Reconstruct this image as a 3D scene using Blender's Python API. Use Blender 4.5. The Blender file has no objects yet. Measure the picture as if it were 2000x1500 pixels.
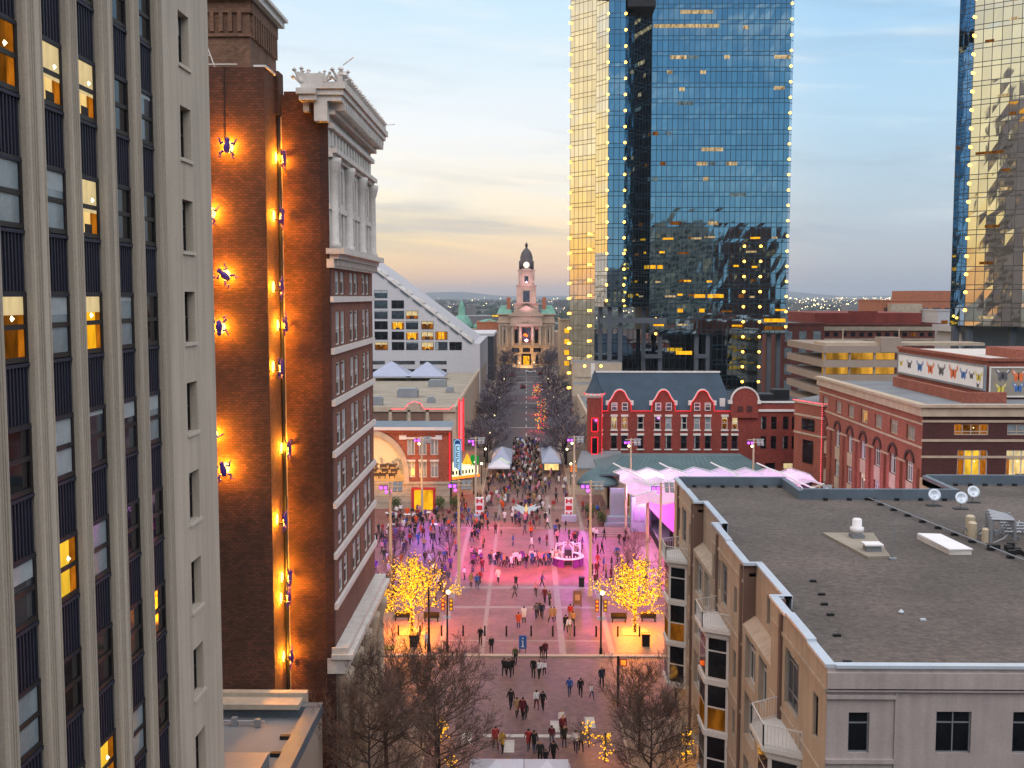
import bpy, bmesh, math, random
from mathutils import Vector, Matrix
random.seed(7)
S = bpy.context.scene
PI = math.pi
R = math.radians
# ------------------------------------------------------------ camera
cam = bpy.data.objects.new('camera', bpy.data.cameras.new('camera'))
S.collection.objects.link(cam)
S.camera = cam
cam.data.sensor_width = 36
cam.data.lens = 36 * 2100 / 2000
cam.data.clip_start = 0.5
cam.data.clip_end = 40000
cam.location = (0, 0, 33)
cam.rotation_euler = (PI/2 - math.atan(172/2100), 0, math.atan(28/2100))
# ------------------------------------------------------------ exposure, cycles
S.view_settings.view_transform = 'Standard'
S.view_settings.look = 'None'
S.view_settings.exposure = 0.0
S.view_settings.gamma = 1.0
S.cycles.use_denoising = True
S.cycles.max_bounces = 5
S.cycles.diffuse_bounces = 2
S.cycles.glossy_bounces = 3
S.cycles.transmission_bounces = 2
S.cycles.volume_bounces = 0
S.cycles.transparent_max_bounces = 6
S.cycles.sample_clamp_indirect = 4.0
S.cycles.caustics_reflective = False
S.cycles.caustics_refractive = False

def lin(h):
    if isinstance(h, str):
        h = h.lstrip('#'); c = [int(h[i:i+2], 16)/255 for i in (0, 2, 4)]
        return tuple(x/12.92 if x <= .04045 else ((x+.055)/1.055)**2.4 for x in c)
    return tuple(h)
# ------------------------------------------------------------ sky
W = bpy.data.worlds.new('World'); S.world = W; W.use_nodes = True
nt = W.node_tree; nt.nodes.clear(); L = nt.links
def N(nt, t, **k):
    n = nt.nodes.new(t)
    for a, b in k.items(): setattr(n, a, b)
    return n
def mth(nt, op, a, b=None, clamp=False):
    n = nt.nodes.new('ShaderNodeMath'); n.operation = op; n.use_clamp = clamp
    for i, x in enumerate((a, b)):
        if x is None: continue
        if isinstance(x, (int, float)): n.inputs[i].default_value = x
        else: nt.links.new(x, n.inputs[i])
    return n.outputs[0]
def ramp(nt, fac, stops, mode='LINEAR'):
    n = nt.nodes.new('ShaderNodeValToRGB'); e = n.color_ramp.elements; n.color_ramp.interpolation = mode
    while len(e) < len(stops): e.new(0.5)
    for i, (p, c) in enumerate(stops):
        e[i].position = p; e[i].color = (*lin(c), 1) if not isinstance(c, (int, float)) else (c, c, c, 1)
    nt.links.new(fac, n.inputs[0]); return n.outputs[0]
def mixc(nt, f, a, b, mode='MIX'):
    n = nt.nodes.new('ShaderNodeMix'); n.data_type = 'RGBA'; n.blend_type = mode
    for i, x in ((0, f), (6, a), (7, b)):
        if isinstance(x, (int, float)): n.inputs[i].default_value = x
        elif isinstance(x, tuple): n.inputs[i].default_value = (*x, 1)
        else: nt.links.new(x, n.inputs[i])
    return n.outputs[2]
def mapr(nt, v, a, b, c=0., d=1.):
    n = nt.nodes.new('ShaderNodeMapRange'); n.interpolation_type = 'SMOOTHSTEP'
    nt.links.new(v, n.inputs[0])
    for i, x in enumerate((a, b, c, d)): n.inputs[i+1].default_value = x
    return n.outputs[0]
tc = N(nt, 'ShaderNodeTexCoord'); sp = N(nt, 'ShaderNodeSeparateXYZ'); L.new(tc.outputs['Generated'], sp.inputs[0])
x, y, z = sp.outputs
hl = mth(nt, 'SQRT', mth(nt, 'ADD', mth(nt, 'ADD', mth(nt, 'MULTIPLY', x, x), mth(nt, 'MULTIPLY', y, y)), 1e-6))
hx = mth(nt, 'DIVIDE', x, hl); hy = mth(nt, 'DIVIDE', y, hl)
zc = mth(nt, 'MAXIMUM', z, 0.0)
cN = ramp(nt, zc, [(0, '#c3a9a2'), (.02, '#ecc8ae'), (.05, '#fde0b8'), (.085, '#fcefd8'), (.15, '#eef2f5'), (.25, '#cbe6f6'), (.5, '#86b4dc'), (1, '#5f92c8')])
cL = ramp(nt, zc, [(0, '#e2b68c'), (.05, '#ffe3ae'), (.10, '#fff6e4'), (.15, '#f2f4f6'), (.25, '#cfe6f6'), (.5, '#8dbae0'), (1, '#5f92c8')])
cE = ramp(nt, zc, [(0, '#9aa3b1'), (.03, '#b0b9c4'), (.08, '#b6c8d6'), (.16, '#b4d5ec'), (.27, '#a4d0f2'), (.5, '#70a6d8'), (1, '#5f92c8')])
cW = ramp(nt, zc, [(0, '#e8a050'), (.05, '#ffdb7c'), (.12, '#ffedb4'), (.25, '#f2ead2'), (.45, '#c2cfdc'), (1, '#5f92c8')])
cS = ramp(nt, zc, [(0, '#98b8c8'), (.06, '#8cb8ce'), (.15, '#76accf'), (.3, '#679cc6'), (1, '#4a80b8')])
north = mixc(nt, mapr(nt, hx, .02, .30), cN, cE)
north = mixc(nt, mapr(nt, hx, -.22, 0., 1, 0), north, cL)
north = mixc(nt, mapr(nt, hx, -.85, -.3, 1, 0), north, cW)
south = mixc(nt, mapr(nt, hx, -.9, -.35, 1, 0), cS, cW)
base = mixc(nt, mapr(nt, hy, -.1, .25), south, north)
cv = N(nt, 'ShaderNodeCombineXYZ'); L.new(mth(nt, 'MULTIPLY', hx, 2.2), cv.inputs[0]); L.new(mth(nt, 'MULTIPLY', hy, 1.2), cv.inputs[1]); L.new(mth(nt, 'ADD', mth(nt, 'MULTIPLY', z, 17.), mth(nt, 'MULTIPLY', hx, 1.3)), cv.inputs[2])
nz = N(nt, 'ShaderNodeTexNoise'); nz.inputs['Scale'].default_value = 1.6; nz.inputs['Detail'].default_value = 7; nz.inputs['Distortion'].default_value = .5
L.new(cv.outputs[0], nz.inputs['Vector'])
cl = mapr(nt, nz.outputs[0], .47, .68)
band = mth(nt, 'MULTIPLY', mapr(nt, z, .025, .06), mapr(nt, z, .075, .13, 1, .38))
base = mixc(nt, mth(nt, 'MULTIPLY', mth(nt, 'MULTIPLY', cl, band), .5), base, lin('#8ea2b8'))
wi = N(nt, 'ShaderNodeTexNoise'); wi.inputs['Scale'].default_value = 2.6; wi.inputs['Detail'].default_value = 6
mp = N(nt, 'ShaderNodeMapping'); mp.inputs['Location'].default_value = (5, 2, 9); L.new(cv.outputs[0], mp.inputs[0]); L.new(mp.outputs[0], wi.inputs['Vector'])
base = mixc(nt, mth(nt, 'MULTIPLY', mth(nt, 'MULTIPLY', mapr(nt, wi.outputs[0], .48, .7), mapr(nt, z, .03, .12)), .55), base, lin('#e6eef4'))
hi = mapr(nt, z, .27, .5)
up = mixc(nt, mapr(nt, y, .15, -.55, 1, 0) if 0 else mapr(nt, mth(nt, 'MULTIPLY', y, -1.), -.15, .55), (.95, .95, 1.02), (2.9, 2.75, 2.8))  # sky above the view brightened, most to the south, as added facade fill
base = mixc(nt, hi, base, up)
sky = N(nt, 'ShaderNodeTexSky'); sky.sky_type = 'NISHITA'; sky.sun_disc = False
sky.sun_elevation = R(2.5); sky.sun_rotation = R(-80)
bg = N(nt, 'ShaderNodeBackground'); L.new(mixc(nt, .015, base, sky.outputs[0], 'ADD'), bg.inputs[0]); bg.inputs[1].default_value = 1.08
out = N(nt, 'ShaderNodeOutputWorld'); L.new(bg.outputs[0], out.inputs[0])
def lamp(name, kind, loc, color, power, rot=None, target=None, **k):
    d = bpy.data.lights.new(name, kind); d.color = lin(color) if isinstance(color, str) else color; d.energy = power
    for a, b in k.items(): setattr(d, a, b)
    o = bpy.data.objects.new(name, d); S.collection.objects.link(o); o.location = loc
    if target is not None: o.rotation_euler = (Vector(target) - Vector(loc)).to_track_quat('-Z', 'Y').to_euler()
    elif rot: o.rotation_euler = rot
    return o
# low warm afterglow from the west
lamp('sun', 'SUN', (-60, 60, 90), '#ffc890', 0.5, target=(-60 + 10, 60 - 1.5, 90 - 2.6), angle=R(14))

# ------------------------------------------------------------ helpers
class MB:
    def __init__(s): s.v = []; s.f = []; s.m = []
    def quad(s, *p, m=0):
        n = len(s.v); s.v += [tuple(q) for q in p]; s.f.append(tuple(range(n, n+len(p)))); s.m.append(m); return s
    def box(s, x0, y0, z0, x1, y1, z1, m=0, mt=None):
        if x0 > x1: x0, x1 = x1, x0
        if y0 > y1: y0, y1 = y1, y0
        if z0 > z1: z0, z1 = z1, z0
        n = len(s.v)
        s.v += [(x0,y0,z0),(x1,y0,z0),(x1,y1,z0),(x0,y1,z0),(x0,y0,z1),(x1,y0,z1),(x1,y1,z1),(x0,y1,z1)]
        for f in ((3,2,1,0),(4,5,6,7),(0,1,5,4),(1,2,6,5),(2,3,7,6),(3,0,4,7)):
            s.f.append(tuple(n+i for i in f)); s.m.append(m)
        if mt is not None: s.m[-5] = mt
        return s
    def prism(s, pts, z0, z1, m=0, mt=None):
        a = sum(pts[i][0]*pts[(i+1) % len(pts)][1] - pts[(i+1) % len(pts)][0]*pts[i][1] for i in range(len(pts)))
        if a < 0: pts = pts[::-1]
        k = len(pts); n = len(s.v)
        s.v += [(p[0], p[1], z0) for p in pts] + [(p[0], p[1], z1) for p in pts]
        for i in range(k):
            j = (i+1) % k; s.f.append((n+i, n+j, n+k+j, n+k+i)); s.m.append(m)
        s.f.append(tuple(n+k+i for i in range(k))); s.m.append(m if mt is None else mt)
        s.f.append(tuple(n+k-1-i for i in range(k))); s.m.append(m)
        return s
    def extr(s, prof, axis, a0, a1, m=0):
        # profile in the plane normal to axis ('x': (y,z), 'y': (x,z))
        k = len(prof); n = len(s.v)
        f3 = (lambda a, p: (a, p[0], p[1])) if axis == 'x' else (lambda a, p: (p[0], a, p[1]))
        s.v += [f3(a0, p) for p in prof] + [f3(a1, p) for p in prof]
        for i in range(k):
            j = (i+1) % k; s.f.append((n+i, n+j, n+k+j, n+k+i)); s.m.append(m)
        s.f.append(tuple(n+i for i in range(k))[::-1]); s.m.append(m); s.f.append(tuple(n+k+i for i in range(k))); s.m.append(m)
        return s
    def tube(s, a, b, r0, r1=None, n=6, m=0, cap=True):
        r1 = r0 if r1 is None else r1
        a = Vector(a); b = Vector(b); d = b - a
        if d.length < 1e-6: return s
        d.normalize(); q = d.orthogonal().normalized(); w = d.cross(q); k = len(s.v)
        for c, r in ((a, r0), (b, r1)):
            for i in range(n):
                t = 2*PI*i/n; p = c + (q*math.cos(t) + w*math.sin(t))*r; s.v.append((p.x, p.y, p.z))
        for i in range(n):
            j = (i+1) % n; s.f.append((k+i, k+j, k+n+j, k+n+i)); s.m.append(m)
        if cap:
            s.f.append(tuple(k+i for i in range(n))[::-1]); s.m.append(m); s.f.append(tuple(k+n+i for i in range(n))); s.m.append(m)
        return s
    def lathe(s, c, prof, n=16, m=0, sq=False):
        k = len(s.v); c = Vector(c); P = len(prof)
        for r, h in prof:
            for i in range(n):
                t = 2*PI*(i + (.5 if sq else 0))/n; s.v.append((c.x + r*math.cos(t), c.y + r*math.sin(t), c.z + h))
        for a in range(P-1):
            for i in range(n):
                j = (i+1) % n; s.f.append((k+a*n+i, k+a*n+j, k+(a+1)*n+j, k+(a+1)*n+i)); s.m.append(m)
        s.f.append(tuple(k+(P-1)*n+i for i in range(n))); s.m.append(m)
        s.f.append(tuple(k+i for i in range(n))[::-1]); s.m.append(m)
        return s
    def octa(s, c, r, m=0):
        k = len(s.v); x, y, z = c
        s.v += [(x+r,y,z),(x,y+r,z),(x-r,y,z),(x,y-r,z),(x,y,z+r),(x,y,z-r)]
        for i in range(4):
            j = (i+1) % 4; s.f += [(k+i, k+j, k+4), (k+j, k+i, k+5)]; s.m += [m, m]
        return s
    def ball(s, c, r, m=0, n=8, sz=1.):
        pr = [(r*math.sin(PI*i/6), -r*sz*math.cos(PI*i/6)) for i in range(7)]
        pr[0] = (r*.02, -r*sz); pr[-1] = (r*.02, r*sz)
        return s.lathe(c, pr, n, m)
    def wall(s, F, u0, u1, z0, z1, holes, depth=.25, m=0, mr=None):
        us = sorted({u0, u1, *[h[0] for h in holes], *[h[1] for h in holes]}); zs = sorted({z0, z1, *[h[2] for h in holes], *[h[3] for h in holes]})
        us = [u for u in us if u0 <= u <= u1]; zs = [q for q in zs if z0 <= q <= z1]
        for zi in range(len(zs)-1):
            run = None
            zc_ = (zs[zi]+zs[zi+1])/2
            for ui in range(len(us)-1):
                uc = (us[ui]+us[ui+1])/2
                hole = any(h[0] < uc < h[1] and h[2] < zc_ < h[3] for h in holes)
                if not hole:
                    if run is None: run = us[ui]
                if (hole or ui == len(us)-2) and run is not None:
                    e = us[ui] if hole else us[ui+1]
                    s.quad(F(run, zs[zi], 0), F(e, zs[zi], 0), F(e, zs[zi+1], 0), F(run, zs[zi+1], 0), m=m); run = None
        mr = m if mr is None else mr
        for a, b, c, d in holes:
            s.quad(F(a, c, 0), F(a, d, 0), F(a, d, -depth), F(a, c, -depth), m=mr)
            s.quad(F(b, c, 0), F(b, c, -depth), F(b, d, -depth), F(b, d, 0), m=mr)
            s.quad(F(a, c, 0), F(a, c, -depth), F(b, c, -depth), F(b, c, 0), m=mr)
            s.quad(F(a, d, 0), F(b, d, 0), F(b, d, -depth), F(a, d, -depth), m=mr)
        return s
    def fbox(s, F, u0, u1, z0, z1, n0, n1, m=0):
        P = [F(u, q, n) for q in (z0, z1) for u, n in ((u0, n0), (u1, n0), (u1, n1), (u0, n1))]
        k = len(s.v); s.v += [tuple(p) for p in P]
        for f in ((3,2,1,0),(4,5,6,7),(0,1,5,4),(1,2,6,5),(2,3,7,6),(3,0,4,7)):
            s.f.append(tuple(k+i for i in f)); s.m.append(m)
        return s
    def mesh(s, name, mats, off=(0, 0, 0), smooth=False):
        me = bpy.data.meshes.new(name); o = off
        me.from_pydata([(a-o[0], b-o[1], c-o[2]) for a, b, c in s.v], [], s.f)
        for q in (mats if isinstance(mats, (list, tuple)) else [mats]): me.materials.append(MT(q))
        me.polygons.foreach_set('material_index', s.m)
        if smooth: me.polygons.foreach_set('use_smooth', [True]*len(s.f))
        uv = me.uv_layers.new(name='UVMap').data
        me.update()
        for p in me.polygons:
            nx, ny, nz_ = (abs(q) for q in p.normal)
            for li in p.loop_indices:
                a, b, c = s.v[me.loops[li].vertex_index]
                uv[li].uv = (a, b) if nz_ > .75 else ((b, c) if nx > ny else (a, c))
        return me
    def build(s, name, mats, parent=None, smooth=False):
        off = (0, 0, 0)
        if parent is not None:
            q = parent; t = Vector((0, 0, 0))
            while q: t += q.location; q = q.parent
            off = t
        o = bpy.data.objects.new(name, s.mesh(name, mats, off, smooth)); S.collection.objects.link(o); o.parent = parent
        return o
def FR(O, face):
    O = Vector(O)
    U, Nn = {'S': ((1, 0), (0, -1)), 'E': ((0, 1), (1, 0)), 'W': ((0, 1), (-1, 0)), 'N': ((1, 0), (0, 1))}[face]
    return lambda u, z, n=0: (O.x + U[0]*u + Nn[0]*n, O.y + U[1]*u + Nn[1]*n, O.z + z)
ROT = {'S': 0, 'E': PI/2, 'W': -PI/2, 'N': PI}
def tag(o, label=None, cat=None, group=None, kind=None):
    if label: o['label'] = label
    if cat: o['category'] = cat
    if group: o['group'] = group
    if kind: o['kind'] = kind
    return o
def thing(name, loc, label, cat, group=None, rz=0):
    o = bpy.data.objects.new(name, None); S.collection.objects.link(o); o.location = loc; o.rotation_euler.z = rz
    o.empty_display_size = .5
    return tag(o, label, cat, group)
def inst(name, me, loc, parent=None, rz=0, sc=None):
    o = bpy.data.objects.new(name, me); S.collection.objects.link(o); o.parent = parent; o.location = loc; o.rotation_euler.z = rz
    if sc: o.scale = sc if isinstance(sc, tuple) else (sc, sc, sc)
    return o
def dup(o, loc, rz=0, sc=None, label=None, parent=None):
    c = o.copy(); S.collection.objects.link(c); c.parent = parent
    if parent is None: c.location = loc; c.rotation_euler.z = rz
    if sc: c.scale = sc if isinstance(sc, tuple) else (sc, sc, sc)
    if label: c['label'] = label
    for ch in o.children:
        if ch.type == 'LIGHT': q = ch.copy(); S.collection.objects.link(q); q.parent = c
        else: dup(ch, None, label=None, parent=c)
    return c
# ------------------------------------------------------------ materials
MATS = {}; SPEC = {}
def MT(n):
    if not isinstance(n, str): return n
    if n not in MATS: MATS[n] = SPEC[n](n)
    return MATS[n]
def newmat(n):
    m = bpy.data.materials.new(n); m.use_nodes = True; t = m.node_tree; t.nodes.clear()
    b = t.nodes.new('ShaderNodeBsdfPrincipled'); o = t.nodes.new('ShaderNodeOutputMaterial'); t.links.new(b.outputs[0], o.inputs[0])
    return m, t, b
def noise(t, scale, detail=4, vec=None, stretch=None, rough=.55):
    n = t.nodes.new('ShaderNodeTexNoise'); n.inputs['Scale'].default_value = scale; n.inputs['Detail'].default_value = detail; n.inputs['Roughness'].default_value = rough
    c = t.nodes.new('ShaderNodeTexCoord'); v = c.outputs['Object'] if vec is None else vec
    if stretch:
        mp = t.nodes.new('ShaderNodeMapping'); mp.inputs['Scale'].default_value = stretch; t.links.new(v, mp.inputs[0]); v = mp.outputs[0]
    t.links.new(v, n.inputs['Vector']); return n.outputs[0]
def bump(t, b, h, strength=.3, dist=.02):
    n = t.nodes.new('ShaderNodeBump'); n.inputs['Strength'].default_value = strength; n.inputs['Distance'].default_value = dist
    t.links.new(h, n.inputs['Height']); t.links.new(n.outputs[0], b.inputs['Normal'])
def plain(col, rough=.7, var=.12, scale=.6, metal=0., spec=.4, bmp=0., fine=14., streak=0.):
    def f(n):
        m, t, b = newmat(n); c = lin(col)
        k = noise(t, scale, 5); k2 = noise(t, fine, 3)
        lo = tuple(x*(1-var*1.4) for x in c); hi = tuple(min(1, x*(1+var)) for x in c)
        a = ramp(t, k, [(.3, lo), (.7, hi)])
        a = mixc(t, .5, a, ramp(t, k2, [(.3, tuple(x*.8 for x in (1,1,1))), (.7, (1.1, 1.1, 1.1))]), 'MULTIPLY') if var > 0 else a
        if streak:
            s = noise(t, 1., 4, stretch=(2.2, 2.2, .12))
            a = mixc(t, 1., a, ramp(t, s, [(.35, tuple([1-streak]*3)), (.6, (1, 1, 1))]), 'MULTIPLY')
        t.links.new(a, b.inputs['Base Color']); b.inputs['Roughness'].default_value = rough; b.inputs['Metallic'].default_value = metal
        b.inputs['Specular IOR Level'].default_value = spec
        if bmp: bump(t, b, k2, bmp)
        return m
    return f
def brick(c1, c2, mortar, w=.3, h=.11, ms=.014, var=.35, rough=.9, bmp=.5):
    def f(n):
        m, t, b = newmat(n)
        uv = t.nodes.new('ShaderNodeUVMap'); bt = t.nodes.new('ShaderNodeTexBrick')
        t.links.new(uv.outputs[0], bt.inputs['Vector'])
        for i, q in (('Color1', c1), ('Color2', c2), ('Mortar', mortar)): bt.inputs[i].default_value = (*lin(q), 1)
        bt.inputs['Scale'].default_value = 1; bt.inputs['Brick Width'].default_value = w; bt.inputs['Row Height'].default_value = h
        bt.inputs['Mortar Size'].default_value = ms; bt.inputs['Mortar Smooth'].default_value = .3; bt.inputs['Bias'].default_value = -.1
        k = noise(t, .35, 6, stretch=(1, 1, .5)); k2 = noise(t, 3.2, 4)
        a = mixc(t, 1., bt.outputs[0], ramp(t, k, [(.3, tuple([1-var]*3)), (.7, tuple([1+var*.7]*3))]), 'MULTIPLY')
        a = mixc(t, .7, a, ramp(t, k2, [(.3, (.7, .7, .7)), (.7, (1.2, 1.2, 1.2))]), 'MULTIPLY')
        t.links.new(a, b.inputs['Base Color']); b.inputs['Roughness'].default_value = rough
        if bmp: bump(t, b, mth(t, 'SUBTRACT', 1., bt.outputs[1]), bmp, .02)
        return m
    return f
def glow(col, strength, var=0., scale=3.):
    def f(n):
        m, t, b = newmat(n); t.nodes.remove(b); e = t.nodes.new('ShaderNodeEmission'); e.inputs[0].default_value = (*lin(col), 1); e.inputs[1].default_value = strength
        if var:
            k = noise(t, scale, 3, stretch=(1, 1, .35))
            t.links.new(mixc(t, 1., lin(col), ramp(t, k, [(.35, tuple([1-var]*3)), (.65, (1.15, 1.15, 1.15))]), 'MULTIPLY'), e.inputs[0])
        t.links.new(e.outputs[0], t.nodes['Material Output'].inputs[0]); return m
    return f
def glass(col, rough=.06, spec=.9, var=.6, metal=0.):
    def f(n):
        m, t, b = newmat(n); k = noise(t, .45, 2)
        c = lin(col); t.links.new(ramp(t, k, [(.35, tuple(x*(1-var) for x in c)), (.65, tuple(x*(1+var) for x in c))]), b.inputs['Base Color'])
        b.inputs['Roughness'].default_value = rough; b.inputs['Specular IOR Level'].default_value = spec; b.inputs['Metallic'].default_value = metal
        b.inputs['IOR'].default_value = 1.55
        return m
    return f
def curtain(w, hf, hs, tint, frame, metal=1., lw=.15, wob=.0016, mw=.9):
    # curtain wall: uv grid of dark mullions over mirror glass; two rows per storey (tall pane, short pane)
    def f(n):
        m, t, b = newmat(n); uv = t.nodes.new('ShaderNodeUVMap'); s = t.nodes.new('ShaderNodeSeparateXYZ'); t.links.new(uv.outputs[0], s.inputs[0])
        fx = mth(t, 'FRACT', mth(t, 'DIVIDE', s.outputs[0], w)); zf = mth(t, 'MULTIPLY', mth(t, 'FRACT', mth(t, 'DIVIDE', s.outputs[1], hf)), hf)
        lx = mth(t, 'LESS_THAN', mth(t, 'MULTIPLY', fx, w), lw)
        l1 = mth(t, 'LESS_THAN', zf, lw*1.2); l2 = mth(t, 'LESS_THAN', mth(t, 'ABSOLUTE', mth(t, 'SUBTRACT', zf, hs)), lw*.6)
        line = mth(t, 'MULTIPLY', mth(t, 'MAXIMUM', lx, mth(t, 'MAXIMUM', l1, l2)), mw)
        cx = mth(t, 'FLOOR', mth(t, 'DIVIDE', s.outputs[0], w)); cz = mth(t, 'ADD', mth(t, 'MULTIPLY', mth(t, 'FLOOR', mth(t, 'DIVIDE', s.outputs[1], hf)), 2), mth(t, 'GREATER_THAN', zf, hs))
        cb = t.nodes.new('ShaderNodeCombineXYZ'); t.links.new(cx, cb.inputs[0]); t.links.new(cz, cb.inputs[1])
        wn = t.nodes.new('ShaderNodeTexWhiteNoise'); t.links.new(cb.outputs[0], wn.inputs[0])
        tn = lin(tint); pane = mixc(t, 1., tn, ramp(t, wn.outputs[0], [(0, (.86, .86, .88)), (.8, (1, 1, 1)), (1, (1.08, 1.07, 1.05))]), 'MULTIPLY')
        t.links.new(mixc(t, line, pane, lin(frame)), b.inputs['Base Color'])
        b.inputs['Metallic'].default_value = metal
        t.links.new(mixc(t, line, (.03, .03, .03), (.5, .5, .5)), b.inputs['Roughness'])
        k = noise(t, .5, 2, stretch=(1, 1, .45)); bump(t, b, k, .16, .03)
        return m
    return f
def gravel_mat(n):
    m, t, b = newmat(n)
    a = ramp(t, noise(t, .09, 6, rough=.65), [(.36, '#443f3b'), (.5, '#514b47'), (.64, '#5c544f')])
    g = ramp(t, noise(t, 2.4, 6, rough=.75), [(.34, (.65, .65, .65)), (.5, (1, 1, 1)), (.66, (1.35, 1.34, 1.32))])
    a = mixc(t, 1., a, g, 'MULTIPLY')
    vo = t.nodes.new('ShaderNodeTexVoronoi'); vo.inputs['Scale'].default_value = 5.; c = t.nodes.new('ShaderNodeTexCoord'); t.links.new(c.outputs['Object'], vo.inputs['Vector'])
    a = mixc(t, .35, a, ramp(t, vo.outputs[1], [(0, (.55, .55, .55)), (1, (1.5, 1.5, 1.5))]), 'MULTIPLY')
    t.links.new(a, b.inputs['Base Color']); b.inputs['Roughness'].default_value = .95; bump(t, b, vo.outputs[0], .6, .04); return m
def canopy_mat(n):
    m, t, b = newmat(n); b.inputs['Base Color'].default_value = (.62, .6, .68, 1); tr = t.nodes.new('ShaderNodeBsdfTranslucent'); tr.inputs[0].default_value = (.8, .76, .84, 1); mx = t.nodes.new('ShaderNodeMixShader'); mx.inputs[0].default_value = .45
    t.links.new(b.outputs[0], mx.inputs[1]); t.links.new(tr.outputs[0], mx.inputs[2]); t.links.new(mx.outputs[0], t.nodes['Material Output'].inputs[0]); return m
SPEC.update(
 concrete=plain('#b2a99a', .9, .06, .25, bmp=.15, streak=.18), concrete_trim=plain('#a29a8c', .85, .05, streak=.12),
 sill=plain('#b8b0a4', .8, .05), navy=plain('#262838', .6, .15, metal=.2), darkframe=plain('#1d1818', .5, .1), slate_frame=plain('#30323c', .5, .1),
 glass_dark=glass('#14171c', .05, .28), glass_blue=glass('#2c3640', .08), glass_blind=plain('#9aa4a8', .35, .15, 2.), glass_pale=plain('#7d8b92', .2, .25, .8, spec=.8),
 lit_curtain=glow('#c8741a', .75, .5, 4.), lit_blind=glow('#f4d9a0', .8, .25, 2.), lit_lamp=glow('#fff4c8', 3.), room_dark=plain('#2a2420', .8, .3, 2.),
 lit_amber=glow('#ffb420', 1.35, .45, 1.2), lit_warm=glow('#ffd88a', 1.2, .4, 1.0), lit_dim=glow('#a8641c', .55, .7, 1.3), lit_yellow=glow('#ffc93a', 1.2, .5, 1.),
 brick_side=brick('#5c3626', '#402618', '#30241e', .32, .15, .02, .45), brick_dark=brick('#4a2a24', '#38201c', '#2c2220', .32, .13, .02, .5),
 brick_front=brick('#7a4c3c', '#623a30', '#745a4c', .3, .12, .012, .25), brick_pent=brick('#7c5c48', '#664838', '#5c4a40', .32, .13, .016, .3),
 brick_red=brick('#8c3c30', '#74302a', '#62302a', .35, .14, .012, .2), brick_right=brick('#8e4e3e', '#7a4234', '#84584a', .35, .14, .012, .18),
 brick_wine=brick('#4c2624', '#3f2020', '#38201e', .35, .14, .012, .2), brick_mural=brick('#9a5238', '#84452e', '#7c5040', .35, .14, .012, .15),
 brick_far=brick('#78433c', '#663a34', '#66443c', .6, .25, .02, .2),
 terracotta=plain('#c0bcb6', .6, .12, 1.2, bmp=.3, fine=6.), stone=plain('#a89a88', .8, .12, .8), pinkstone=plain('#ac9482', .8, .15, .25, fine=2.), tanstone=plain('#a08a70', .8, .12, .5, fine=3.),
 white_trim=plain('#c9c6c2', .6, .06), cap_metal=plain('#b9c4cf', .35, .06, metal=.25), blue_metal=plain('#5c6a76', .45, .15, metal=.2),
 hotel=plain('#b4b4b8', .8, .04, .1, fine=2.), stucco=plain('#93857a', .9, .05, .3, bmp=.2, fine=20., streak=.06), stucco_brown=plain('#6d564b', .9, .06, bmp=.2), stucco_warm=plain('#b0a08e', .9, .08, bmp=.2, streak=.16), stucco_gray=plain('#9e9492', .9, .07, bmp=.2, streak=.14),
 gravel=gravel_mat, membrane=plain('#6f7479', .8, .15, .2), membrane_tan=plain('#8c8578', .85, .15, .3), roof_slate=plain('#213646', .6, .18, .5, fine=3.), green_roof=plain('#4c6266', .55, .1, .3, metal=.3), copper=plain('#5f8f80', .6, .2, .4), dome_dark=plain('#4a4448', .55, .2, .6),
 white=plain('#d8d8da', .6, .04), grey_metal=plain('#8d9298', .45, .1, metal=.5), dark_metal=plain('#202226', .5, .15, metal=.4), black=plain('#141416', .6, .1), lilac=plain('#9a8ab8', .7, .1), orange_paint=plain('#9c6248', .7, .1),
 pole=plain('#b4a890', .5, .05, metal=.2), bark=plain('#3a2c28', .9, .25, 2.), bark_dark=plain('#30262a', .9, .25, 2.), twig=plain('#5c4a42', .9, .3, .5), twig_grey=plain('#5c5660', .9, .3, .5), leaf=plain('#4a5a2c', .8, .35, 1.),
 column_grey=plain('#565c64', .5, .1, metal=.3), purple=plain('#4a2a86', .5, .1), purple_cloth=plain('#6c2a86', .8, .1), red_cloth=plain('#b42a30', .7, .1), red_glow=glow('#ff2838', 1.7), pink_glow=glow('#ff5a68', 2.2), blue_glow=glow('#4a78ff', 1.8), mag_glow=glow('#d05aff', 3.), cyan_glow=glow('#b8e4ff', .95), green_glow=glow('#20a040', .8),
 bulb=glow('#ffb040', 11.), bulb_tree=glow('#ffb422', 2.3), bulb_hot=glow('#fff0b0', 7.), bulb_gold=glow('#ffd048', 4.), star_white=glow('#f4f4ff', .6), orange_glow=glow('#ff6a20', 3.), city_light=glow('#ffe6b0', 6.), halo=glow('#ffd060', 6.), clock=glow('#fff0c8', 2.2), marquee=glow('#fff2c0', 1.6), tent_lit=glow('#dfe8d8', .9), blue_sign=plain('#2c5a9c', .6, .05),
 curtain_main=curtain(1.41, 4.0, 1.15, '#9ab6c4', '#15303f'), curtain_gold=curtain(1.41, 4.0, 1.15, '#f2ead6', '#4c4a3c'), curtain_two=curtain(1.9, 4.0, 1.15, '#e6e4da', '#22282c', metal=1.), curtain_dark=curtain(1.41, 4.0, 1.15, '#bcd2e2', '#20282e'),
 tent=plain('#949cb0', .8, .05, .5), tent_white=plain('#c2c2cc', .8, .04, .5), canopy=canopy_mat, hair=plain('#1c1512', .8, .2), skin=plain('#a8785c', .6, .05), shoe=plain('#1a1a1c', .6, .1),
)
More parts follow.
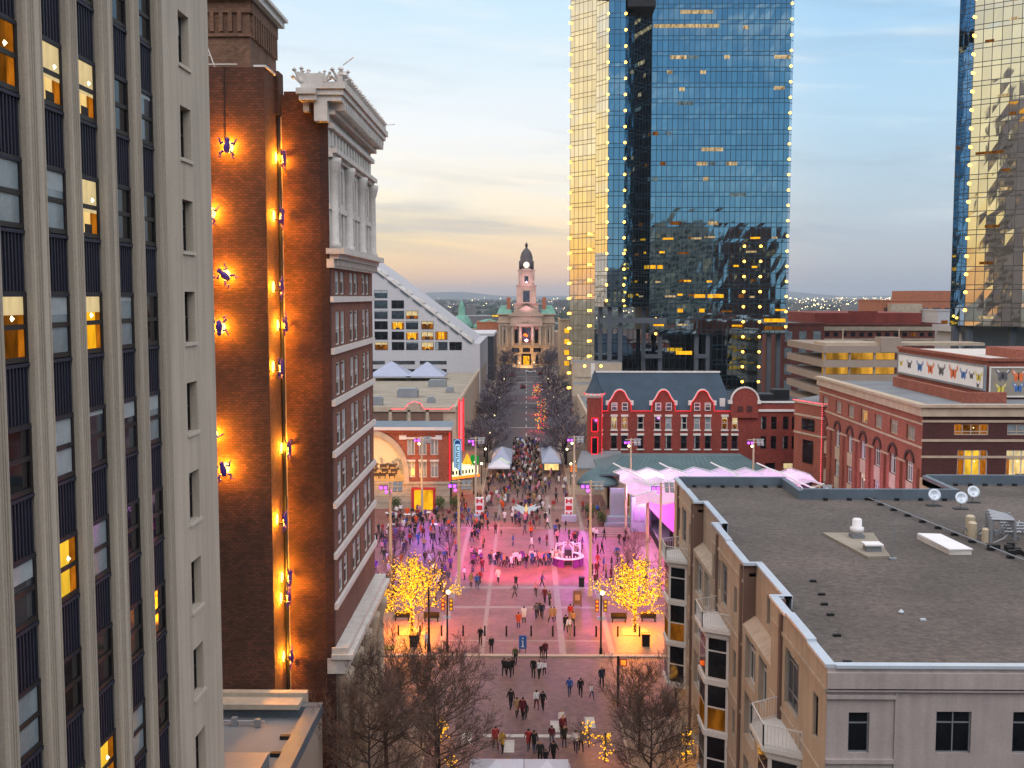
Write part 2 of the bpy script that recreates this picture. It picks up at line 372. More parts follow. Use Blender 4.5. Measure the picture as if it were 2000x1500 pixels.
for n_, c_ in dict(black='#17171b', navy='#1e2740', grey='#4e5058', white='#d2d0d2', red='#982428', blue='#30529a', maroon='#581c28', tan='#9a7c54', olive='#4c5038', orange='#d05020', purple='#5a3a80', pink='#c08098', denim='#2c3c5c', khaki='#8c7c60', charcoal='#26262a', yellow='#b08c3a').items():
    SPEC['cloth_'+n_] = plain(c_, .85, .12, 3.)
# ------------------------------------------------------------ ground, roads, paving
def street_mats():
    def land(n):
        m, t, b = newmat(n)
        a = ramp(t, noise(t, .004, 8, rough=.7), [(.35, '#2c3130'), (.5, '#454a44'), (.62, '#5f6260'), (.7, '#7a7a76')])
        b2 = ramp(t, noise(t, .03, 5), [(.35, (.45, .45, .45)), (.65, (1.2, 1.2, 1.2))])
        t.links.new(mixc(t, 1., a, b2, 'MULTIPLY'), b.inputs['Base Color']); b.inputs['Roughness'].default_value = .95; return m
    SPEC['land'] = land
    def worn(n):
        m, t, b = newmat(n); uv = t.nodes.new('ShaderNodeUVMap'); bt = t.nodes.new('ShaderNodeTexBrick'); t.links.new(uv.outputs[0], bt.inputs['Vector'])
        for i, q in (('Color1', '#7c5a54'), ('Color2', '#6a4e4a'), ('Mortar', '#5a4642')): bt.inputs[i].default_value = (*lin(q), 1)
        bt.inputs['Scale'].default_value = 1; bt.inputs['Brick Width'].default_value = .4; bt.inputs['Row Height'].default_value = .2; bt.inputs['Mortar Size'].default_value = .015
        k = ramp(t, noise(t, .16, 7, stretch=(1, .35, 1)), [(.3, (.62, .62, .62)), (.7, (1.25, 1.2, 1.18))]); k2 = ramp(t, noise(t, 1.7, 5), [(.35, (.7, .7, .7)), (.65, (1.15, 1.15, 1.15))])
        t.links.new(mixc(t, 1., mixc(t, 1., bt.outputs[0], k, 'MULTIPLY'), k2, 'MULTIPLY'), b.inputs['Base Color']); b.inputs['Roughness'].default_value = .62; bump(t, b, bt.outputs[1], .15); return m
    SPEC['street_brick'] = worn
street_mats()
SPEC['asphalt'] = plain('#4c484c', .85, .2, .08, fine=3., bmp=.1)
SPEC['paver'] = brick('#82544e', '#704844', '#644a44', .5, .25, .012, .32, .55, .1)
SPEC['paver_tan'] = brick('#8a6e54', '#7a624e', '#6c5c4a', .5, .25, .012, .12, .6, .1)
SPEC['band'] = plain('#8a7872', .6, .08, .8)
SPEC['walk'] = plain('#8a7868', .8, .12, .4, fine=3.)
SPEC['kerb'] = plain('#a89888', .8, .1, .8)
SPEC['paint'] = plain('#b4b0a8', .7, .2, 1.)
g = MB(); g.quad((-20000, -3000, 0), (20000, -3000, 0), (20000, 26000, 0), (-20000, 26000, 0)); tag(g.build('ground', 'land'), kind='structure')
g = MB(); g.quad((-7.4, -60, .004), (7.4, -60, .004), (7.4, 82.2, .004), (-7.4, 82.2, .004)); g.quad((-7.4, 176, .004), (7.4, 176, .004), (7.4, 232, .004), (-7.4, 232, .004)); tag(g.build('street', 'street_brick'), kind='structure')
g = MB(); g.quad((-140, 82.2, .008), (140, 82.2, .008), (140, 96.2, .008), (-140, 96.2, .008)); tag(g.build('cross_street', 'street_brick'), kind='structure')
g = MB(); g.quad((-7.4, 232, .008), (7.4, 232, .008), (7.4, 497, .008), (-7.4, 497, .008)); g.quad((-150, 236, .004), (150, 236, .004), (150, 246, .004), (-150, 246, .004)); tag(g.build('road', 'asphalt'), kind='structure')
g = MB()
for yy in range(236, 490, 16): g.box(-.12, yy, .012, .12, yy+6, .016)
for yy in (268, 330, 410, 440): g.box(-7, yy, .012, 7, yy+.8, .016)
tag(g.build('road_markings', 'paint'), kind='structure')
g = MB()
for sx in (-1, 1):
    g.box(sx*7.4, -60, 0, sx*13.0, 82.0, .13, 0); g.box(sx*7.4, 176.4, 0, sx*13.2, 496, .13, 0)
g.box(-140, 78.5, 0, -13.0, 82.0, .13); g.box(13.0, 78.5, 0, 140, 82.0, .13)
tag(g.build('sidewalk', 'walk'), kind='structure')
g = MB()
for sx in (-1, 1): g.box(sx*7.25, -60, 0, sx*7.4, 82.0, .15); g.box(sx*7.25, 176.4, 0, sx*7.4, 496, .15)
g.box(-60, 96.2, 0, 70, 96.75, .11); tag(g.build('kerb', 'kerb'), kind='structure')
g = MB(); g.box(-60, 96.75, 0, 70, 176.2, .1); tag(g.build('plaza_paving', 'paver'), kind='structure')
g = MB()
for y0, w in ((100.4, .35), (111.3, .75), (118.9, 1.0), (150.4, .8), (133., .01), (165.5, .7)):
    g.box(-8 if y0 < 140 else -13, y0, .1, 8 if y0 < 140 else 13, y0+w, .104)
for x0, w in ((-4.3, .42), (3.1, .62), (-8.3, .5), (7.7, .5)): g.box(x0, 96.8, .1, x0+w, 175, .108)
tag(g.build('paving_bands', 'band'), kind='structure')
g = MB()
for yy in (78.2, 85.2): g.box(-3.2 if yy < 80 else -60, yy, .012, 3.4 if yy < 80 else -12, yy+.55, .016)
for a, b in ((-4.8, 77.0), (-1.6, 75.5), (1.9, 79.2), (4.6, 80.)): g.box(a, b, .012, a+.75, b+2.2, .016)
g.quad((16.2, 84, .016), (16.8, 84, .016), (14.2, 95, .016), (13.6, 95, .016)); g.quad((19.2, 84, .016), (19.8, 84, .016), (17.2, 95, .016), (16.6, 95, .016))
tag(g.build('crosswalk_marks', 'paint'), kind='structure')
g = MB()
for sx in (-1, 1):
    g.box(sx*8.5, 97.2, .1, sx*24, 109.5, .112)
tag(g.build('tree_court_paving', 'paver_tan'), kind='structure')

# ------------------------------------------------------------ windows
WC = {}; rw = random.Random(99)
def win_mesh(w, h, fm, pm, nc=1, nr=2, fr=.07, dep=.09, splits=None):
    vr = rw.randint(0, 3) if (pm.startswith('lit') or pm in ('glass_pale', 'glass_blue', 'glass_dark')) and h > 1.2 else 0
    k = (round(w, 2), round(h, 2), fm, pm, nc, nr, fr, splits, vr)
    if k in WC: return WC[k]
    a = MB(); t = fr/2
    a.box(-w/2, -.02, 0, -w/2+fr, dep, h); a.box(w/2-fr, -.02, 0, w/2, dep, h)
    a.box(-w/2+fr, -.02, 0, w/2-fr, dep, fr); a.box(-w/2+fr, -.02, h-fr, w/2-fr, dep, h)
    for i in range(1, nc): q = -w/2 + w*i/nc; a.box(q-t, -.01, fr, q+t, dep, h-fr)
    zs = splits if splits else [i/nr for i in range(1, nr)]
    for s_ in zs: q = h*s_; a.box(-w/2+fr, -.015, q-t, w/2-fr, dep, q+t)
    b = MB(); b.box(-w/2+fr*.5, dep-.03, fr*.5, w/2-fr*.5, dep-.01, h-fr*.5)
    x0, x1, y_ = -w/2+fr, w/2-fr, dep-.036; ms = [pm, 'lit_curtain', 'lit_blind', 'room_dark', 'glass_blind', 'lit_lamp']
    if pm.startswith('lit') and h > 1.2:
        if vr != 1: b.box(x0, y_, fr, x0+w*(.10+.05*vr), y_+.004, h-fr, 1)
        b.box(x1-w*(.16+.04*vr), y_, fr, x1, y_+.004, h-fr, 1)
        if vr != 2: b.box(x0, y_-.004, h*(.8-.13*vr), x1, y_, h-fr, 2)
        if vr in (0, 3): b.box(x0+w*.3, y_-.003, fr, x0+w*.62, y_+.001, h*.22, 3)
        b.octa((x0+w*(.35+.1*vr), y_, h*.62), min(.09, w*.05), 5)
    elif h > 1.2 and vr in (1, 2) and pm != 'glass_dark': b.box(x0, y_, h*(.45+.2*vr), x1, y_+.004, h-fr, 4)
    elif h > 1.2 and vr == 3: b.box(x0, y_, fr, x0+w*.2, y_+.004, h-fr, 4)
    WC[k] = (a.mesh('window', fm), b.mesh('pane', ms)); return WC[k]
def put_window(par, loc, face, w, h, fm='darkframe', pm='glass_dark', **k):
    fmesh, pmesh = win_mesh(w, h, fm, pm, **k)
    pl = par.location
    o = inst('window', fmesh, (loc[0]-pl[0], loc[1]-pl[1], loc[2]-pl[2]), par, ROT[face]); inst('pane', pmesh, (0, 0, 0), o); return o

# ------------------------------------------------------------ beige office tower, left foreground
bt = thing('office_tower', (-16, 20, 0), 'pale beige concrete tower with ribbed navy spandrels filling the left edge', 'building')
F = FR((-12.2, 0, 0), 'E'); ZT = 58
OP = [(a + o, b + o) for o in (-4.77, 0, 4.77) for a, b in ((24.97, 26.78), (27.53, 29.33))]
OP = [(15.43, 17.24), (17.99, 19.79)] + OP[:4] + [(29.72, 31.56), (32.28, 34.08), (34.5, 36.3)]
OP = sorted({(round(a, 2), round(b, 2)) for a, b in OP if not 29.8 < a < 30})
OP = [(15.4, 17.2), (17.98, 19.78), (20.2, 22.0), (22.75, 24.55), (24.97, 26.78), (27.53, 29.3), (29.72, 31.56), (32.28, 34.08), (34.5, 36.3)]
sk = [37.93 + 3.28*k for k in range(-11, 6)]
OP = [(a, b-.12) for a, b in OP]
holes = [(a, b, 0.5, ZT-1) for a, b in OP]; single = [(38.35, 39.55, s_-.05, s_+1.78) for s_ in sk if s_ > 1]
m = MB(); m.wall(F, 10, 41.95, 0, ZT, holes + single, .42)
m.box(-40, 41.95-.001, 0, -12.2, 41.95, ZT); m.box(-40, 10, ZT, -12.2, 41.95, ZT+.4)
m.quad((-40, 10, 0), (-12.2, 10, 0), (-12.2, 10, ZT), (-40, 10, ZT))
m.build('wall', 'concrete', bt)
m = MB()
for a, b in OP:
    for e, d in ((a, 1), (b, -1)):
        m.fbox(F, e, e + d*.05, .5, ZT-1, -.2, -.07)
    for g_ in (.10, .22, .34): m.fbox(F, b+g_, b+g_+.05, .5, ZT-1, 0, .04)
    m.fbox(F, a-.12, a-.08, .5, ZT-1, 0, .03)
m.build('moulding', 'concrete_trim', bt)
sp_ = MB(); w_ = 1.6; h_ = 1.48
sp_.box(-w_/2, .05, 0, w_/2, .16, h_)
for i in range(9): q = -w_/2 + (i+.5)*w_/9; sp_.box(q-.035, -.02, 0, q+.035, .05, h_)
sp_.box(-w_/2, -.06, h_, w_/2, .16, h_+.09); sp_.box(-w_/2, -.05, -.05, w_/2, .16, 0)
spm = sp_.mesh('spandrel', 'navy')
LIT = {(5, 0): 'lit_warm', (6, 0): 'lit_warm', (6, -1): 'lit_warm', (6, -2): 'lit_amber', (5, -4): 'lit_yellow', (6, -6): 'lit_yellow', (5, -6): 'lit_amber', (4, -2): 'lit_dim', (7, -3): 'glass_blue', (4, 0): 'lit_dim', (5, -1): 'glass_pale', (5, -3): 'glass_blind', (4, -1): 'glass_pale'}
rr = random.Random(3)
for ci, (a, b) in enumerate(OP):
    for s_ in sk:
        k = round((s_-37.93)/3.28); yc = (a+b)/2; ww = (b-a)-.52
        if s_ < 6 or (ci < 3): 
            if s_ < 12 and ci < 4: continue
        pm = LIT.get((ci, k), rr.choice(['glass_dark', 'glass_blue', 'glass_dark', 'glass_pale']))
        put_window(bt, (-12.2-.22, yc, s_), 'E', 1.6, 1.74, 'darkframe', pm, nc=1, nr=2, fr=.13, dep=.06)
        inst('spandrel', spm, (-12.2-.24+16, yc-20, s_-1.6), bt, ROT['E'])
m = MB()
for h in single:
    pm = 'glass_dark'
    put_window(bt, (-12.2-.3, 38.95, h[2]+.02), 'E', 1.2, 1.78, 'darkframe', rr.choice(['glass_dark', 'glass_blue']), nr=2, dep=.06)
    m.fbox(F, 38.27, 39.63, h[2]-.12, h[2], -.02, .07)
m.build('sills', 'sill', bt)['kind'] = 'stuff'
m = MB(); m.box(-39.9, 10.1, .1, -12.64, 41.8, ZT-.2); m.build('core', 'black', bt)

# ------------------------------------------------------------ low annex roof between tower and brick building
ax = thing('low_annex', (-17, 53, 0), 'low flat roofed annex with grey membrane roof below the dark brick wall', 'building')
m = MB(); m.box(-24, 42.1, 0, -12.25, 62.6, 8.0, 0, 1); m.build('wall', ['stucco', 'membrane'], ax)
m = MB(); m.box(-24, 62.0, 8.0, -12.2, 62.7, 8.65); m.box(-13.1, 42.1, 8.0, -12.2, 62.0, 8.62); m.build('parapet', 'blue_metal', ax)
m = MB(); m.box(-24, 61.5, 8.65, -13.4, 62.75, 8.95, 0); m.box(-19, 62.76, 8.3, -13.2, 63.3, 9.2); m.build('coping', 'concrete_trim', ax)
m = MB(); m.box(-16.2, 51.5, 8.01, -13.6, 55, 8.9, 0); m.build('roof_hatch', 'grey_metal', ax)
m = MB()
for x_, y_ in ((-19, 60.6), (-17, 60.7), (-15.6, 60.5)): m.box(x_-.16, y_-.16, 8.02, x_+.16, y_+.16, 8.5)
m.tube((-19.4, 60.7, 8.3), (-15.2, 60.6, 8.3), .06); m.build('pipe_run', 'grey_metal', ax)
m = MB()
for i in range(5): m.box(-13.7-.2, 49.5+2.3*i, 8.0, -13.3, 49.8+2.3*i, 8.22)
m.build('anchor_blocks', 'black', ax)

# ------------------------------------------------------------ brick building with terracotta crown
bb = thing('brick_tower', (-16, 72, 0), 'tall narrow brick tower with ornate white terracotta crown and lit side wall', 'building')
SX = -15.31
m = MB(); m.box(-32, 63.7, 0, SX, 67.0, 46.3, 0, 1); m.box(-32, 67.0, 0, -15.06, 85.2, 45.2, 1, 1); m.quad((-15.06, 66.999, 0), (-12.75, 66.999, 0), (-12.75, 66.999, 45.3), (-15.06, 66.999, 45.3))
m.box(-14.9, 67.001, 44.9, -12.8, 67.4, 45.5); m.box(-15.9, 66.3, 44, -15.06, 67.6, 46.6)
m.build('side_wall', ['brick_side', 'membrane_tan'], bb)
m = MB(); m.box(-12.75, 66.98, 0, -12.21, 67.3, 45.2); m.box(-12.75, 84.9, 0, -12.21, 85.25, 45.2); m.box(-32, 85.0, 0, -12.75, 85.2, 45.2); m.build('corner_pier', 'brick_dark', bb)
F = FR((-12.2, 67.3, 0), 'E'); LW = 17.6
bands = [32.8 - 3.26*k for k in range(7)]          # stone belts
cw = [1.35 + i*2.52 + (0.42 if i % 2 else 0) for i in range(6)]; cw = [2.2, 4.15, 7.85, 9.8, 13.5, 15.45]
def bwin(zs, hh): return [(c-.62, c+.62, z_, z_+hh) for c in cw for z_ in zs]
zr = [b_+.02 for b_ in bands]; H1 = bwin([z_ - 2.75 + .0 for z_ in []], 2) 
holes = [(c-.76, c+.76, b_+.28, b_+2.45) for c in cw for b_ in bands] 
holes = [(a, b, c if c < 34 else c, min(d, 34.6)) for a, b, c, d in holes]
m = MB(); m.wall(F, 0, LW, 10.6, 34.75, holes, .28); m.build('front_wall', 'brick_front', bb)
m = MB(); m.box(-12.75, 67.4, 0, -12.62, 84.9, 44.9); m.build('core', 'black', bb)
for b_ in bands:
    m = MB(); m.fbox(F, -.3, LW+.3, b_-.2, b_+.18, -.1, .2); m.build('stone_belt', 'white_trim', bb)
    for c in cw:
        pm = rr.choice(['glass_dark', 'glass_pale', 'glass_blue', 'glass_dark'])
        hh = 2.05 if b_ < 32 else 1.75
        put_window(bb, (-12.2-.09, 67.3+c, b_+.3), 'E', 1.5, hh+.1, 'white_trim', pm, nr=2, fr=.09, dep=.07)
m = MB()
for b_ in bands:
    for c in cw: m.fbox(F, c-.62, c+.62, b_+(1.1 if (int(c*7)+int(b_)) % 3 else 1.7), b_+2.2, -.112, -.107)
m.build('blinds', 'glass_blind', bb)['kind'] = 'stuff'
# crown: belt, two storey colonnade, entablature, cornice, cresting
m = MB()
m.fbox(F, -.35, LW+.35, 34.75, 35.3, -.2, .25); m.fbox(F, -.3, LW+.3, 35.3, 35.6, -.2, .55); m.fbox(F, -.5, LW+.5, 35.6, 35.95, -.2, .95)
for i in range(30): m.fbox(F, .1+i*.6, .4+i*.6, 34.9, 35.28, .25, .45)
m.build('lower_cornice', 'terracotta', bb)
th = [(c-.62, c+.62, z_, z_+2.15) for c in cw for z_ in (36.2, 39.0)]
m = MB(); m.wall(F, -.3, LW+.3, 35.95, 44.2, th, .3)
m.fbox(F, -.3, LW+.3, 41.55, 41.8, 0, .25); m.fbox(F, -.3, LW+.3, 41.8, 42.1, 0, .5); m.fbox(F, -.3, LW+.3, 43.3, 43.6, 0, .3)
for i in range(14): m.fbox(F, .5+i*1.2, 1.1+i*1.2, 42.3, 43.2, 0, .10)
m.fbox(F, -.35, LW+.3, 38.35, 38.7, 0, .1)
m.build('crown_wall', 'terracotta', bb)
for c in (.45, 6.0, 11.65, 17.2):
    m = MB(); p = F(c, 35.95, .15); m.lathe(p, [(.42, 0), (.42, .3), (.32, .4), (.29, 4.6), (.36, 4.75), (.5, 5.3), (.52, 5.6)], 10); m.build('column', 'terracotta', bb, True)
for c in cw:
    for z_ in (36.2, 39.0): put_window(bb, (-12.2-.28, 67.3+c, z_+.05), 'E', 1.2, 2.05, 'grey_metal', 'glass_blue', nr=2, fr=.09, dep=.07)
for c in (3.17, 8.82, 14.47):
    m = MB(); m.fbox(F, c-.12, c+.12, 36, 41.5, 0, .14); m.build('mullion_post', 'terracotta', bb)
m = MB()
m.fbox(F, -.45, LW+.45, 44.1, 44.35, 0, .45)
for i in range(22): m.fbox(F, -.3+i*.83, .1+i*.83, 44.35, 44.8, .1, 1.05)
m.fbox(F, -1.0, LW+.9, 44.8, 45.15, -.5, .95); m.fbox(F, -1.15, LW+1.0, 45.15, 45.5, -.5, 1.1); m.fbox(F, -1.3, LW+1.3, 45.5, 45.9, -.5, 1.25)
m.box(-13.75, 65.9, 44.8, -12.7, 67.0, 45.15); m.box(-13.9, 65.75, 45.15, -12.7, 67.0, 45.5); m.box(-13.65, 66.0, 45.5, -12.7, 67.0, 45.9)
m.box(-13.6, 66.4, 44.2, -13.25, 67.0, 44.8); m.box(-12.9, 66.2, 43.6, -12.1, 67.0, 44.8)
m.build('cornice', 'terracotta', bb)
m = MB()
def anth(c, q, s_=1.):
    for a_ in (-60, -30, 0, 30, 60):
        d_ = Vector((q[0]*math.sin(R(a_)), q[1]*math.sin(R(a_)), math.cos(R(a_)))); r_ = s_*(.62 if abs(a_) < 40 else .42)
        c2 = Vector(c)+d_*r_; m.tube(c, c2, .13*s_, .05, 5); m.octa(tuple(c2), .12*s_)
for i in range(22): anth(F(-.9+i*.9, 46.1, 1.0), (0, 1, 0), 1.0 if i % 2 == 0 else .6)
m.fbox(F, -1.3, LW+1.2, 45.9, 46.45, .8, 1.1); m.box(-13.7, 66.0, 45.9, -12.2, 66.3, 46.4)
for i in range(24): m.octa(F(-1.1+i*.8, 46.3, 1.12), .28)
for i, x_ in enumerate((-13.5, -12.9, -12.2)): anth((x_, 66.1, 45.9), (1, 0, 0), 1.0 if i != 1 else .6)
anth(F(-1.0, 45.9, .9), (1, 1, 0), 1.3); anth((-13.6, 66.1, 45.9), (1, .4, 0), 1.3)
m.tube(F(-1.1, 46.9, 1.1), F(-1.4, 47.3, 1.8), .03); m.tube(F(LW+.9, 46.4, 1.1), F(LW+1.3, 46.5, 1.8), .03)
m.build('cresting', 'terracotta', bb)
# base: cornice and colonnade
m = MB(); m.fbox(F, -.6, LW+.6, 9.9, 10.2, -.2, 1.15); m.fbox(F, -.4, LW+.4, 10.2, 10.6, -.2, .85); m.fbox(F, -.4, LW+.4, 8.9, 9.9, -.5, .7)
for i in range(20): m.fbox(F, i*.9, .45+i*.9, 9.5, 9.9, .7, 1.0)
m.build('base_cornice', 'terracotta', bb)
for c in (.6, 4.7, 8.8, 12.9, 17.0):
    m = MB(); m.lathe(F(c, 0, .35), [(.6, 0), (.6, .5), (.48, .7), (.42, 7.4), (.5, 7.6), (.7, 8.5), (.72, 8.9)], 12); m.build('column', 'stone', bb, True)
m = MB(); m.wall(F, 0, LW, 0, 9.9, [(c+1.0, c+3.1, .3, 7.2) for c in (.6, 4.7, 8.8, 12.9)], .5); m.build('base_wall', 'stone', bb)
m = MB()
for c in (.6, 4.7, 8.8, 12.9): m.fbox(F, c+1.0, c+3.1, .3, 7.2, -.5, -.46)
m.build('shopfront', 'lit_dim', bb)
# penthouse
m = MB(); m.box(-26, 65.8, 46.3, -16.62, 72.6, 50.7); m.build('penthouse_wall', 'brick_pent', bb)
m = MB()
for i in range(8): x_ = -17.2 - i*.55; m.box(x_-.12, 65.62, 48.8, x_+.12, 65.8, 49.9)
m.box(-26, 65.66, 49.9, -16.5, 65.8, 50.7); m.box(-16.62, 65.8, 49.9, -16.45, 72.6, 50.7)
for i in range(11): y_ = 66.2+i*.6; m.box(-16.62, y_-.13, 48.5, -16.44, y_+.13, 49.9)
m.box(-26, 65.66, 48.5, -16.5, 65.8, 48.7); m.build('corbel_table', 'brick_pent', bb)
m = MB(); m.box(-26, 65.2, 50.7, -16.1, 73.0, 51.1); m.box(-26, 65.0, 51.1, -15.9, 73.2, 51.3); m.build('penthouse_cornice', 'white_trim', bb)
m = MB(); m.box(-25.5, 65.5, 51.3, -16.4, 72.8, 51.8); m.build('penthouse_roof', 'blue_metal', bb)
m = MB()
m.tube((-20.2, 64.2, 46.55), (-17.0, 64.2, 46.55), .035); m.tube((-19.8, 64.4, 46.3), (-18.9, 64.3, 48.0), .035); m.tube((-18.3, 64.3, 46.3), (-18.9, 64.3, 48.0), .035); m.tube((-19.4, 64.3, 47.1), (-18.6, 64.3, 47.1), .03); m.tube((-16.0, 64.1, 46.45), (-15.4, 66.0, 46.45), .035); m.box(-15.9, 63.75, 46.3, -15.2, 66.6, 46.42)
m.build('roof_rail', 'white_trim', bb)
m = MB()
for x_, l in ((-19.6, 5), (-18.6, 3.5), (-17.6, 4.4)): m.tube((x_, 63.62, 46.3), (x_, 63.62, 46.3-l), .03, n=4)
m.tube((SX+.12, 66.7, 0), (SX+.12, 66.7, 46), .12, n=8)
m.build('cable', 'dark_metal', bb)

# ------------------------------------------------------------ frog sculptures with amber backlights on the side wall
fm = MB()
fm.lathe((0, 0, -.62), [(.08, 0), (.2, .12), (.28, .45), (.25, .75), (.17, .95), (.2, 1.08), (.16, 1.2), (.06, 1.3)], 10)
for i in range(len(fm.v)): a_, b_, c_ = fm.v[i]; fm.v[i] = (a_, b_*.55, c_)
for s_ in (-1, 1):
    for P in ([(.28, 0, -.4), (.55, .05, -.62), (.35, .05, -.82), (.62, .05, -.9)], [(.28, 0, .25), (.52, .05, .12), (.6, .05, .45), (.7, .05, .55)]):
        for i in range(3): fm.tube((s_*P[i][0], P[i][1], P[i][2]), (s_*P[i+1][0]*1.12, P[i+1][1], P[i+1][2]*1.1), .10-.02*i, .075-.012*i, 6)
    fm.octa((s_*.16, -.1, .5), .07)
frog_me = fm.mesh('body', 'purple', smooth=True)
hm = MB(); hm.lathe((0, 0, 0), [(.42, 0), (.45, .05), (.4, .1)], 14)
hm.v = [(a_, c_, b_*1.25) for a_, b_, c_ in hm.v]; halo_me = hm.mesh('backlight', 'halo')
frogs = [((-17.41, 63.7, 41.7), 'S', 5, 'upright near the roof, topmost on the dark brick face'), ((-18.55, 63.7, 37.88), 'S', 8, 'half hidden behind the beige tower below the topmost one'),
 ((-17.76, 63.7, 34.23), 'S', -48, 'tilted diagonally on the dark brick face'), ((-18.1, 63.7, 31.13), 'S', 180, 'climbing head down on the dark brick face'),
 ((-18.7, 63.7, 24.71), 'S', 30, 'almost fully hidden behind the beige tower edge'), ((-18.05, 63.7, 22.71), 'S', -12, 'lowest on the dark brick face, just above the unlit part'),
 ((SX, 66.3, 41.41), 'E', 0, 'highest in the narrow brick recess'), ((SX, 65.48, 37.82), 'E', 20, 'second from the top in the narrow brick recess'), ((SX, 65.02, 33.55), 'E', -30, 'third from the top in the narrow brick recess'),
 ((SX, 66.0, 31.21), 'E', 150, 'fourth from the top in the narrow brick recess'), ((SX, 64.6, 28.75), 'E', 10, 'fifth from the top in the narrow brick recess'), ((SX, 66.4, 23.54), 'E', 0, 'midway down the narrow brick recess, at the corner beside the orange wall'),
 ((SX, 64.9, 19.34), 'E', 0, 'below the middle of the narrow brick recess'), ((SX, 65.94, 15.45), 'E', 25, 'upper one of the close pair low in the brick recess'), ((SX, 65.57, 14.22), 'E', 170, 'lower one of the close pair low in the brick recess'), ((SX, 65.98, 10.35), 'E', -20, 'lowest in the brick recess, just above the annex roof')]
for i, (p, fc, roll, w) in enumerate(frogs):
    n_ = Vector((0, -1, 0)) if fc == 'S' else Vector((1, 0, 0))
    r_ = thing('frog_sculpture', Vector(p) + n_*.03, 'purple backlit frog, ' + w, 'sculpture', 'backlit frog sculptures climbing the brick wall')
    b_ = inst('body', frog_me, n_*.5, r_, ROT[fc]); b_.rotation_euler = (Matrix.Rotation(ROT[fc], 3, 'Z') @ Matrix.Rotation(R(roll), 3, 'Y')).to_euler(); b_.scale = (.72, .8, .72)
    h_ = inst('backlight', halo_me, n_*.02, r_, ROT[fc], .62)
    bk = MB(); bk.box(-.03, 0, -.03, .03, .55, .03)
    if i == 0: MESHB = bk.mesh('bracket', 'dark_metal')
    inst('bracket', MESHB, n_*.55 + Vector((0, 0, -.22)), r_, ROT[fc])
    l_ = lamp('frog_lamp', 'POINT', n_*.36, '#ff9a18', 2100 if fc == 'S' else 1700, shadow_soft_size=.16); l_.parent = r_
# ------------------------------------------------------------ stucco apartment building, right foreground
ap = thing('apartment_building', (26, 64, 0), 'tan stucco apartment block with flat gravel roof in the right foreground', 'building')
XR = 12.2; ZR = 18.0
F = FR((XR, 0, 0), 'W')
m = MB()
tall = []   # narrow windows: (y, z0, h)
for y_, z_, h_ in ((44.2, 14.4, 1.9), (50.6, 12.2, 1.8), (54.0, 15.5, 0), (61.6, 14.5, 1.6), (61.6, 10.6, 1.7), (61.6, 7.2, 1.6), (61.6, 3.6, 1.6), (44.2, 10.4, 1.9), (79.0, 14.5, 1.6), (79.0, 10.6, 1.6), (79.0, 7.2, 1.6), (79., 3.6, 1.6), (66.9, 14.4, 2.0), (68.6, 14.6, 1.7), (84.6, 14.4, 1.8), (64.3, 14.2, 2.2)):
    if h_: tall.append((y_-.4, y_+.4, z_, z_+h_))
wide = [(47.0, 49.6, 13.9, 16.6), (64.2, 66.2, 13.9, 16.6), (81.0, 83.4, 13.9, 16.6)]
tall = [t for t in tall if not any(t[0] < w[1] and t[1] > w[0] for w in wide)]
lowg = [(a, b, z_, z_+2.5) for a, b in ((53.2, 55.2), (56.0, 58.6), (70.2, 72.6), (73.2, 76.6)) for z_ in (1.0, 5.0, 8.6, 11.8)]
rec = [(52.5, 59.4), (69.6, 77.4)]
outer = [(42.6, 52.5), (59.4, 69.6), (77.4, 87.6)]
for a, b in outer: m.wall(F, a, b, 0, ZR, [h for h in tall+wide if a < h[0] < b], .3)
F2 = FR((12.9, 0, 0), 'W'); tops = []
for a, b in rec:
    m2 = MB()
    hs = [(a+1.3, a+2.0, 15.5, 17.1), (a+3.4, a+4.1, 15.5, 17.1)]; tops += hs
    m2.wall(F2, a, b, 15.1, ZR, hs, .3); m.wall(F, a, b, 0, 14.6, [h for h in lowg if a < h[0] < b], .45)
    m.quad((XR, a, 14.6), (XR, b, 14.6), (12.9, b, 15.1), (12.9, a, 15.1))
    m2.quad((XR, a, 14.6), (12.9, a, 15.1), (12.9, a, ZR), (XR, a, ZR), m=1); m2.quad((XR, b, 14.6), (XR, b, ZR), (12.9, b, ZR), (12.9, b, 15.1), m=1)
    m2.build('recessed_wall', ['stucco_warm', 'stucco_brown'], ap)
k_ = MB(); k_.box(13.5, 43.2, .1, 59.5, 81.3, 17.25); k_.build('core', 'black', ap)  # unseen black box added inside to block light through the hollow block
FS = FR((0, 42.6, 0), 'S')
fh = [(13.1, 13.95, 14.45, 16.15), (16.65, 18.07, 14.45, 16.2), (19.75, 21.2, 14.45, 16.2), (23.2, 24.7, 14.45, 16.2), (27, 28.5, 14.45, 16.2), (16.65, 18.07, 10.4, 12.2), (19.75, 21.2, 10.4, 12.2), (13.1, 13.95, 10.4, 12.2)]
mf = MB(); mf.wall(FS, XR, 60, 0, ZR, fh, .22)
mf.build('front_wall', 'stucco_gray', ap); m.build('street_wall', 'stucco_warm', ap)
m = MB(); m.box(12.95, 87.5, 0, 21.2, 87.6, ZR); m.box(21.2, 82, 0, 32.6, 82.1, ZR); m.box(60, 42.6, 0, 60.1, 88, ZR); m.box(32.6, 82, 0, 32.7, 88.6, ZR); m.box(32.7, 88.5, 0, 60, 88.6, ZR); m.box(21.1, 82, 0, 21.2, 87.6, ZR); m.build('rear_wall', 'stucco_warm', ap)
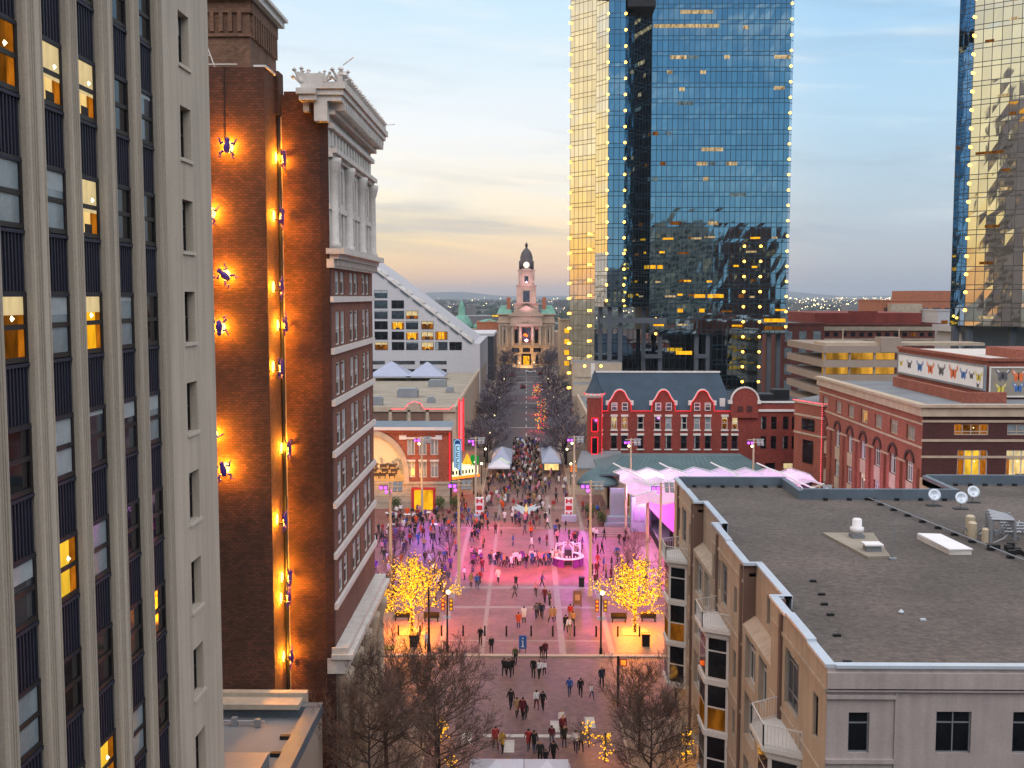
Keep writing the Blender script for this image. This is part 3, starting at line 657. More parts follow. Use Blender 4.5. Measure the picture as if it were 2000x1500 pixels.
m = MB(); m.prism([(12.5, 42.8), (60, 42.8), (60, 88.3), (32.8, 88.3), (32.8, 81.8), (21, 81.8), (21, 87.3), (12.5, 87.3), (12.5, 77.4), (13.1, 77.4), (13.1, 69.6), (12.5, 69.6), (12.5, 59.4), (13.1, 59.4), (13.1, 52.5), (12.5, 52.5)], 17.3, 17.5)
m.build('gravel_roof', 'gravel', ap)
# parapet caps: stepped along the street side
m = MB()
def cap(x0, y0, x1, y1, z0=ZR, w=.34):
    if abs(x1-x0) < abs(y1-y0): m.box(x0-.08, y0, z0, x0+w, y1, z0+.14); m.box(x0+w-.05, y0+.01, 17.5, x0+w-.01, y1-.01, z0)
    else: m.box(x0, y0-.08, z0, x1, y0+w, z0+.14)
cap(XR, 42.6, XR, 45.5); cap(XR, 45.5, XR, 49.4, ZR+.12); cap(XR, 49.4, XR, 52.5, ZR); cap(12.9, 52.5, 12.9, 59.4); cap(XR, 59.4, XR, 64.6, ZR); cap(XR, 64.6, XR, 69.6, ZR+.1); cap(12.9, 69.6, 12.9, 77.4); cap(XR, 77.4, XR, 82, ZR+.1); cap(XR, 82, XR, 87.6)
for y_ in (52.5, 59.1, 69.6, 77.1): m.box(XR-.08, y_, ZR+.002, 13.2, y_+.3, ZR+.16)
m.build('parapet_cap', 'cap_metal', ap)
m = MB(); m.box(XR+.34, 42.5, ZR, 60, 42.9, ZR+.13); m.build('front_coping', 'cap_metal', ap)
m = MB(); m.box(XR+.3, 87.0, 17.5, 21.2, 87.45, ZR+.25); m.box(20.8, 81.4, 17.5, 21.2, 87.0, ZR+.2); m.box(21.2, 81.4, 17.5, 32.6, 81.8, ZR+.3); m.box(32.6, 81.4, 17.5, 33.0, 88.0, ZR+.28); m.box(33.0, 88.0, 17.5, 60, 88.4, ZR+.3)
m.build('rear_parapet', 'blue_metal', ap)
m = MB(); m.box(XR-.03, 42.4, 17.2, 60, 42.6, 17.85); m.box(XR-.03, 42.45, 16.75, 14.95, 42.6, 16.9); m.box(14.95, 42.52, 10, 15.05, 42.6, 17.2); m.box(XR-.03, 42.45, 14.05, 14.95, 42.6, 14.22); m.box(XR-.03, 42.45, 17.05, 60, 42.6, 17.12); m.box(14.3, 42.54, 16.95, 14.36, 42.6, 17.05)
m.build('belt_course', 'stucco_gray', ap)
m = MB()
for a, b in outer:
    for z_ in (16.95, 13.3, 9.4, 5.6): m = MB(); m.fbox(F, a+.02, b-.02, z_, z_+.16, 0, .07); m.build('string_course', 'stucco_warm', ap)
for y_ in (50.1, 59.55, 67.3, 77.5, 84.9):  # brown strips paint in the dark shadow lines running down the wall
    m = MB(); m.fbox(F, y_, y_+.34, 0, 17.9, 0, .14); m.build('shadow_strip', 'stucco_brown', ap)
for a, b, c, d in fh:
    w_ = b-a; put_window(ap, ((a+b)/2, 42.6+.13, c), 'S', w_, d-c, 'grey_metal', rr.choice(['glass_dark', 'glass_dark', 'lit_dim']) if c < 14 or a > 18 else 'glass_dark', nc=1 if w_ < 1.2 else 2, splits=(.72,), fr=.05, dep=.06)
for a, b, c, d in tall+tops:
    put_window(ap, ((XR if (a, b, c, d) in tall else 12.9)+.16, (a+b)/2, c), 'W', b-a, d-c, 'darkframe', 'glass_dark', splits=(.72,), fr=.05, dep=.06)
for a, b, c, d in wide:
    put_window(ap, (XR+.2, (a+b)/2, c), 'W', b-a, d-c, 'grey_metal', 'glass_blue', nc=3, splits=(.25, .8), fr=.06, dep=.06)
for a, b, c, d in lowg:
    if b > 70 and c < 5: continue
    put_window(ap, (XR+.3, (a+b)/2, c), 'W', b-a, d-c, 'white_trim', 'glass_dark', nc=3, splits=(.7,), fr=.08, dep=.08)
# bays with balcony on top
def bay(yc, zt, zb=3.0):
    w = 1.9; d = 1.25
    pts = [(XR, yc-w), (XR-d, yc-w+.75), (XR-d, yc+w-.75), (XR, yc+w)]
    b_ = MB(); b_.prism(pts, zb, zt)
    for z0 in [zb, zt-.35] + [zb + (zt-zb)*q for q in (.33, .66)]:
        b_.prism([(XR, yc-w-.1), (XR-d-.1, yc-w+.7), (XR-d-.1, yc+w-.7), (XR, yc+w+.1)], z0, z0+.34)
    o = b_.build('bay_window', 'white_trim', ap)
    n_ = 3; hh = (zt-zb)/3
    q = MB()
    for i in range(3):
        z0 = zb + i*hh + .42; z1 = zb + (i+1)*hh - .08 - (.35 if i == 2 else 0)
        for (p0, p1) in ((pts[0], pts[1]), (pts[1], pts[2]), (pts[2], pts[3])):
            A = Vector((*p0, 0)); B = Vector((*p1, 0)); D = (B-A); L_ = D.length; D.normalize(); Nn = Vector((-D.y, D.x, 0)); Nn = Nn if Nn.x < 0 or (abs(Nn.x) < .3) else -Nn
            if (A+B).x/2 + Nn.x < (A+B).x/2: pass
            Cn = Vector((XR, yc, 0)); 
            if Nn.dot((A+B)/2 - Cn) < 0: Nn = -Nn
            a0 = A + D*.16 + Nn*.01; b0 = B - D*.16 + Nn*.01
            for (s0, s1) in ((0, .48), (.52, 1)) if i < 2 else ((0, .66), (.70, 1)):
                za = z0 + (z1-z0)*s0; zz = z0 + (z1-z0)*s1
                q.quad((a0.x, a0.y, za), (b0.x, b0.y, za), (b0.x, b0.y, zz), (a0.x, a0.y, zz), m=1 if (i == 1 and s0 == 0) else 0)
    q.build('bay_panes', ['glass_dark', 'lit_dim'], o)
    k = MB(); k.prism([(XR, yc-w-.35), (XR-d-.35, yc-w+.6), (XR-d-.35, yc+w-.6), (XR, yc+w+.35)], zt, zt+.22); k.build('balcony_slab', 'white_trim', ap)
    r_ = MB(); P = [(XR-.02, yc-w-.25), (XR-d-.27, yc-w+.65), (XR-d-.27, yc+w-.65), (XR-.02, yc+w+.25)]
    for i in range(3):
        A = Vector((*P[i], zt+.22)); B = Vector((*P[i+1], zt+.22)); n_ = max(2, int((B-A).length/.16))
        r_.tube(A+Vector((0,0,1.0)), B+Vector((0,0,1.0)), .035, n=4); r_.tube(A+Vector((0,0,.1)), B+Vector((0,0,.1)), .025, n=4)
        for j in range(n_+1): c_ = A.lerp(B, j/n_); r_.tube(c_, c_+Vector((0,0,1.0)), .014 if 0 < j < n_ else .04, n=4)
    r_.build('balcony_rail', 'white_trim', ap)
bay(48.3, 12.6); bay(65.2, 12.75); bay(82.2, 12.75)
# roof equipment: separate things standing on the roof
ZF = 17.5
def rth(name, x, y, label, cat, group=None): return thing(name, (x, y, ZF), label, cat, group)
t = rth('roof_vent', 21.1, 67.9, 'white domed exhaust vent standing on a raised grey roof pad', 'vent')
m = MB(); m.box(20.7, 67.5, ZF, 21.5, 68.3, ZF+.35); m.build('curb', 'membrane', t); m = MB(); m.lathe((21.1, 67.9, ZF+.35), [(.3, 0), (.3, .15), (.42, .2), (.44, .45), (.3, .5), (.3, .95), (.22, 1.02)], 14); m.build('cowl', 'white', t, True)
m = MB(); m.prism([(19.3, 69.3), (22.6, 69.3), (21.6, 63), (20.2, 62.8)], ZF, ZF+.14); tag(m.build('roof_pad', 'membrane_tan'), 'raised pale roof pad under the white domed exhaust vent', 'roof pad')
t = rth('roof_hatch', 20.9, 64.4, 'small flat topped roof hatch on the near end of the pale pad', 'hatch')
m = MB(); m.box(20.5, 64, ZF+.14, 21.4, 64.7, ZF+.5); m.build('curb', 'membrane', t); m = MB(); m.box(20.4, 63.9, ZF+.5, 21.5, 64.8, ZF+.6); m.build('lid', 'white', t)
t = rth('antenna_mast', 21.6, 62.6, 'thin grey antenna mast near the small roof hatch', 'antenna')
m = MB(); m.tube((21.6, 62.6, ZF), (21.6, 62.6, ZF+2.1), .035); m.build('pole', 'grey_metal', t); m = MB(); m.box(21.4, 62.4, ZF, 21.8, 62.8, ZF+.12); m.build('base', 'grey_metal', t)
t = rth('skylight', 25.6, 65.9, 'long white skylight lying on the roof beside the pipes', 'skylight')
m = MB(); m.prism([(25.0, 68.1), (26.4, 67.9), (26.75, 63.9), (25.4, 63.8)], ZF, ZF+.3); m.build('curb', 'terracotta', t); m = MB(); m.prism([(25.05, 68.15), (26.45, 67.95), (26.8, 63.85), (25.35, 63.75)], ZF+.3, ZF+.38); m.build('panel', 'white', t)
for i, (x_, y_, w_) in enumerate(((30.2, 79.1, 'leftmost of the three on the roof'), (31.7, 77.9, 'middle one of the three, lower than its neighbours'), (33.6, 80.4, 'rightmost of the three on the roof'))):
    t = rth('satellite_dish', x_, y_, 'small pale satellite dish, ' + w_, 'satellite dish', 'satellite dishes on the roof')
    m = MB(); m.tube((x_, y_, ZF), (x_, y_, ZF+.7), .04); m.tube((x_, y_, ZF+.75), (x_-.05, y_-.45, ZF+.7), .02, n=4); m.build('mast', 'grey_metal', t)
    m = MB(); m.lathe((0, 0, 0), [(.05, 0), (.3, .05), (.46, .14), (.46, .16), (.3, .08), (.05, .03)], 16); M_ = Matrix.Rotation(R(68), 3, 'X'); m.v = [tuple(M_ @ Vector(v) + Vector((x_, y_, ZF+.8))) for v in m.v]; m.build('dish', 'cap_metal', t, True)
    m = MB(); m.box(x_-.5, y_-.3, ZF, x_+.5, y_+.3, ZF+.06); m.build('base_frame', 'dark_metal', t)
t = rth('pipe_line', 28.5, 72, 'long grey conduit on black blocks running diagonally across the roof', 'pipe')
m = MB(); A = Vector((26.0, 81.2, ZF+.22)); B = Vector((29.6, 57.0, ZF+.22)); m.tube(A, B, .05); m.build('conduit', 'grey_metal', t)
m = MB()
for i in range(13): c_ = A.lerp(B, i/12.); m = MB(); m.box(c_.x-.2, c_.y-.13, ZF, c_.x+.2, c_.y+.13, ZF+.17); m.build('support_block', 'black', t)
t = rth('pipe_rack', 31, 68.5, 'cluster of silver pipes, tanks and valves on the right of the roof', 'equipment')
m = MB(); q = random.Random(5)
for i in range(4):
    y_ = 67.2+i*.9; x_ = 29.3+i*.3; m.tube((x_, y_, ZF), (x_, y_, ZF+1.5), .13, n=8); m.tube((x_, y_, ZF+1.5), (x_+1.3, y_-.3, ZF+1.5-.1*i), .13, n=8); m.tube((x_+1.3, y_-.3, ZF+1.4), (x_+1.4, y_-.3, ZF+.2), .11, n=8); m.tube((x_+1.0, y_+.4, ZF+.6), (x_+6, y_, ZF+.6), .08, n=8)
for i in range(34): x_ = 28.6+q.random()*5; y_ = 66.6+q.random()*3.6; m.tube((x_, y_, ZF+.1), (x_+q.uniform(-.8, .8), y_+q.uniform(-.4, .4), ZF+q.uniform(.3, 1.1)), .05)
m.build('pipes', 'grey_metal', t)
m = MB()
for x_, y_, r_, h_ in ((28.6, 68.3, .28, 1.0), (29.0, 67.3, .22, .8), (28.9, 69.4, .3, 1.2)): m.lathe((x_, y_, ZF), [(r_, 0), (r_, h_), (r_*.6, h_+.1)], 12)
m.build('tanks', 'pole', t)
m = MB()
for i in range(10): x_ = 28.2+q.random()*1.8; y_ = 61.5+q.random()*4.5; m = MB(); m.box(x_-.2, y_-.13, ZF, x_+.2, y_+.13, ZF+.3); m.build('support_block', 'black', t)
for i, (x_, y_) in enumerate(((15.6, 57.6), (15.35, 55.0), (15.0, 53.2), (14.8, 51.4), (14.2, 48.2), (13.6, 44.6))):
    m = MB(); m.box(x_-.17, y_-.09, ZF, x_-.02, y_+.09, ZF+.12); m.box(x_+.02, y_-.09, ZF, x_+.17, y_+.09, ZF+.12); m.box(x_-.02, y_-.02, ZF, x_+.02, y_+.02, ZF+.04); tag(m.build('roof_anchor', 'black'), 'pair of small black roof blocks beside the street parapet, number %d along counting from the far end' % (i+1) if 0 else 'pair of small black roof blocks beside the street parapet, ' + ['farthest one', 'second farthest', 'third farthest', 'fourth farthest', 'second nearest', 'nearest at the front corner'][i], 'roof block', 'black roof blocks along the parapet')
m = MB()
for (x0, y0, n_, dx, dy) in ((13.5, 86.4, 7, 1.15, 0), (22.6, 80.9, 6, 1.8, 0), (33.8, 87.4, 8, 1.2, 0)):
    for i in range(n_): m.box(x0+dx*i, y0+dy*i, ZF, x0+dx*i+.3, y0+dy*i+.25, ZF+.2)
tag(m.build('roof_ballast', 'black'), 'row of small black ballast blocks along the rear parapets', 'roof blocks', kind='stuff')
m = MB(); m.octa((18.4, 51.9, ZF+.05), .16); m.box(18.9, 50.6, ZF, 19.15, 50.8, ZF+.08); tag(m.build('roof_drain', 'cap_metal'), 'small pale roof drain lying alone on the open gravel roof', 'drain')

# ------------------------------------------------------------ red brick building behind, with butterfly billboards
rb = thing('brick_building', (62, 150, 0), 'large red brick building with arched window bays behind the tan apartment roof', 'building')
F = FR((48, 0, 0), 'W'); ZC = 18.0
bays_y = [134.0, 140.2, 146.4, 152.6, 158.8, 165.2, 172.4]
hs = []
for yb in bays_y: hs += [(yb-1.5, yb+1.5, 15.0, 16.9)]
for yb in bays_y: hs += [(yb-1.2, yb+1.2, z_, z_+2.6) for z_ in (.6, 5.2, 9.8)]
m = MB(); m.wall(F, 130, 176, 0, 19.6, hs, .4); m.build('side_wall', 'brick_right', rb)
FS = FR((0, 130, 0), 'S')
fw = [(51.8, 56, 16.2, 17.6), (58.2, 63, 16.2, 17.6), (52.3, 56, 10.6, 14.4), (58.2, 62, 10.6, 14.4), (65, 69, 16.2, 17.6), (65, 69, 10.6, 14.4)]
m = MB(); m.wall(FS, 48, 90, 0, 19.6, fw, .35); m.build('front_wall', 'brick_wine', rb)
m = MB(); m.box(48.4, 130.4, 19.0, 90, 175.8, 19.2); m.build('roof', 'membrane', rb)
m = MB(); m.box(48.5, 130.5, .2, 89, 175.5, 18.9); m.build('core', 'black', rb)
m = MB(); m.box(47.3, 129.3, 19.6, 90, 130.4, 19.95); m.box(47.3, 130.4, 19.6, 48.5, 176.4, 19.95); m.box(47.6, 129.6, 18.5, 90, 130, 19.6); m.box(47.6, 130, 18.5, 48, 176.3, 19.6); m.build('cornice', 'stone', rb)
m = MB()
for z_ in (17.75, 15.5+.0, 13.4): m.fbox(FS, 47.9, 90, z_, z_+.28, 0, .1) if z_ != 15.5 else m.fbox(FS, 47.9, 90, 15.4, 15.7, 0, .1)
m.fbox(F, 130, 176, 17.4, 17.6, 0, .1); m.fbox(F, 130, 176, 14.5, 14.75, 0, .1)
for i in range(len(bays_y)-1): m.fbox(F, bays_y[i]+1.6, bays_y[i+1]-1.6, 12.0, 12.2, 0, .1)
m.build('stone_belts', 'stone', rb)
for yb in bays_y:
    m = MB(); pr = [(yb+1.75*math.cos(PI*i/10), 12.4+1.5*math.sin(PI*i/10)) for i in range(11)] + [(yb-1.2, 12.4)] + [(yb+1.2*math.cos(PI*i/10), 12.4+1.0*math.sin(PI*i/10)) for i in range(10, -1, -1)]
    for i in range(10):
        a0, a1 = PI*i/10, PI*(i+1)/10
        P = [(yb+r_*math.cos(a), 12.4+(r_*.85)*math.sin(a)) for r_, a in ((1.3, a0), (1.75, a0), (1.75, a1), (1.3, a1))]
        m.extr(P, 'x', 47.8, 48.0)
    m.build('window_arch', 'brick_wine', rb)
    m = MB(); m.fbox(F, yb-1.2, yb+1.2, 3.2, 5.2, -.3, .02); m.build('spandrel_panel', 'stone', rb); m = MB(); m.fbox(F, yb-1.2, yb+1.2, 7.8, 9.8, -.3, .02); m.build('spandrel_panel', 'stone', rb)
    for z_ in (5.2, 9.8): put_window(rb, (48.25, yb, z_), 'W', 2.4, 2.6, 'white_trim', rr.choice(['glass_dark', 'glass_blue', 'glass_pale']) if (yb, z_) != (bays_y[3], 5.2) else 'lit_dim', nc=3, splits=(.78,), fr=.12)
    put_window(rb, (48.25, yb, 15.0), 'W', 3.0, 1.9, 'stone', 'lit_amber' if yb in (bays_y[3],) else 'glass_pale', nc=5, nr=1, fr=.16)
for a, b, c, d in fw:
    put_window(rb, ((a+b)/2, 130.2, c), 'S', b-a, d-c, 'cap_metal' if c < 12 else 'stone', ('lit_yellow' if a < 58 else 'lit_warm') if c < 12 else ('lit_dim' if a < 53 else 'glass_pale'), nc=4, splits=(.3,) if c > 12 else (.7,), fr=.12)
for i, yb in enumerate((131.2, 137.1, 143.3, 149.5, 155.7, 162, 168.8, 174.9)):
    m = MB(); m.fbox(F, yb-.55, yb+.55, 0, 12.0, 0, .35); m.build('pilaster', 'brick_right', rb)
m = MB(); m.box(56.5, 139, 19.2, 57.2, 166, 20.6); m.box(57.2, 139, 19.2, 62, 139.6, 20.6); m.build('roof_screen', 'brick_right', rb)
ph = thing('penthouse', (66, 155, 19.2), 'red brick rooftop penthouse carrying the butterfly panels', 'building')
m = MB(); m.box(61.7, 144.4, 19.2, 90, 179, 24.3, 0, 1); m.build('wall', ['brick_right', 'terracotta'], ph)
m = MB(); m.box(61.4, 144.1, 24.3, 90, 144.9, 24.7); m.box(61.4, 144.9, 24.3, 62.2, 179, 24.7); m.box(68, 150, 24.3, 80, 160, 25.6); m.build('parapet', 'brick_right', ph)
def bfly(mb, P, s, mw, wings=1.):
    # P(u,v): point on the panel; s: half width
    for sx in (-1, 1):
        mb.quad(P(0, .1*s), P(sx*.95*s, 1.0*s), P(sx*1.0*s, .45*s), P(sx*.55*s, -.05*s), P(0, -.1*s), m=mw)
        mb.quad(P(0, -.1*s, ), P(sx*.6*s, -.02*s), P(sx*.62*s, -.6*s), P(sx*.3*s, -.95*s), P(0, -.3*s), m=mw)
        mb.quad(P(sx*.45*s, .45*s, .012), P(sx*.8*s, .78*s, .012), P(sx*.82*s, .55*s, .012), P(sx*.5*s, .25*s, .012), m=5)
    mb.quad(P(-.07*s, .45*s, .02), P(.07*s, .45*s, .02), P(.07*s, -.6*s, .02), P(-.07*s, -.6*s, .02), m=4)
bcols = ['cloth_yellow', 'cloth_grey', 'cloth_blue', 'cloth_orange', 'cloth_charcoal', 'cloth_white']
SPEC['wing_blue'] = plain('#3a68a8', .7, .3, 2.); SPEC['wing_orange'] = plain('#d06838', .7, .3, 2.); SPEC['wing_yellow'] = plain('#c8b84a', .7, .3, 2.); SPEC['wing_grey'] = plain('#5a5a60', .7, .4, 2.)
BM = ['wing_blue', 'wing_orange', 'wing_yellow', 'wing_grey', 'black', 'white_trim', 'white']
b1 = thing('billboard', (61.6, 162, 19.7), 'long white panel painted with a row of colourful butterflies facing the street', 'sign')
m = MB(); m.box(61.2, 144.2, 20.3, 61.55, 178, 20.6); m.box(61.2, 144.2, 23.5, 61.55, 178, 23.75); m.box(61.2, 144.2, 20.6, 61.55, 144.5, 23.5); m.box(61.2, 177.7, 20.6, 61.55, 178, 23.5); m.build('frame', 'grey_metal', b1)
m = MB(); m.box(61.3, 144.5, 20.6, 61.55, 177.7, 23.5); m.build('panel', 'white', b1)
m = MB()
for i, (yb, s_, cc) in enumerate(((176.3, .9, 2), (172.6, 1.2, 3), (168, 1.5, 0), (163.6, 1.6, 1), (159.3, 1.5, 3), (154.8, 1.7, 1), (151.2, 1.3, 0), (148.5, .9, 3), (146.1, 1.2, 2), (146.3, .6, 3))):
    zc_ = 22.1 if i < 9 else 20.95; dz = .65
    m = MB(); bfly(m, lambda u, v, n=0, yb=yb, zc_=zc_: (61.29-n, yb-u, zc_+v*dz), s_, cc); m.build('butterfly', BM, b1)
b2 = thing('billboard', (66, 144.2, 19.5), 'grey panel painted with large butterflies facing the viewer', 'sign')
m = MB(); m.box(61.9, 144.0, 19.6, 72, 144.25, 23.5); m.build('panel', 'membrane_tan', b2)
m = MB(); m.box(61.8, 143.9, 19.5, 72, 144.0, 19.7); m.box(61.8, 143.9, 23.4, 72, 144.0, 23.6); m.box(61.8, 143.9, 19.7, 62.0, 144.0, 23.4); m.build('frame', 'white_trim', b2)
m = MB()
for u_, v_, s_, cc in ((63.6, 22.5, 1.0, 3), (65.7, 22.4, .95, 1), (63.4, 20.7, .7, 2), (65.7, 20.8, .75, 0), (67.9, 22.4, .95, 0), (67.9, 20.7, .8, 3)): m = MB(); bfly(m, lambda u, v, n=0, u_=u_, v_=v_: (u_+u, 143.98-n, v_+v), s_, cc); m.build('butterfly', BM, b2)
# ------------------------------------------------------------ glass towers
def curtain_faces(name, par, pts, zb, zt, mat, col=1.41, row=4.0, jit=.004, seed=1):
    # one sheet of separate panes per facet; every pane leans by a few millimetres
    q = random.Random(seed); a = MB(); U0 = 0
    uvs = []
    for (p0, p1, b_, t_) in pts:
        A = Vector((*p0, 0)); B = Vector((*p1, 0)); D = B-A; Ln = D.length; D.normalize(); Nn = Vector((D.y, -D.x, 0))
        nc = max(1, round(Ln/col)); w = Ln/nc
        z = b_; zs = []
        while z < t_ - .01: zs.append(z); z += 1.15; zs.append(min(z, t_)) if z < t_ else None; z += row-1.15
        zs = sorted(set([round(v, 3) for v in zs] + [t_]))
        J = {}
        def P(i, k):
            key = (i, k)
            if key not in J: J[key] = q.gauss(0, jit)
            v = A + D*(i*w) + Nn*J[key]; return (v.x, v.y, zs[k])
        for i in range(nc):
            for k in range(len(zs)-1):
                if zs[k+1]-zs[k] < .05: continue
                a.quad(P(i, k), P(i+1, k), P(i+1, k+1), P(i, k+1)); uvs.append([(i*col, zs[k]-b_), ((i+1)*col, zs[k]-b_), ((i+1)*col, zs[k+1]-b_), (i*col, zs[k+1]-b_)])
    o = a.build(name, mat, par); uv = o.data.uv_layers[0].data
    for p in o.data.polygons:
        for j, li in enumerate(p.loop_indices): uv[li].uv = uvs[p.index][j]
    return o
gt = thing('glass_tower', (45, 300, 0), 'tall blue mirror glass tower outlined with strings of amber bulbs', 'skyscraper')
ZT = 150
curtain_faces('sunset_curtain_wall', gt, [((11.4, 286.2), (17.7, 279.6), 8, ZT), ((17.7, 279.6), (20.5, 275), 30.1, ZT)], 8, ZT, 'curtain_gold', seed=2)  # warm pale tint on these facets paints in part of the mirrored sunset
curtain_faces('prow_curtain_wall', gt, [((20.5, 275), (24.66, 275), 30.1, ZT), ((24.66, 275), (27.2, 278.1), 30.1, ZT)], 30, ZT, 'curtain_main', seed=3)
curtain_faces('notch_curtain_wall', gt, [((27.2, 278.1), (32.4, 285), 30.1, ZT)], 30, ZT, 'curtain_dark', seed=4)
curtain_faces('main_curtain_wall', gt, [((32.4, 285), (49, 285), 22.9, ZT), ((49, 285), (68.2, 285), 12 if 0 else 22.9, ZT), ((49, 285), (61.2, 285), 2.9, 22.9)], 22, ZT, 'curtain_main', seed=5, jit=.006)
curtain_faces('edge_curtain_wall', gt, [((68.2, 285), (69.3, 286.5), 22.9, ZT), ((69.3, 286.5), (69.3, 320), 22.9, ZT)], 22, ZT, 'curtain_dark', seed=6)
m = MB(); m.prism([(12.1, 286.6), (17.8, 279.9), (20.6, 275.3), (24.5, 275.3), (32.3, 285.3), (68, 285.3), (69, 290), (69, 330), (14.5, 330)], 30.1, ZT-.5)
m.box(33, 285.4, 22.9, 68, 329, 30.1); m.box(49.2, 285.4, 0, 61, 300, 22.9); m.build('core', 'black', gt)
m = MB()
for x_, y_ in ((19.2, 280), (21.4, 277), (24.2, 278), (31.2, 287), (35.6, 286.5), (45.2, 286.5), (48.2, 286.3), (14.2, 287), (16.2, 285), (64.5, 287), (67.2, 288), (62.3, 288)): m.box(x_-.55, y_-.5, 0, x_+.55, y_+.5, 30.1 if x_ < 33 else 22.9)
m.build('columns', 'column_grey', gt)['kind'] = 'stuff'
m = MB(); m.box(19, 276.6, 26.0, 36, 278, 27.4); m.build('ring_beam', 'column_grey', gt); m = MB(); m.box(31.4, 285.2, 16.5, 36, 286, 17.6); m.build('ring_beam', 'column_grey', gt); m = MB(); m.box(45.2, 285.6, 16.5, 48.6, 286.6, 17.6); m.build('ring_beam', 'column_grey', gt)
curtain_faces('lobby_wall', gt, [((12, 294), (49, 294), 0, 24)], 0, 24, 'curtain_dark', seed=8)
m = MB(); m.box(-0, 0, 0, .01, .01, .01); m = MB(); m.box(12.0, 270, 0, 24, 284, 16.2, 0, 1); m.box(11.5, 262, 0, 20, 270, 11.4, 0, 1); m.box(12.3, 269.8, 12.6, 24, 270, 13.2); m.build('podium', ['stone', 'membrane'], gt)
def litboxes(par, rows, y, name='lit_window', w=1.3):
    for x0, x1, z0, h_, mt in rows:
        a = MB(); n_ = max(1, round((x1-x0)/1.41))
        for i in range(n_):
            a.box(x0+i*1.41, y-.05, z0, x0+(i+1)*1.41, y-.02, z0+h_)
        if a.v: a.build(name, mt, par)
q5 = random.Random(11)
def px_lit(u, v): return ((u-1028)/2100*285, 33-(v-578)/2100*285/.997)
rows = []
SPEC['lit_office'] = glow('#e8c894', .85, .8, 1.4); SPEC['lit_faint'] = glow('#9cb4b8', .42, .6, 1.2)
for u0, u1, v, mt in ((1320, 1385, 41, 'lit_office'), (1270, 1392, 67, 'lit_office'), (1440, 1450, 70, 'lit_office'), (1302, 1330, 125, 'lit_office'), (1335, 1360, 125, 'lit_faint'), (1405, 1420, 125, 'lit_office'), (1500, 1532, 125, 'lit_office'), (1296, 1306, 153, 'lit_office'), (1360, 1366, 153, 'lit_office'), (1320, 1328, 185, 'lit_office'), (1500, 1522, 183, 'lit_office'), (1316, 1346, 211, 'lit_faint'), (1270, 1280, 268, 'lit_dim'), (1295, 1308, 268, 'lit_faint'), (1364, 1410, 298, 'lit_office'), (1285, 1295, 325, 'lit_dim'), (1355, 1372, 325, 'lit_office'), (1380, 1392, 325, 'lit_faint'), (1412, 1436, 325, 'lit_office'), (1368, 1376, 354, 'lit_office'), (1270, 1276, 354, 'lit_faint'), (1420, 1450, 384, 'lit_faint'), (1306, 1322, 438, 'lit_dim'), (1378, 1394, 438, 'lit_office'), (1258, 1272, 522, 'lit_amber'), (1282, 1294, 522, 'lit_amber'), (1354, 1372, 578, 'lit_amber'), (1380, 1408, 578, 'lit_amber'), (1440, 1452, 578, 'lit_dim'), (1322, 1328, 606, 'lit_amber'), (1364, 1370, 606, 'lit_amber'), (1430, 1448, 636, 'lit_dim'), (1320, 1350, 688, 'lit_amber'), (1490, 1530, 625, 'lit_amber'), (1490, 1530, 640, 'lit_dim')):
    x0, z0 = px_lit(u0, v); x1, _ = px_lit(u1, v); rows.append((max(x0, 32.6), max(x1, x0+1.3), z0-.5, .95, mt))
for _ in range(30):  # random extra panes imitate warm reflections in the dark lower glass
    u0 = q5.uniform(1275, 1520); v = q5.choice([466, 494, 522, 550, 578, 606, 634]); x0, z0 = px_lit(u0, v); rows.append((x0, x0+q5.choice([.7, 1.3, 2.7]), z0-.5+q5.uniform(0, .6), .5, q5.choice(['lit_amber', 'lit_dim', 'lit_office'])))
litboxes(gt, rows, 285)
blb = MB(); blb.ball((0, 0, 0), .33, n=6); bulb_me = blb.mesh('bulb_or_glint', 'bulb')
def bulbs(par, x, y, z0, z1, step=3.96, ph=0):
    z = z1 - ph
    while z > z0: inst('bulb_or_glint', bulb_me, (x-par.location.x, y-par.location.y, z-par.location.z), par); z -= step
bulbs(gt, 20.35, 274.75, 31, 116, ph=1); bulbs(gt, 24.75, 274.75, 31, 116, ph=1); bulbs(gt, 68.4, 284.75, 23, 116); bulbs(gt, 11.2, 286.0, 8, 116, ph=.5)
bulbs(gt, 57.2, 284.7, 4, 47, ph=1); bulbs(gt, 61.5, 284.7, 4, 47, ph=1); bulbs(gt, 16.2, 280.6, 10, 50, ph=1); bulbs(gt, 34.2, 284.7, 23, 27)  # inner strings stand in for lights reflected in the glass
for x_, z_ in ((14.2, 16), (18.2, 16)): inst('bulb_or_glint', bulb_me, (x_-45, 261.5-300, z_), gt)
m = MB(); m.prism([(16, 277), (19.6, 272.5), (20.8, 273.5), (18, 279.4)], 107.5, 111); m.prism([(25, 273.5), (32, 273.5), (32.2, 284.8), (25.2, 275)], 104.5, 108.5); m.build('soffit', 'dark_metal', gt)
gt2 = thing('glass_tower', (105, 255, 0), 'second mirror glass tower at the right edge reflecting the bright sky', 'skyscraper')
curtain_faces('side_curtain_wall', gt2, [((95.6, 244.5), (97.0, 240), 26.3, ZT)], 26, ZT, 'curtain_dark', seed=12)
curtain_faces('front_curtain_wall', gt2, [((97.0, 240), (106.1, 232.8), 26.3, ZT), ((106.1, 232.8), (118, 216), 26.3, ZT)], 26, ZT, 'curtain_two', col=1.9, seed=13, jit=.009)
m = MB(); m.prism([(95.8, 244.7), (97.2, 240.3), (106.3, 233.2), (118.3, 216.4), (140, 260), (105, 262), (96.5, 245)], 26.3, ZT-.5); m.build('core', 'black', gt2)
m = MB()
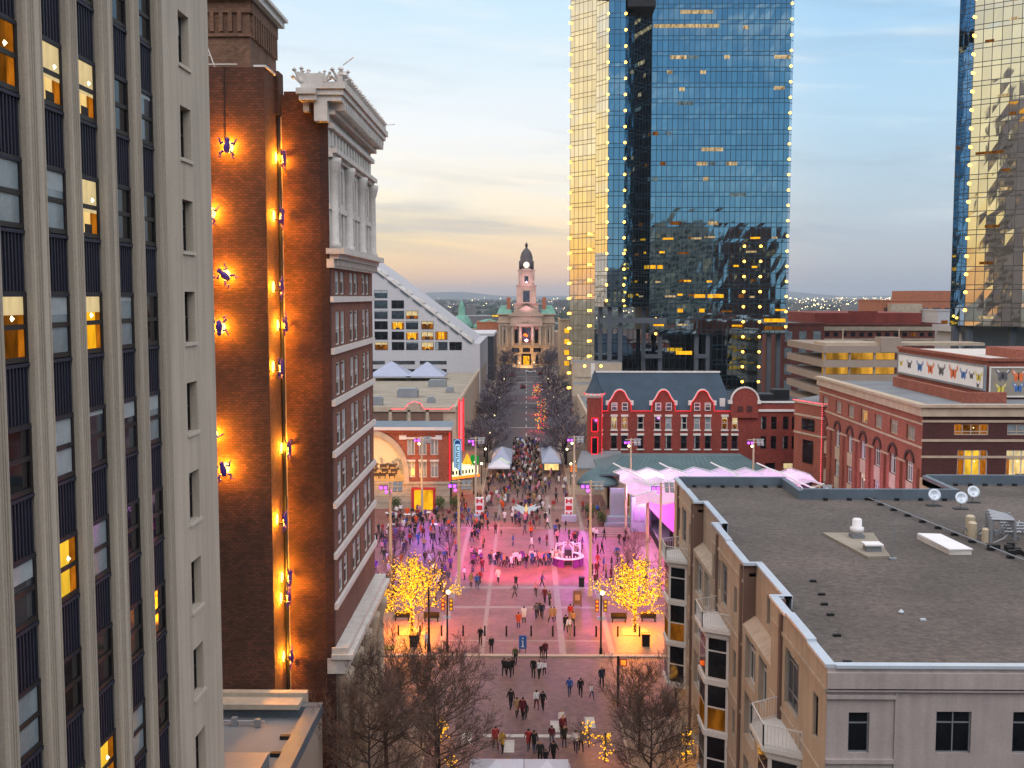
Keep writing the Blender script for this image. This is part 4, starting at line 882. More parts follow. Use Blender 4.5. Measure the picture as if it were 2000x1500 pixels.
for x_, y_ in ((96.5, 243.5), (98.6, 241), (106.0, 236), (110.5, 232), (114, 228)): m.box(x_-.7, y_-.6, 0, x_+.7, y_+.6, 26.3)
m.build('columns', 'column_grey', gt2); bulbs(gt2, 96.9, 239.7, 26, 113, 3.96)
m = MB(); m.box(99, 246, 0, 130, 262, 26.2); m.box(97.5, 243.5, 24.8, 126, 260, 26.25); m.build('lobby', 'hotel', gt2)
q5.seed(4)
for i in range(14):
    t_ = q5.uniform(.1, .7); z_ = 28+3.96*q5.randint(0, 20); a = MB(); A = Vector((97.0, 240, 0)).lerp(Vector((106.1, 232.8, 0)), t_); D = Vector((9.1, -7.2, 0)).normalized(); Nn = Vector((D.y, -D.x, 0))*.06; B = A + D*q5.uniform(1.2, 3.5)
    a.quad((A.x+Nn.x, A.y+Nn.y, z_), (B.x+Nn.x, B.y+Nn.y, z_), (B.x+Nn.x, B.y+Nn.y, z_+.6), (A.x+Nn.x, A.y+Nn.y, z_+.6)); a.build('lit_window', 'lit_office' if i % 2 else 'lit_dim', gt2)
# buildings behind the viewpoint, seen in the mirror glass
def slab(x0, y0, x1, y1, z1, mat, wm, label, fl=3.8, bay_=3.2, lit=.1, seed=0, name='office_block', edge=False):
    t = thing(name, ((x0+x1)/2, (y0+y1)/2, 0), label, 'building'); a = MB(); q = random.Random(seed)
    a.box(x0, y0, 0, x1, y1, z1); a.build('wall', mat, t); g_ = MB(); l_ = MB(); n_ = max(1, int((x1-x0)/bay_)); 
    for k in range(int(z1/fl)-1):
        for i in range(n_):
            x_ = x0 + (i+.5)*(x1-x0)/n_; (l_ if q.random() < lit else g_).box(x_-bay_*.3, y1, 3+k*fl, x_+bay_*.3, y1+.12, 3+k*fl+fl*.55)
    if g_.v: g_.build('windows', wm, t)['kind'] = 'stuff'
    if l_.v: l_.build('lit_windows', 'lit_office', t)['kind'] = 'stuff'
    r_ = MB(); r_.box(x0+3, y0+3, z1, x1-3, y1-3, z1+3.5); r_.box(x0-.3, y0-.3, z1, x1+.3, y1+.3, z1+.9); r_.build('parapet', mat, t)
    return t
slab(66, -70, 104, -30, 71, 'concrete', 'glass_dark', 'office block behind the viewpoint mirrored in the blue glass tower', seed=1, lit=.07, edge=True)
slab(112, -64, 140, -34, 68, 'brick_front', 'glass_dark', 'brick office block behind the viewpoint mirrored at the right of the blue tower', seed=2, lit=.15)
slab(30, -60, 62, -30, 45, 'stucco_gray', 'glass_dark', 'lower grey block behind the viewpoint mirrored in the blue glass', seed=3)
t_ = slab(-168, 25, -152, 40, 124, 'stucco_gray', 'glass_dark', 'slender stepped tower west of the street mirrored in the second glass tower', seed=6, lit=.12, bay_=2.6)
m = MB(); m.box(-166, 27, 124, -154, 38, 134); m.box(-163, 29, 134, -157, 36, 140)
for k in range(6):
    m.box(-152, 25.5+k*2.7, 0, -151.6, 26.3+k*2.7, 124)
m.build('stepped_top', 'stucco_gray', t_)
m = MB(); m.box(-151.9, 25.2, 120, -151.5, 39.8, 122.5); m.build('lit_floor', 'lit_amber', t_)
slab(-70, -40, -30, -8, 66, 'stone', 'glass_dark', 'stone block behind the viewpoint left of the street', seed=5)

# ------------------------------------------------------------ white hotel with sloping side
ht = thing('hotel', (-30, 330, 0), 'white hotel with a sloping stepped end and square dark windows', 'building')
m = MB(); Y0 = 300; m.extr([(-75, 0), (-12.95, 0), (-12.95, 19.7), (-15.2, 19.7), (-42.9, 40.6), (-52, 47), (-75, 47)], 'y', Y0, Y0+60); m.build('wall', 'hotel', ht)
m = MB()
for i in range(8):
    a_ = i/8; x_ = -15.6 - i*3.45; z_ = 20.0 + i*2.6
    m.extr([(x_+.1, z_-.5), (x_-2.3, z_+1.35), (x_-2.3, z_+1.7), (x_+.1, z_-.05)], 'y', Y0-.25, Y0-.02)
m.build('slope_louvre', 'blue_metal', ht)
m = MB()
for i in range(8):
    x_ = -15.0 - i*3.45; z_ = 19.8 + i*2.6
    m.extr([(x_, z_), (x_-3.4, z_+2.57), (x_-3.4, z_+3.1), (x_-1.6, z_+1.9), (x_-1.2, z_+2.2), (x_, z_+.9)], 'y', Y0-.3, Y0+8)
m.build('stepped_coping', 'white_trim', ht)
colx = [(-46.5, -43.3), (-42.4, -38.7), (-37.6, -34.1), (-33.6, -30.2), (-29.3, -25.9), (-25.4, -22.0), (-21.5, -18.0)]
rowz = [(32.4, 34.6, 2), (29.5, 31.8, 3), (26.6, 28.9, 4), (23.7, 26.0, 5), (20.8, 23.1, 6), (17.9, 20.2, 7)]
lit = {(5, 4): 'lit_dim', (3, 3): 'lit_amber', (4, 3): 'glass_blue', (2, 4): 'lit_dim', (3, 5): 'lit_amber', (4, 5): 'lit_dim', (5, 2): 'lit_amber', (2, 3): 'lit_dim', (3, 2): 'lit_yellow'}
for r_, (a, b, n_) in enumerate(rowz):
    for i in range(min(n_, 7)):
        x0, x1 = colx[i]; pm = {(2, 3): 'lit_dim', (2, 2): 'glass_blue', (3, 2): 'lit_amber', (3, 4): 'lit_dim', (4, 3): 'lit_amber', (4, 4): 'lit_dim', (4, 5): 'lit_amber', (5, 1): 'lit_dim', (5, 4): 'lit_amber'}.get((r_, i), q5.choice(['glass_dark', 'glass_blue']))
        put_window(ht, ((x0+x1)/2, Y0-.03, a), 'S', x1-x0, b-a, 'slate_frame', pm, nc=2, nr=1, fr=.12, dep=.03)
        m = MB(); 
for x0, x1 in ((-50, -39.6), (-38.2, -31.2), (-29.8, -22.3)):
    m = MB(); m.box(x0, Y0-.05, 13.9, x1, Y0-.01, 14.9); m.build('clerestory', 'glass_blue', ht)
    m = MB(); m.box(x0, Y0-.05, 8.4, x1, Y0-.01, 12.6); m.build('opening', 'black', ht)
m = MB(); m.box(-13.0, Y0+6, 6, -12.9, Y0+50, 12); m.build('side_panel', 'stone', ht)

# ------------------------------------------------------------ tan arcaded building and mural building
tb = thing('arcaded_building', (-30, 200, 0), 'tan building with ornamental arcade below the roof and pink rope lights', 'building')
F = FR((-62, 190, 0), 'S')
m = MB(); m.box(-62, 190, 0, -12.5, 286, 12.6, 0, 1); m.box(-62, 190, 12.6, -12.5, 190.5, 13.3); m.box(-13, 190.5, 12.6, -12.5, 286, 13.4); m.build('wall', ['stone', 'membrane_tan'], tb)
m = MB(); x_ = -45
for i in range(9):
    a = -43.5 + i*3.3; m.box(a, 189.85, 10.9, a+2.3, 189.98, 12.4)
m.build('arcade_panels', 'stucco_brown', tb)
m = MB()
for i in range(9): a = -43.5+i*3.3; m.box(a+.1, 189.8, 9.2, a+2.1, 189.9, 10.4)
m.build('windows_row', 'glass_dark', tb)
m = MB()
for i in range(8): a = -41 + i*3.3+.1; m.box(a, 189.6, 9, a+.5, 190, 13.0)
m.box(-62, 189.6, 12.5, -12.4, 189.9, 12.8); m.box(-20.8, 189.7, 12.8, -18.8, 190.4, 14.0); m.box(-33, 189.7, 12.8, -31.5, 190.4, 14.2); m.build('piers', 'stone', tb)
m = MB(); P = [(-24, 13.0), (-21.6, 13.0), (-20.9, 14.0), (-19.8, 14.4), (-18.7, 14.0), (-18.1, 13.0), (-13.6, 13.0), (-12.9, 13.8)]
for i in range(len(P)-1): m.tube((P[i][0], 189.5, P[i][1]), (P[i+1][0], 189.5, P[i+1][1]), .07, n=4)
m.build('rope_light', 'pink_glow', tb)
for b_ in ((-30, 200, 12.6, -27, 202, 13.9), (-26, 215, 12.6, -22, 219, 14.1), (-40, 225, 12.6, -34, 232, 14.3), (-19, 204, 12.6, -17.5, 206, 13.5), (-22, 240, 12.6, -18, 243, 14.0), (-17, 226, 12.6, -15.5, 229, 13.6)): m = MB(); m.box(*b_); m.box(b_[0]+.3, b_[1]+.3, b_[5], b_[3]-.3, b_[4]-.3, b_[5]+.25); m.build('rooftop_unit', 'grey_metal', tb)
m = MB()
for i in range(24): m.box(-12.45, 192+i*3.6, 13.4, -12.3, 193+i*3.6, 14.0)
m.box(-12.46, 191, 13.1, -12.3, 285, 13.45); m.build('street_cresting', 'stone', tb)
for i, (yc, zt_) in enumerate(((193, 14.5), (199, 13.4), (206, 13.4))):
    m = MB(); m.box(-12.25, yc-.1, 3, -12.0, yc+.1, zt_); m.build('rope_light', 'red_glow' if i != 1 else 'pink_glow', tb)
def pyramid_tent(x, y, z, w, d, h0, h1, mat, label, cat='tent', group=None, name='market_tent', sides=False, ropes=True):
    t = thing(name, (x, y, z), label, cat, group); a = MB(); C_ = [(x-w, y-d), (x+w, y-d), (x+w, y+d), (x-w, y+d)]
    for i in range(4): p0, p1 = C_[i], C_[(i+1) % 4]; a.quad((*p0, z+h0), (*p1, z+h0), (x, y, z+h1))
    for i in range(4): p0, p1 = C_[i], C_[(i+1) % 4]; a.quad((*p0, z+h0-.28), (*p1, z+h0-.28), (*p1, z+h0), (*p0, z+h0))
    a.build('canopy', mat, t)
    for c_ in C_: l_ = MB(); l_.tube((c_[0]*.97+x*.03, c_[1]*.97+y*.03, z), (c_[0]*.97+x*.03, c_[1]*.97+y*.03, z+h0), .035, n=4); l_.build('leg', 'grey_metal', t)
    if sides: s_ = MB(); s_.quad((x-w, y+d, z), (x+w, y+d, z), (x+w, y+d, z+h0), (x-w, y+d, z+h0)); s_.build('back_wall', mat, t)
    return t
pyramid_tent(-33, 262, 12.6, 5.2, 5, 1.2, 4.6, 'tent', 'pale blue pyramid tent on the rooftop, left one below the hotel', group='rooftop tents', name='roof_tent')
pyramid_tent(-24.2, 262, 12.6, 4.6, 5, 1.2, 4.4, 'tent', 'pale lilac pyramid tent on the rooftop, right one below the hotel', group='rooftop tents', name='roof_tent')
mu = thing('mural_building', (-24, 170, 0), 'brick building with an arched painted front lit amber by the plaza', 'building')
F = FR((-45, 164.5, 0), 'S'); X0 = -45
m = MB(); wz = [(x_, x_+1.15, z_, z_+2.6) for x_ in (-18.5+45+.2, -18.5+45+1.75+.1, -18.5+45+3.35) for z_ in (4.7, 8.6)]
wz = [(a, a+1.2, z_, z_+2.5) for a in (26.6, 28.4, 30.2) for z_ in (5.0, 8.5)]
m.wall(F, 0, 33.1, 4.3, 12.4, wz, .25); m.box(-45, 164.55, 0, -11.9, 172, 12.3, 0, 1) if 0 else m.box(-11.95, 164.5, 4.3, -11.9, 172, 12.4); m.build('wall', 'brick_mural', mu)
m = MB(); m.box(-44.9, 165.0, .1, -12.0, 171.9, 12.2); m.build('core', 'black', mu)
m = MB(); m.box(-45, 164.3, .1, -11.85, 165.0, 4.0); m.box(-45, 164.1, 4.0, -11.8, 165, 4.35)
for z_ in (1.1, 2.1, 3.1): m.box(-45, 164.24, z_, -11.84, 164.3, z_+.05)
m.build('stone_base', 'stone', mu)
m = MB(); m.box(-45.2, 164.0, 12.4, -11.5, 172.3, 12.9, 0, 1); m.build('cornice', ['white_trim', 'blue_metal'], mu)
m = MB(); m.box(-45, 164.2, 12.0, -11.7, 164.5, 12.4)
for i in range(60): m.box(-45+i*.55, 164.25, 11.65, -45+i*.55+.25, 164.5, 12.0)
m.build('dentils', 'brick_mural', mu)
for a, b, c, d in wz: put_window(mu, (-45+(a+b)/2, 164.7, c), 'S', 1.2, 2.5, 'white_trim', 'glass_pale', nc=2, nr=1, fr=.12)
m = MB(); m.box(-18.9, 164.35, 11.2-.15, -12.2, 164.5, 11.3) if 0 else None
m.box(-19.6, 164.38, 10.9, -18.5, 164.5, 11.6); m.box(-14.0, 164.38, 10.9, -13.0, 164.5, 11.6)
for a in (26.6, 28.4, 30.2):
    for z_ in (7.5, 11.0): m.box(-45+a-.1, 164.36, z_, -45+a+1.3, 164.5, z_+.28)
m.build('lintels', 'white_trim', mu)
# painted arch: a semicircular recess with a landscape mural
ar = MB(); cx_ = -24.5; Rr = 5.6; z0_ = 4.6; 
pts = [(cx_+Rr*math.cos(PI*i/20), z0_+1.0+Rr*1.08*math.sin(PI*i/20)) for i in range(21)]
for i in range(20):
    P0 = pts[i]; P1 = pts[i+1]; o0 = (cx_+(P0[0]-cx_)*1.14, z0_+1+(P0[1]-z0_-1)*1.14); o1 = (cx_+(P1[0]-cx_)*1.14, z0_+1+(P1[1]-z0_-1)*1.14)
    ar.extr([P0, o0, o1, P1], 'y', 164.15, 164.48)
ar.box(cx_+Rr, 164.15, 4.35, cx_+Rr*1.14, 164.48, z0_+1); ar.build('arch_surround', 'stone', mu)
def mural_mat(n):
    m, t, b = newmat(n); c = t.nodes.new('ShaderNodeTexCoord'); s = t.nodes.new('ShaderNodeSeparateXYZ'); t.links.new(c.outputs['Object'], s.inputs[0])
    k = noise(t, .7, 6); h = mth(t, 'ADD', mth(t, 'MULTIPLY', s.outputs[2], .1), mth(t, 'MULTIPLY', k, .5))
    t.links.new(ramp(t, h, [(.6, '#8a7a50'), (.85, '#b09a6a'), (.95, '#6a7470'), (1.1, '#b0a890'), (1.3, '#c8bc9c')]), b.inputs['Base Color']); b.inputs['Roughness'].default_value = .8; return m
SPEC['mural'] = mural_mat
ar = MB(); P_ = [(p[0], 164.42, p[1]) for p in pts]; ar.quad(*([(cx_+Rr, 164.42, 4.4)] + P_ + [(cx_-Rr, 164.42, 4.4)])); ar.build('mural', 'mural', mu)
SPEC['cattle'] = plain('#4a3c30', .8, .4, 1.)
ar = MB()
for i in range(9):
    xx = cx_+1.0+ (i % 3)*1.5 + q5.uniform(-.3, .3); zz = 5.2+(i//3)*.7; ar.box(xx-.55, 164.38, zz, xx+.55, 164.41, zz+.5); ar.box(xx+.5, 164.38, zz+.3, xx+.8, 164.41, zz+.65)
    for d_ in (-.45, .35): ar.box(xx+d_, 164.38, zz-.4, xx+d_+.12, 164.41, zz)
ar.build('painted_cattle', 'cattle', mu)
m = MB(); m.box(-17.6, 163.9, .1, -14.2, 164.3, 3.2); m.build('shop_entrance', 'lit_amber', mu)
m = MB(); m.box(-17.7, 163.6, 3.2, -14.0, 164.3, 3.5); m.box(-17.75, 163.85, .1, -17.3, 163.98, 3.2); m.box(-14.4, 163.85, .1, -14.0, 163.98, 3.2); m.build('entrance_frame', 'red_cloth', mu)
m = MB(); m.tube((-11.8, 164.3, 4.5), (-11.8, 164.3, 12.6), .1, n=5); m.tube((-11.8, 164.3, 12.6), (-11.6, 172, 12.6), .1, n=5); m.build('neon_tube', 'red_glow', mu)
for x_ in (-27, -22, -18): lamp('mural_lamp', 'SPOT', (x_, 156, 4.2), '#ffa52a', 2400, target=(x_, 164.5, 7.5), spot_size=R(85), spot_blend=.8, shadow_soft_size=.3).parent = None
# theatre sign and marquee on the street side
th = thing('theatre_sign', (-11.2, 176, 0), 'tall vertical neon theatre sign in blue and white above a lit marquee', 'sign')
m = MB(); m.box(-11.9, 174.6, 3.6, -10.6, 175.0, 9.6); m.build('blade', 'blue_sign', th)
m = MB()
for x_ in (-11.8, -10.7):
    m.tube((x_, 174.5, 3.8), (x_, 174.5, 9.0), .06, n=5)
for i in range(6): a0, a1 = PI*i/6, PI*(i+1)/6; m.tube((-11.25+.55*math.cos(a0), 174.5, 9.0+.55*math.sin(a0)), (-11.25+.55*math.cos(a1), 174.5, 9.0+.55*math.sin(a1)), .06, n=5)
m.build('neon_border', 'cyan_glow', th)
m = MB(); m.box(-11.6, 174.45, 4.6, -10.9, 174.58, 8.8); m.build('letter_panel', 'cyan_glow', th)
m = MB()
for i, z_ in enumerate((7.7, 6.7, 5.7, 4.8)):
    m.box(-11.45, 174.38, z_, -11.32, 174.44, z_+.8); m.box(-11.32, 174.38, z_+.67, -11.02, 174.44, z_+.8); m.box(-11.32, 174.38, z_, -11.02, 174.44, z_+.13)
    if i % 2: m.box(-11.32, 174.38, z_+.33, -11.1, 174.44, z_+.46)
m.build('letters', 'slate_frame', th)
mq = thing('marquee', (-10, 176, 0), 'triangular lit white theatre marquee with red neon below', 'marquee')
m = MB(); m.prism([(-12.4, 173.6), (-8.0, 177), (-12.4, 181)], 3.5, 4.9); m.build('letter_box', 'marquee', mq)
m = MB(); m.prism([(-12.4, 173.3), (-7.7, 177), (-12.4, 181.3)], 3.1, 3.45); m.build('underside', 'orange_glow', mq)
for i in range(7): m = MB(); m.box(-12.0+i*.5, 173.45+i*.38-.05, 3.9, -11.75+i*.5, 173.55+i*.38, 4.5); m.build('letter', 'black', mq)
m = MB(); m.prism([(-9.2, 176.2), (-7.9, 177.2), (-9.2, 178.4)], 5.1, 6.5); m.build('corner_sign', 'green_glow', mq)
m = MB(); m.extr([(-10.6, 5.3), (-8.9, 5.3), (-9.75, 7.2)], 'y', 175.5, 176); m.build('crest', 'lit_yellow', mq)
m = MB(); m.box(-12.4, 182, 3.2, -9, 196, 4.6); tag(m.build('awning', 'orange_paint'), 'orange awning over the pavement behind the theatre marquee', 'awning')

# ------------------------------------------------------------ red brick building with lit gables, slate roof
rd = thing('gabled_building', (30, 196, 0), 'red brick building with slate roof and three gables edged in red lights', 'building')
F = FR((0, 190, 0), 'S')
gx = [16.55, 24.35, 30.9+.2]; gx = [16.55, 24.3, 31.2]
def up(z_, hh, xs, w_=1.05): return [(a-w_/2, a+w_/2, z_, z_+hh) for a in xs]
xs1 = [13.0, 15.6, 17.45, 20.3, 23.3, 25.25, 28.0, 30.3, 32.25, 35.2, 37.0]
hol = up(9.35, 2.3, xs1[:-1] + [37.0]) + up(5.9, 2.4, xs1)
m = MB(); m.wall(F, 11.6, 36.6+2, 0, 12.75, [h for h in hol if h[1] < 38.5], .25)
m.build('wall', 'brick_red', rd)
m = MB(); m.box(11.8, 190.4, .1, 40.5, 203, 12.6); m.build('core', 'black', rd)
for g_ in gx:
    m = MB(); pr = [(g_-2.1, 12.75), (g_+2.1, 12.75), (g_+2.1, 14.2), (g_+1.5, 14.9), (g_+.85, 16.1), (g_+.3, 16.5), (g_-.3, 16.5), (g_-.85, 16.1), (g_-1.5, 14.9), (g_-2.1, 14.2)]
    m.extr(pr, 'y', 189.95, 190.5); m.build('gable', 'brick_red', rd)
    m = MB()
    for i in range(2, 9): a, b = pr[i], pr[i+1]; m.tube((a[0], 189.9, a[1]), (b[0], 189.9, b[1]), .17, n=4)
    m.box(g_-2.45, 189.8, 13.7, g_-1.95, 190.5, 14.5); m.box(g_+1.95, 189.8, 13.7, g_+2.45, 190.5, 14.5); m.build('gable_coping', 'white_trim', rd)
    m = MB(); gp = [(g_-2.1, 12.7), (g_-2.0, 14.1), (g_-1.4, 14.9), (g_-.8, 16.0), (g_-.3, 16.35), (g_+.3, 16.35), (g_+.8, 16.0), (g_+1.4, 14.9), (g_+2.0, 14.1), (g_+2.1, 12.7)]
    for i in range(9): 
        a, b = gp[i], gp[i+1]; n_ = max(1, int(math.hypot(b[0]-a[0], b[1]-a[1])/.3))
        for j in range(n_): m.octa((a[0]+(b[0]-a[0])*j/n_, 189.72, a[1]+(b[1]-a[1])*j/n_), .12)
    m.build('light_string', 'red_glow', rd)
    put_window(rd, (g_-.93, 189.85, 12.75), 'S', 1.05, 1.4, 'white_trim', 'glass_blue', nr=2, fr=.1); put_window(rd, (g_+.93, 189.85, 12.75), 'S', 1.05, 1.4, 'white_trim', 'glass_blue', nr=2, fr=.1)
m = MB()
for a, b in ((12.4, 14.4), (18.7, 22.2), (26.4, 29.1), (33.3, 36.8)):
    x_ = a
    while x_ < b: m.octa((x_, 189.72, 12.7), .12); x_ += .3
z_ = 4.3
while z_ < 16: m.octa((13.3, 187.9, z_), .13); z_ += .33
m.build('eave_light_string', 'red_glow', rd)
for a, b, c, d in hol:
    if b > 38.5: continue
    pm = 'lit_dim' if c > 9 and a > 34 else ('lit_office' if c > 9 and 14 < a < 18 else q5.choice(['glass_dark', 'glass_pale' if c > 9 else 'glass_dark']))
    put_window(rd, ((a+b)/2, 190.15, c), 'S', b-a, d-c, 'slate_frame' if c < 9 else 'white_trim', pm, nr=2, fr=.1)
m = MB()
for a, b, c, d in hol:
    if b < 38.5: m.box(a-.12, 189.85, d, b+.12, 190.05, d+.38); m.box(a-.15, 189.8, c-.22, b+.15, 190.05, c)
m.build('lintels_and_sills', 'white_trim', rd)
m = MB()
m.quad((11.4, 190.2, 12.7), (36.9, 190.2, 12.7), (35.4, 197.5, 19.0), (12.2, 197.5, 19.0)); m.quad((36.9, 190.2, 12.7), (37.6, 204, 12.7), (35.4, 197.5, 19.0)); m.quad((35.4, 197.5, 19.0), (37.6, 204, 12.7), (11.4, 204, 12.7), (12.2, 197.5, 19.0)); m.quad((12.2, 197.5, 19), (11.4, 204, 12.7), (11.4, 190.2, 12.7))
m.build('slate_roof', 'roof_slate', rd)
m = MB(); m.box(12.0, 197.3, 18.95, 35.6, 197.7, 19.25); m.box(11.9, 197.2, 16, 12.6, 197.9, 20.6); m.box(14.2, 190.6, 12.7, 15, 191.2, 14.8) if 0 else None; m.box(34.5, 191.0, 13.2, 35.4, 191.6, 14.8); m.build('ridge', 'white_trim', rd)
m = MB(); pr = [(36.2, 11.5), (41.0, 11.5), (41.0, 14.5)] + [(38.6+2.4*math.cos(PI*i/12), 14.5+2.4*math.sin(PI*i/12)) for i in range(13)] + [(36.2, 14.5)]
m.extr(pr, 'y', 189.5, 190.6); m.build('round_gable', 'brick_red', rd)
m = MB()
for i in range(12): a0, a1 = PI*i/12, PI*(i+1)/12; m.tube((38.6+2.45*math.cos(a0), 189.5, 14.5+2.45*math.sin(a0)), (38.6+2.45*math.cos(a1), 189.5, 14.5+2.45*math.sin(a1)), .2, n=4)
m.box(35.8, 189.3, 14.0, 36.4, 190.6, 14.6); m.box(40.8, 189.3, 14.0, 41.4, 190.6, 14.6); m.build('round_coping', 'white_trim', rd)
m = MB(); 
for x_ in (37.8, 39.4): m.box(x_-.45, 189.42, 12.6, x_+.45, 189.5, 13.6)
m.build('blind_arches', 'brick_wine', rd)
F3 = FR((0, 190, 0), 'S'); hol2 = [(a-.5, a+.5, z_, z_+2.3) for a in (42.1, 43.9, 46.0, 47.6, 49.4) for z_ in (5.9, 9.4)] + [(a-.9, a+.9, .3, 3.4) for a in (40.5, 43.4, 46.6, 49.6)]
hol2 = [h for h in hol2 if h[0] > 38.8]
m = MB(); m.wall(F3, 38.6, 51, 0, 14.1, [h for h in hol2], .4); m.build('wing_wall', 'brick_red', rd)
m = MB(); m.box(38.7, 190.9, .1, 50.9, 215, 13.6); m.build('wing_core', 'black', rd)
for a, b, c, d in hol2: put_window(rd, ((a+b)/2, 190.2, c), 'S', b-a, d-c, 'darkframe', 'lit_dim' if c < 1 and a > 43 else 'glass_dark', nr=2, fr=.09)
m = MB(); m.box(40.9, 189.7, 12.6, 51, 190, 13.0); m.box(41, 190, 13.9, 51, 190.5, 14.4); m.build('wing_band', 'white_trim', rd)
m = MB(); m.box(41, 190.5, 13.6, 51, 215, 13.8); m.box(42, 195, 13.8, 45, 199, 15.2); m.box(46, 200, 13.8, 49, 203, 15.6); m.build('wing_roof', 'dark_metal', rd)
# corner turret
m = MB(); m.lathe((12.1, 189.6, 4.2), [(1.35, 0), (1.35, 7.2), (1.3, 10.9)], 8); m.build('turret', 'brick_red', rd)
m = MB(); m.lathe((12.1, 189.6, 15.1), [(1.45, 0), (1.75, .4), (1.75, .8)], 8); m.build('turret_cornice', 'white_trim', rd)
m = MB(); m.lathe((12.1, 189.6, 15.9), [(1.7, 0), (.9, 1.6), (.08, 4.0)], 8); m.build('turret_roof', 'roof_slate', rd)
m = MB(); m.box(11.6, 188.1, 9.4, 12.5, 188.25, 11.4); m.box(11.6, 188.1, 5.4, 12.5, 188.25, 8.0); m.build('turret_windows', 'red_glow', rd) if 0 else m.build('turret_windows', 'glass_dark', rd)
m = MB()
for z0, z1 in ((9.2, 11.6), (5.2, 8.2)):
    for a, b in (((11.5, z0), (11.5, z1)), ((12.6, z0), (12.6, z1)), ((11.5, z0), (12.6, z0)), ((11.5, z1), (12.6, z1))): m.tube((a[0], 188.0, a[1]), (b[0], 188.0, b[1]), .09, n=4)
a_ = None
for i in range(14): t_ = 2*PI*i/14; m.octa((12.1+1.85*math.cos(t_), 189.6+1.85*math.sin(t_), 15.8), .13)
m.build('turret_lights', 'red_glow', rd)
for x_, z_ in ((12.2, 9), (16.5, 13.8), (24.3, 13.8), (31.2, 13.8)): lamp('red_wash', 'POINT', (x_, 188.2, z_), '#ff3048', 60, shadow_soft_size=1.).parent = None
aw = thing('street_awning', (12, 184, 0), 'curved grey metal awning over the corner below the turret', 'awning')
m = MB(); m.prism([(8.4, 182.5), (16.5, 182.5), (17, 189.5), (9.2, 189.5)], 3.3, 3.6); pr = [(8.4, 182.5, 3.6), (16.5, 182.5, 3.6), (16.8, 189.4, 5.6), (9.8, 189.4, 5.6)]; m.quad(*pr); m.quad((8.4, 182.5, 3.6), (9.8, 189.4, 5.6), (9.2, 189.4, 3.6)); m.build('canopy', 'membrane', aw)
for x_ in (9.2, 12.5, 16): m = MB(); m.tube((x_, 183, .1), (x_, 183, 3.3), .12); m.build('post', 'stone', aw)
# corner block with pink rope lights
cb = thing('corner_block', (49, 185, 0), 'narrow brick and stone corner block edged with pink rope lights', 'building')
m = MB(); m.prism([(45, 180), (47.5, 172.5), (52.5, 172.5), (52.5, 190)], 0, 15.3); m.build('wall', 'brick_right', cb)
m = MB(); m.prism([(44.8, 180), (47.4, 172.2), (52.7, 172.2), (52.7, 190)], 15.3, 15.7, 0, 1); m.prism([(44.9, 180), (47.45, 172.35), (52.6, 172.35), (52.6, 190)], 13.2, 13.5); m.prism([(44.9, 180), (47.45, 172.35), (52.6, 172.35), (52.6, 190)], 10.2, 10.5); m.build('bands', ['stone', 'membrane'], cb)
m = MB(); A = Vector((44.7, 179.9, 15.75)); B = Vector((47.4, 172.1, 15.75)); Cc = Vector((52.6, 172.1, 15.75))
for p, q_ in ((A, B), (B, Cc), (B, B-Vector((0, 0, 13)))):
    n_ = int((q_-p).length/.35)
    for i in range(n_): c_ = p.lerp(q_, i/n_); m.octa((c_.x, c_.y-.1, c_.z), .11)
m.build('rope_lights', 'pink_glow', cb)
m = MB()
def onface(t0, t1, z0, z1): 
    A = Vector((44.95, 179.9, 0)); B = Vector((47.42, 172.4, 0)); p = A.lerp(B, t0); q_ = A.lerp(B, t1); m.quad((p.x-.06, p.y, z0), (q_.x-.06, q_.y, z0), (q_.x-.06, q_.y, z1), (p.x-.06, p.y, z1))
onface(.3, .75, 11, 12.9); onface(.35, .72, 5.6, 9.4); onface(.35, .72, 1.2, 4); m.build('windows_face', 'glass_dark', cb)

# ------------------------------------------------------------ pavilion, stage canopy
pv = thing('pavilion', (25, 172, 0), 'long low pavilion with grey green hipped metal roof and tan walls', 'pavilion')
m = MB(); F = FR((0, 165, 0), 'S'); ph_ = [(a, a+2.2, .4, 4.2) for a in (15.5, 19.5, 23.5, 27.5, 31.5)]
m.wall(F, 12.6, 36.4, .1, 5.6, ph_, .4); m.box(12.6, 165, .1, 12.9, 178, 5.6); m.box(36.1, 165, .1, 36.4, 178, 5.6); m.build('wall', 'stone', pv)
m = MB(); m.box(13, 165.7, .1, 36, 166, 5.5); m.build('interior', 'lit_dim', pv)
m = MB()
e0, e1, n_ = 11.4, 37.6, 6
m.quad((11.4, 163.8, 5.7), (37.6, 163.8, 5.7), (34.5, 170, 7.6), (15.5, 170, 7.6)); m.quad((37.6, 163.8, 5.7), (37.6, 179, 5.7), (34.5, 173, 7.6), (34.5, 170, 7.6)); m.quad((11.4, 179, 5.7), (11.4, 163.8, 5.7), (15.5, 170, 7.6), (15.5, 173, 7.6)); m.quad((15.5, 170, 7.6), (34.5, 170, 7.6), (34.5, 173, 7.6), (15.5, 173, 7.6)); m.quad((37.6, 179, 5.7), (11.4, 179, 5.7), (15.5, 173, 7.6), (34.5, 173, 7.6))
m.box(11.3, 163.7, 5.45, 37.7, 179.1, 5.68); m.build('metal_roof', 'green_roof', pv)
m = MB()
for i in range(30): x_ = 12+i*.87; m.tube((x_, 163.9, 5.74), (15.5+(x_-12)*.75, 170, 7.64), .03, n=4)
m.build('roof_seams', 'green_roof', pv)
m = MB(); m.lathe((11.2, 166.0, 3.8), [(3.4, 0), (3.2, .5), (2.2, 1.6), (.6, 2.5), (.1, 2.7)], 16); m.build('dome_roof', 'green_roof', pv, True)
sc_ = thing('stage_canopy', (26, 138, 0), 'white angular truss canopy over the stage lit pink and lilac from below', 'canopy')
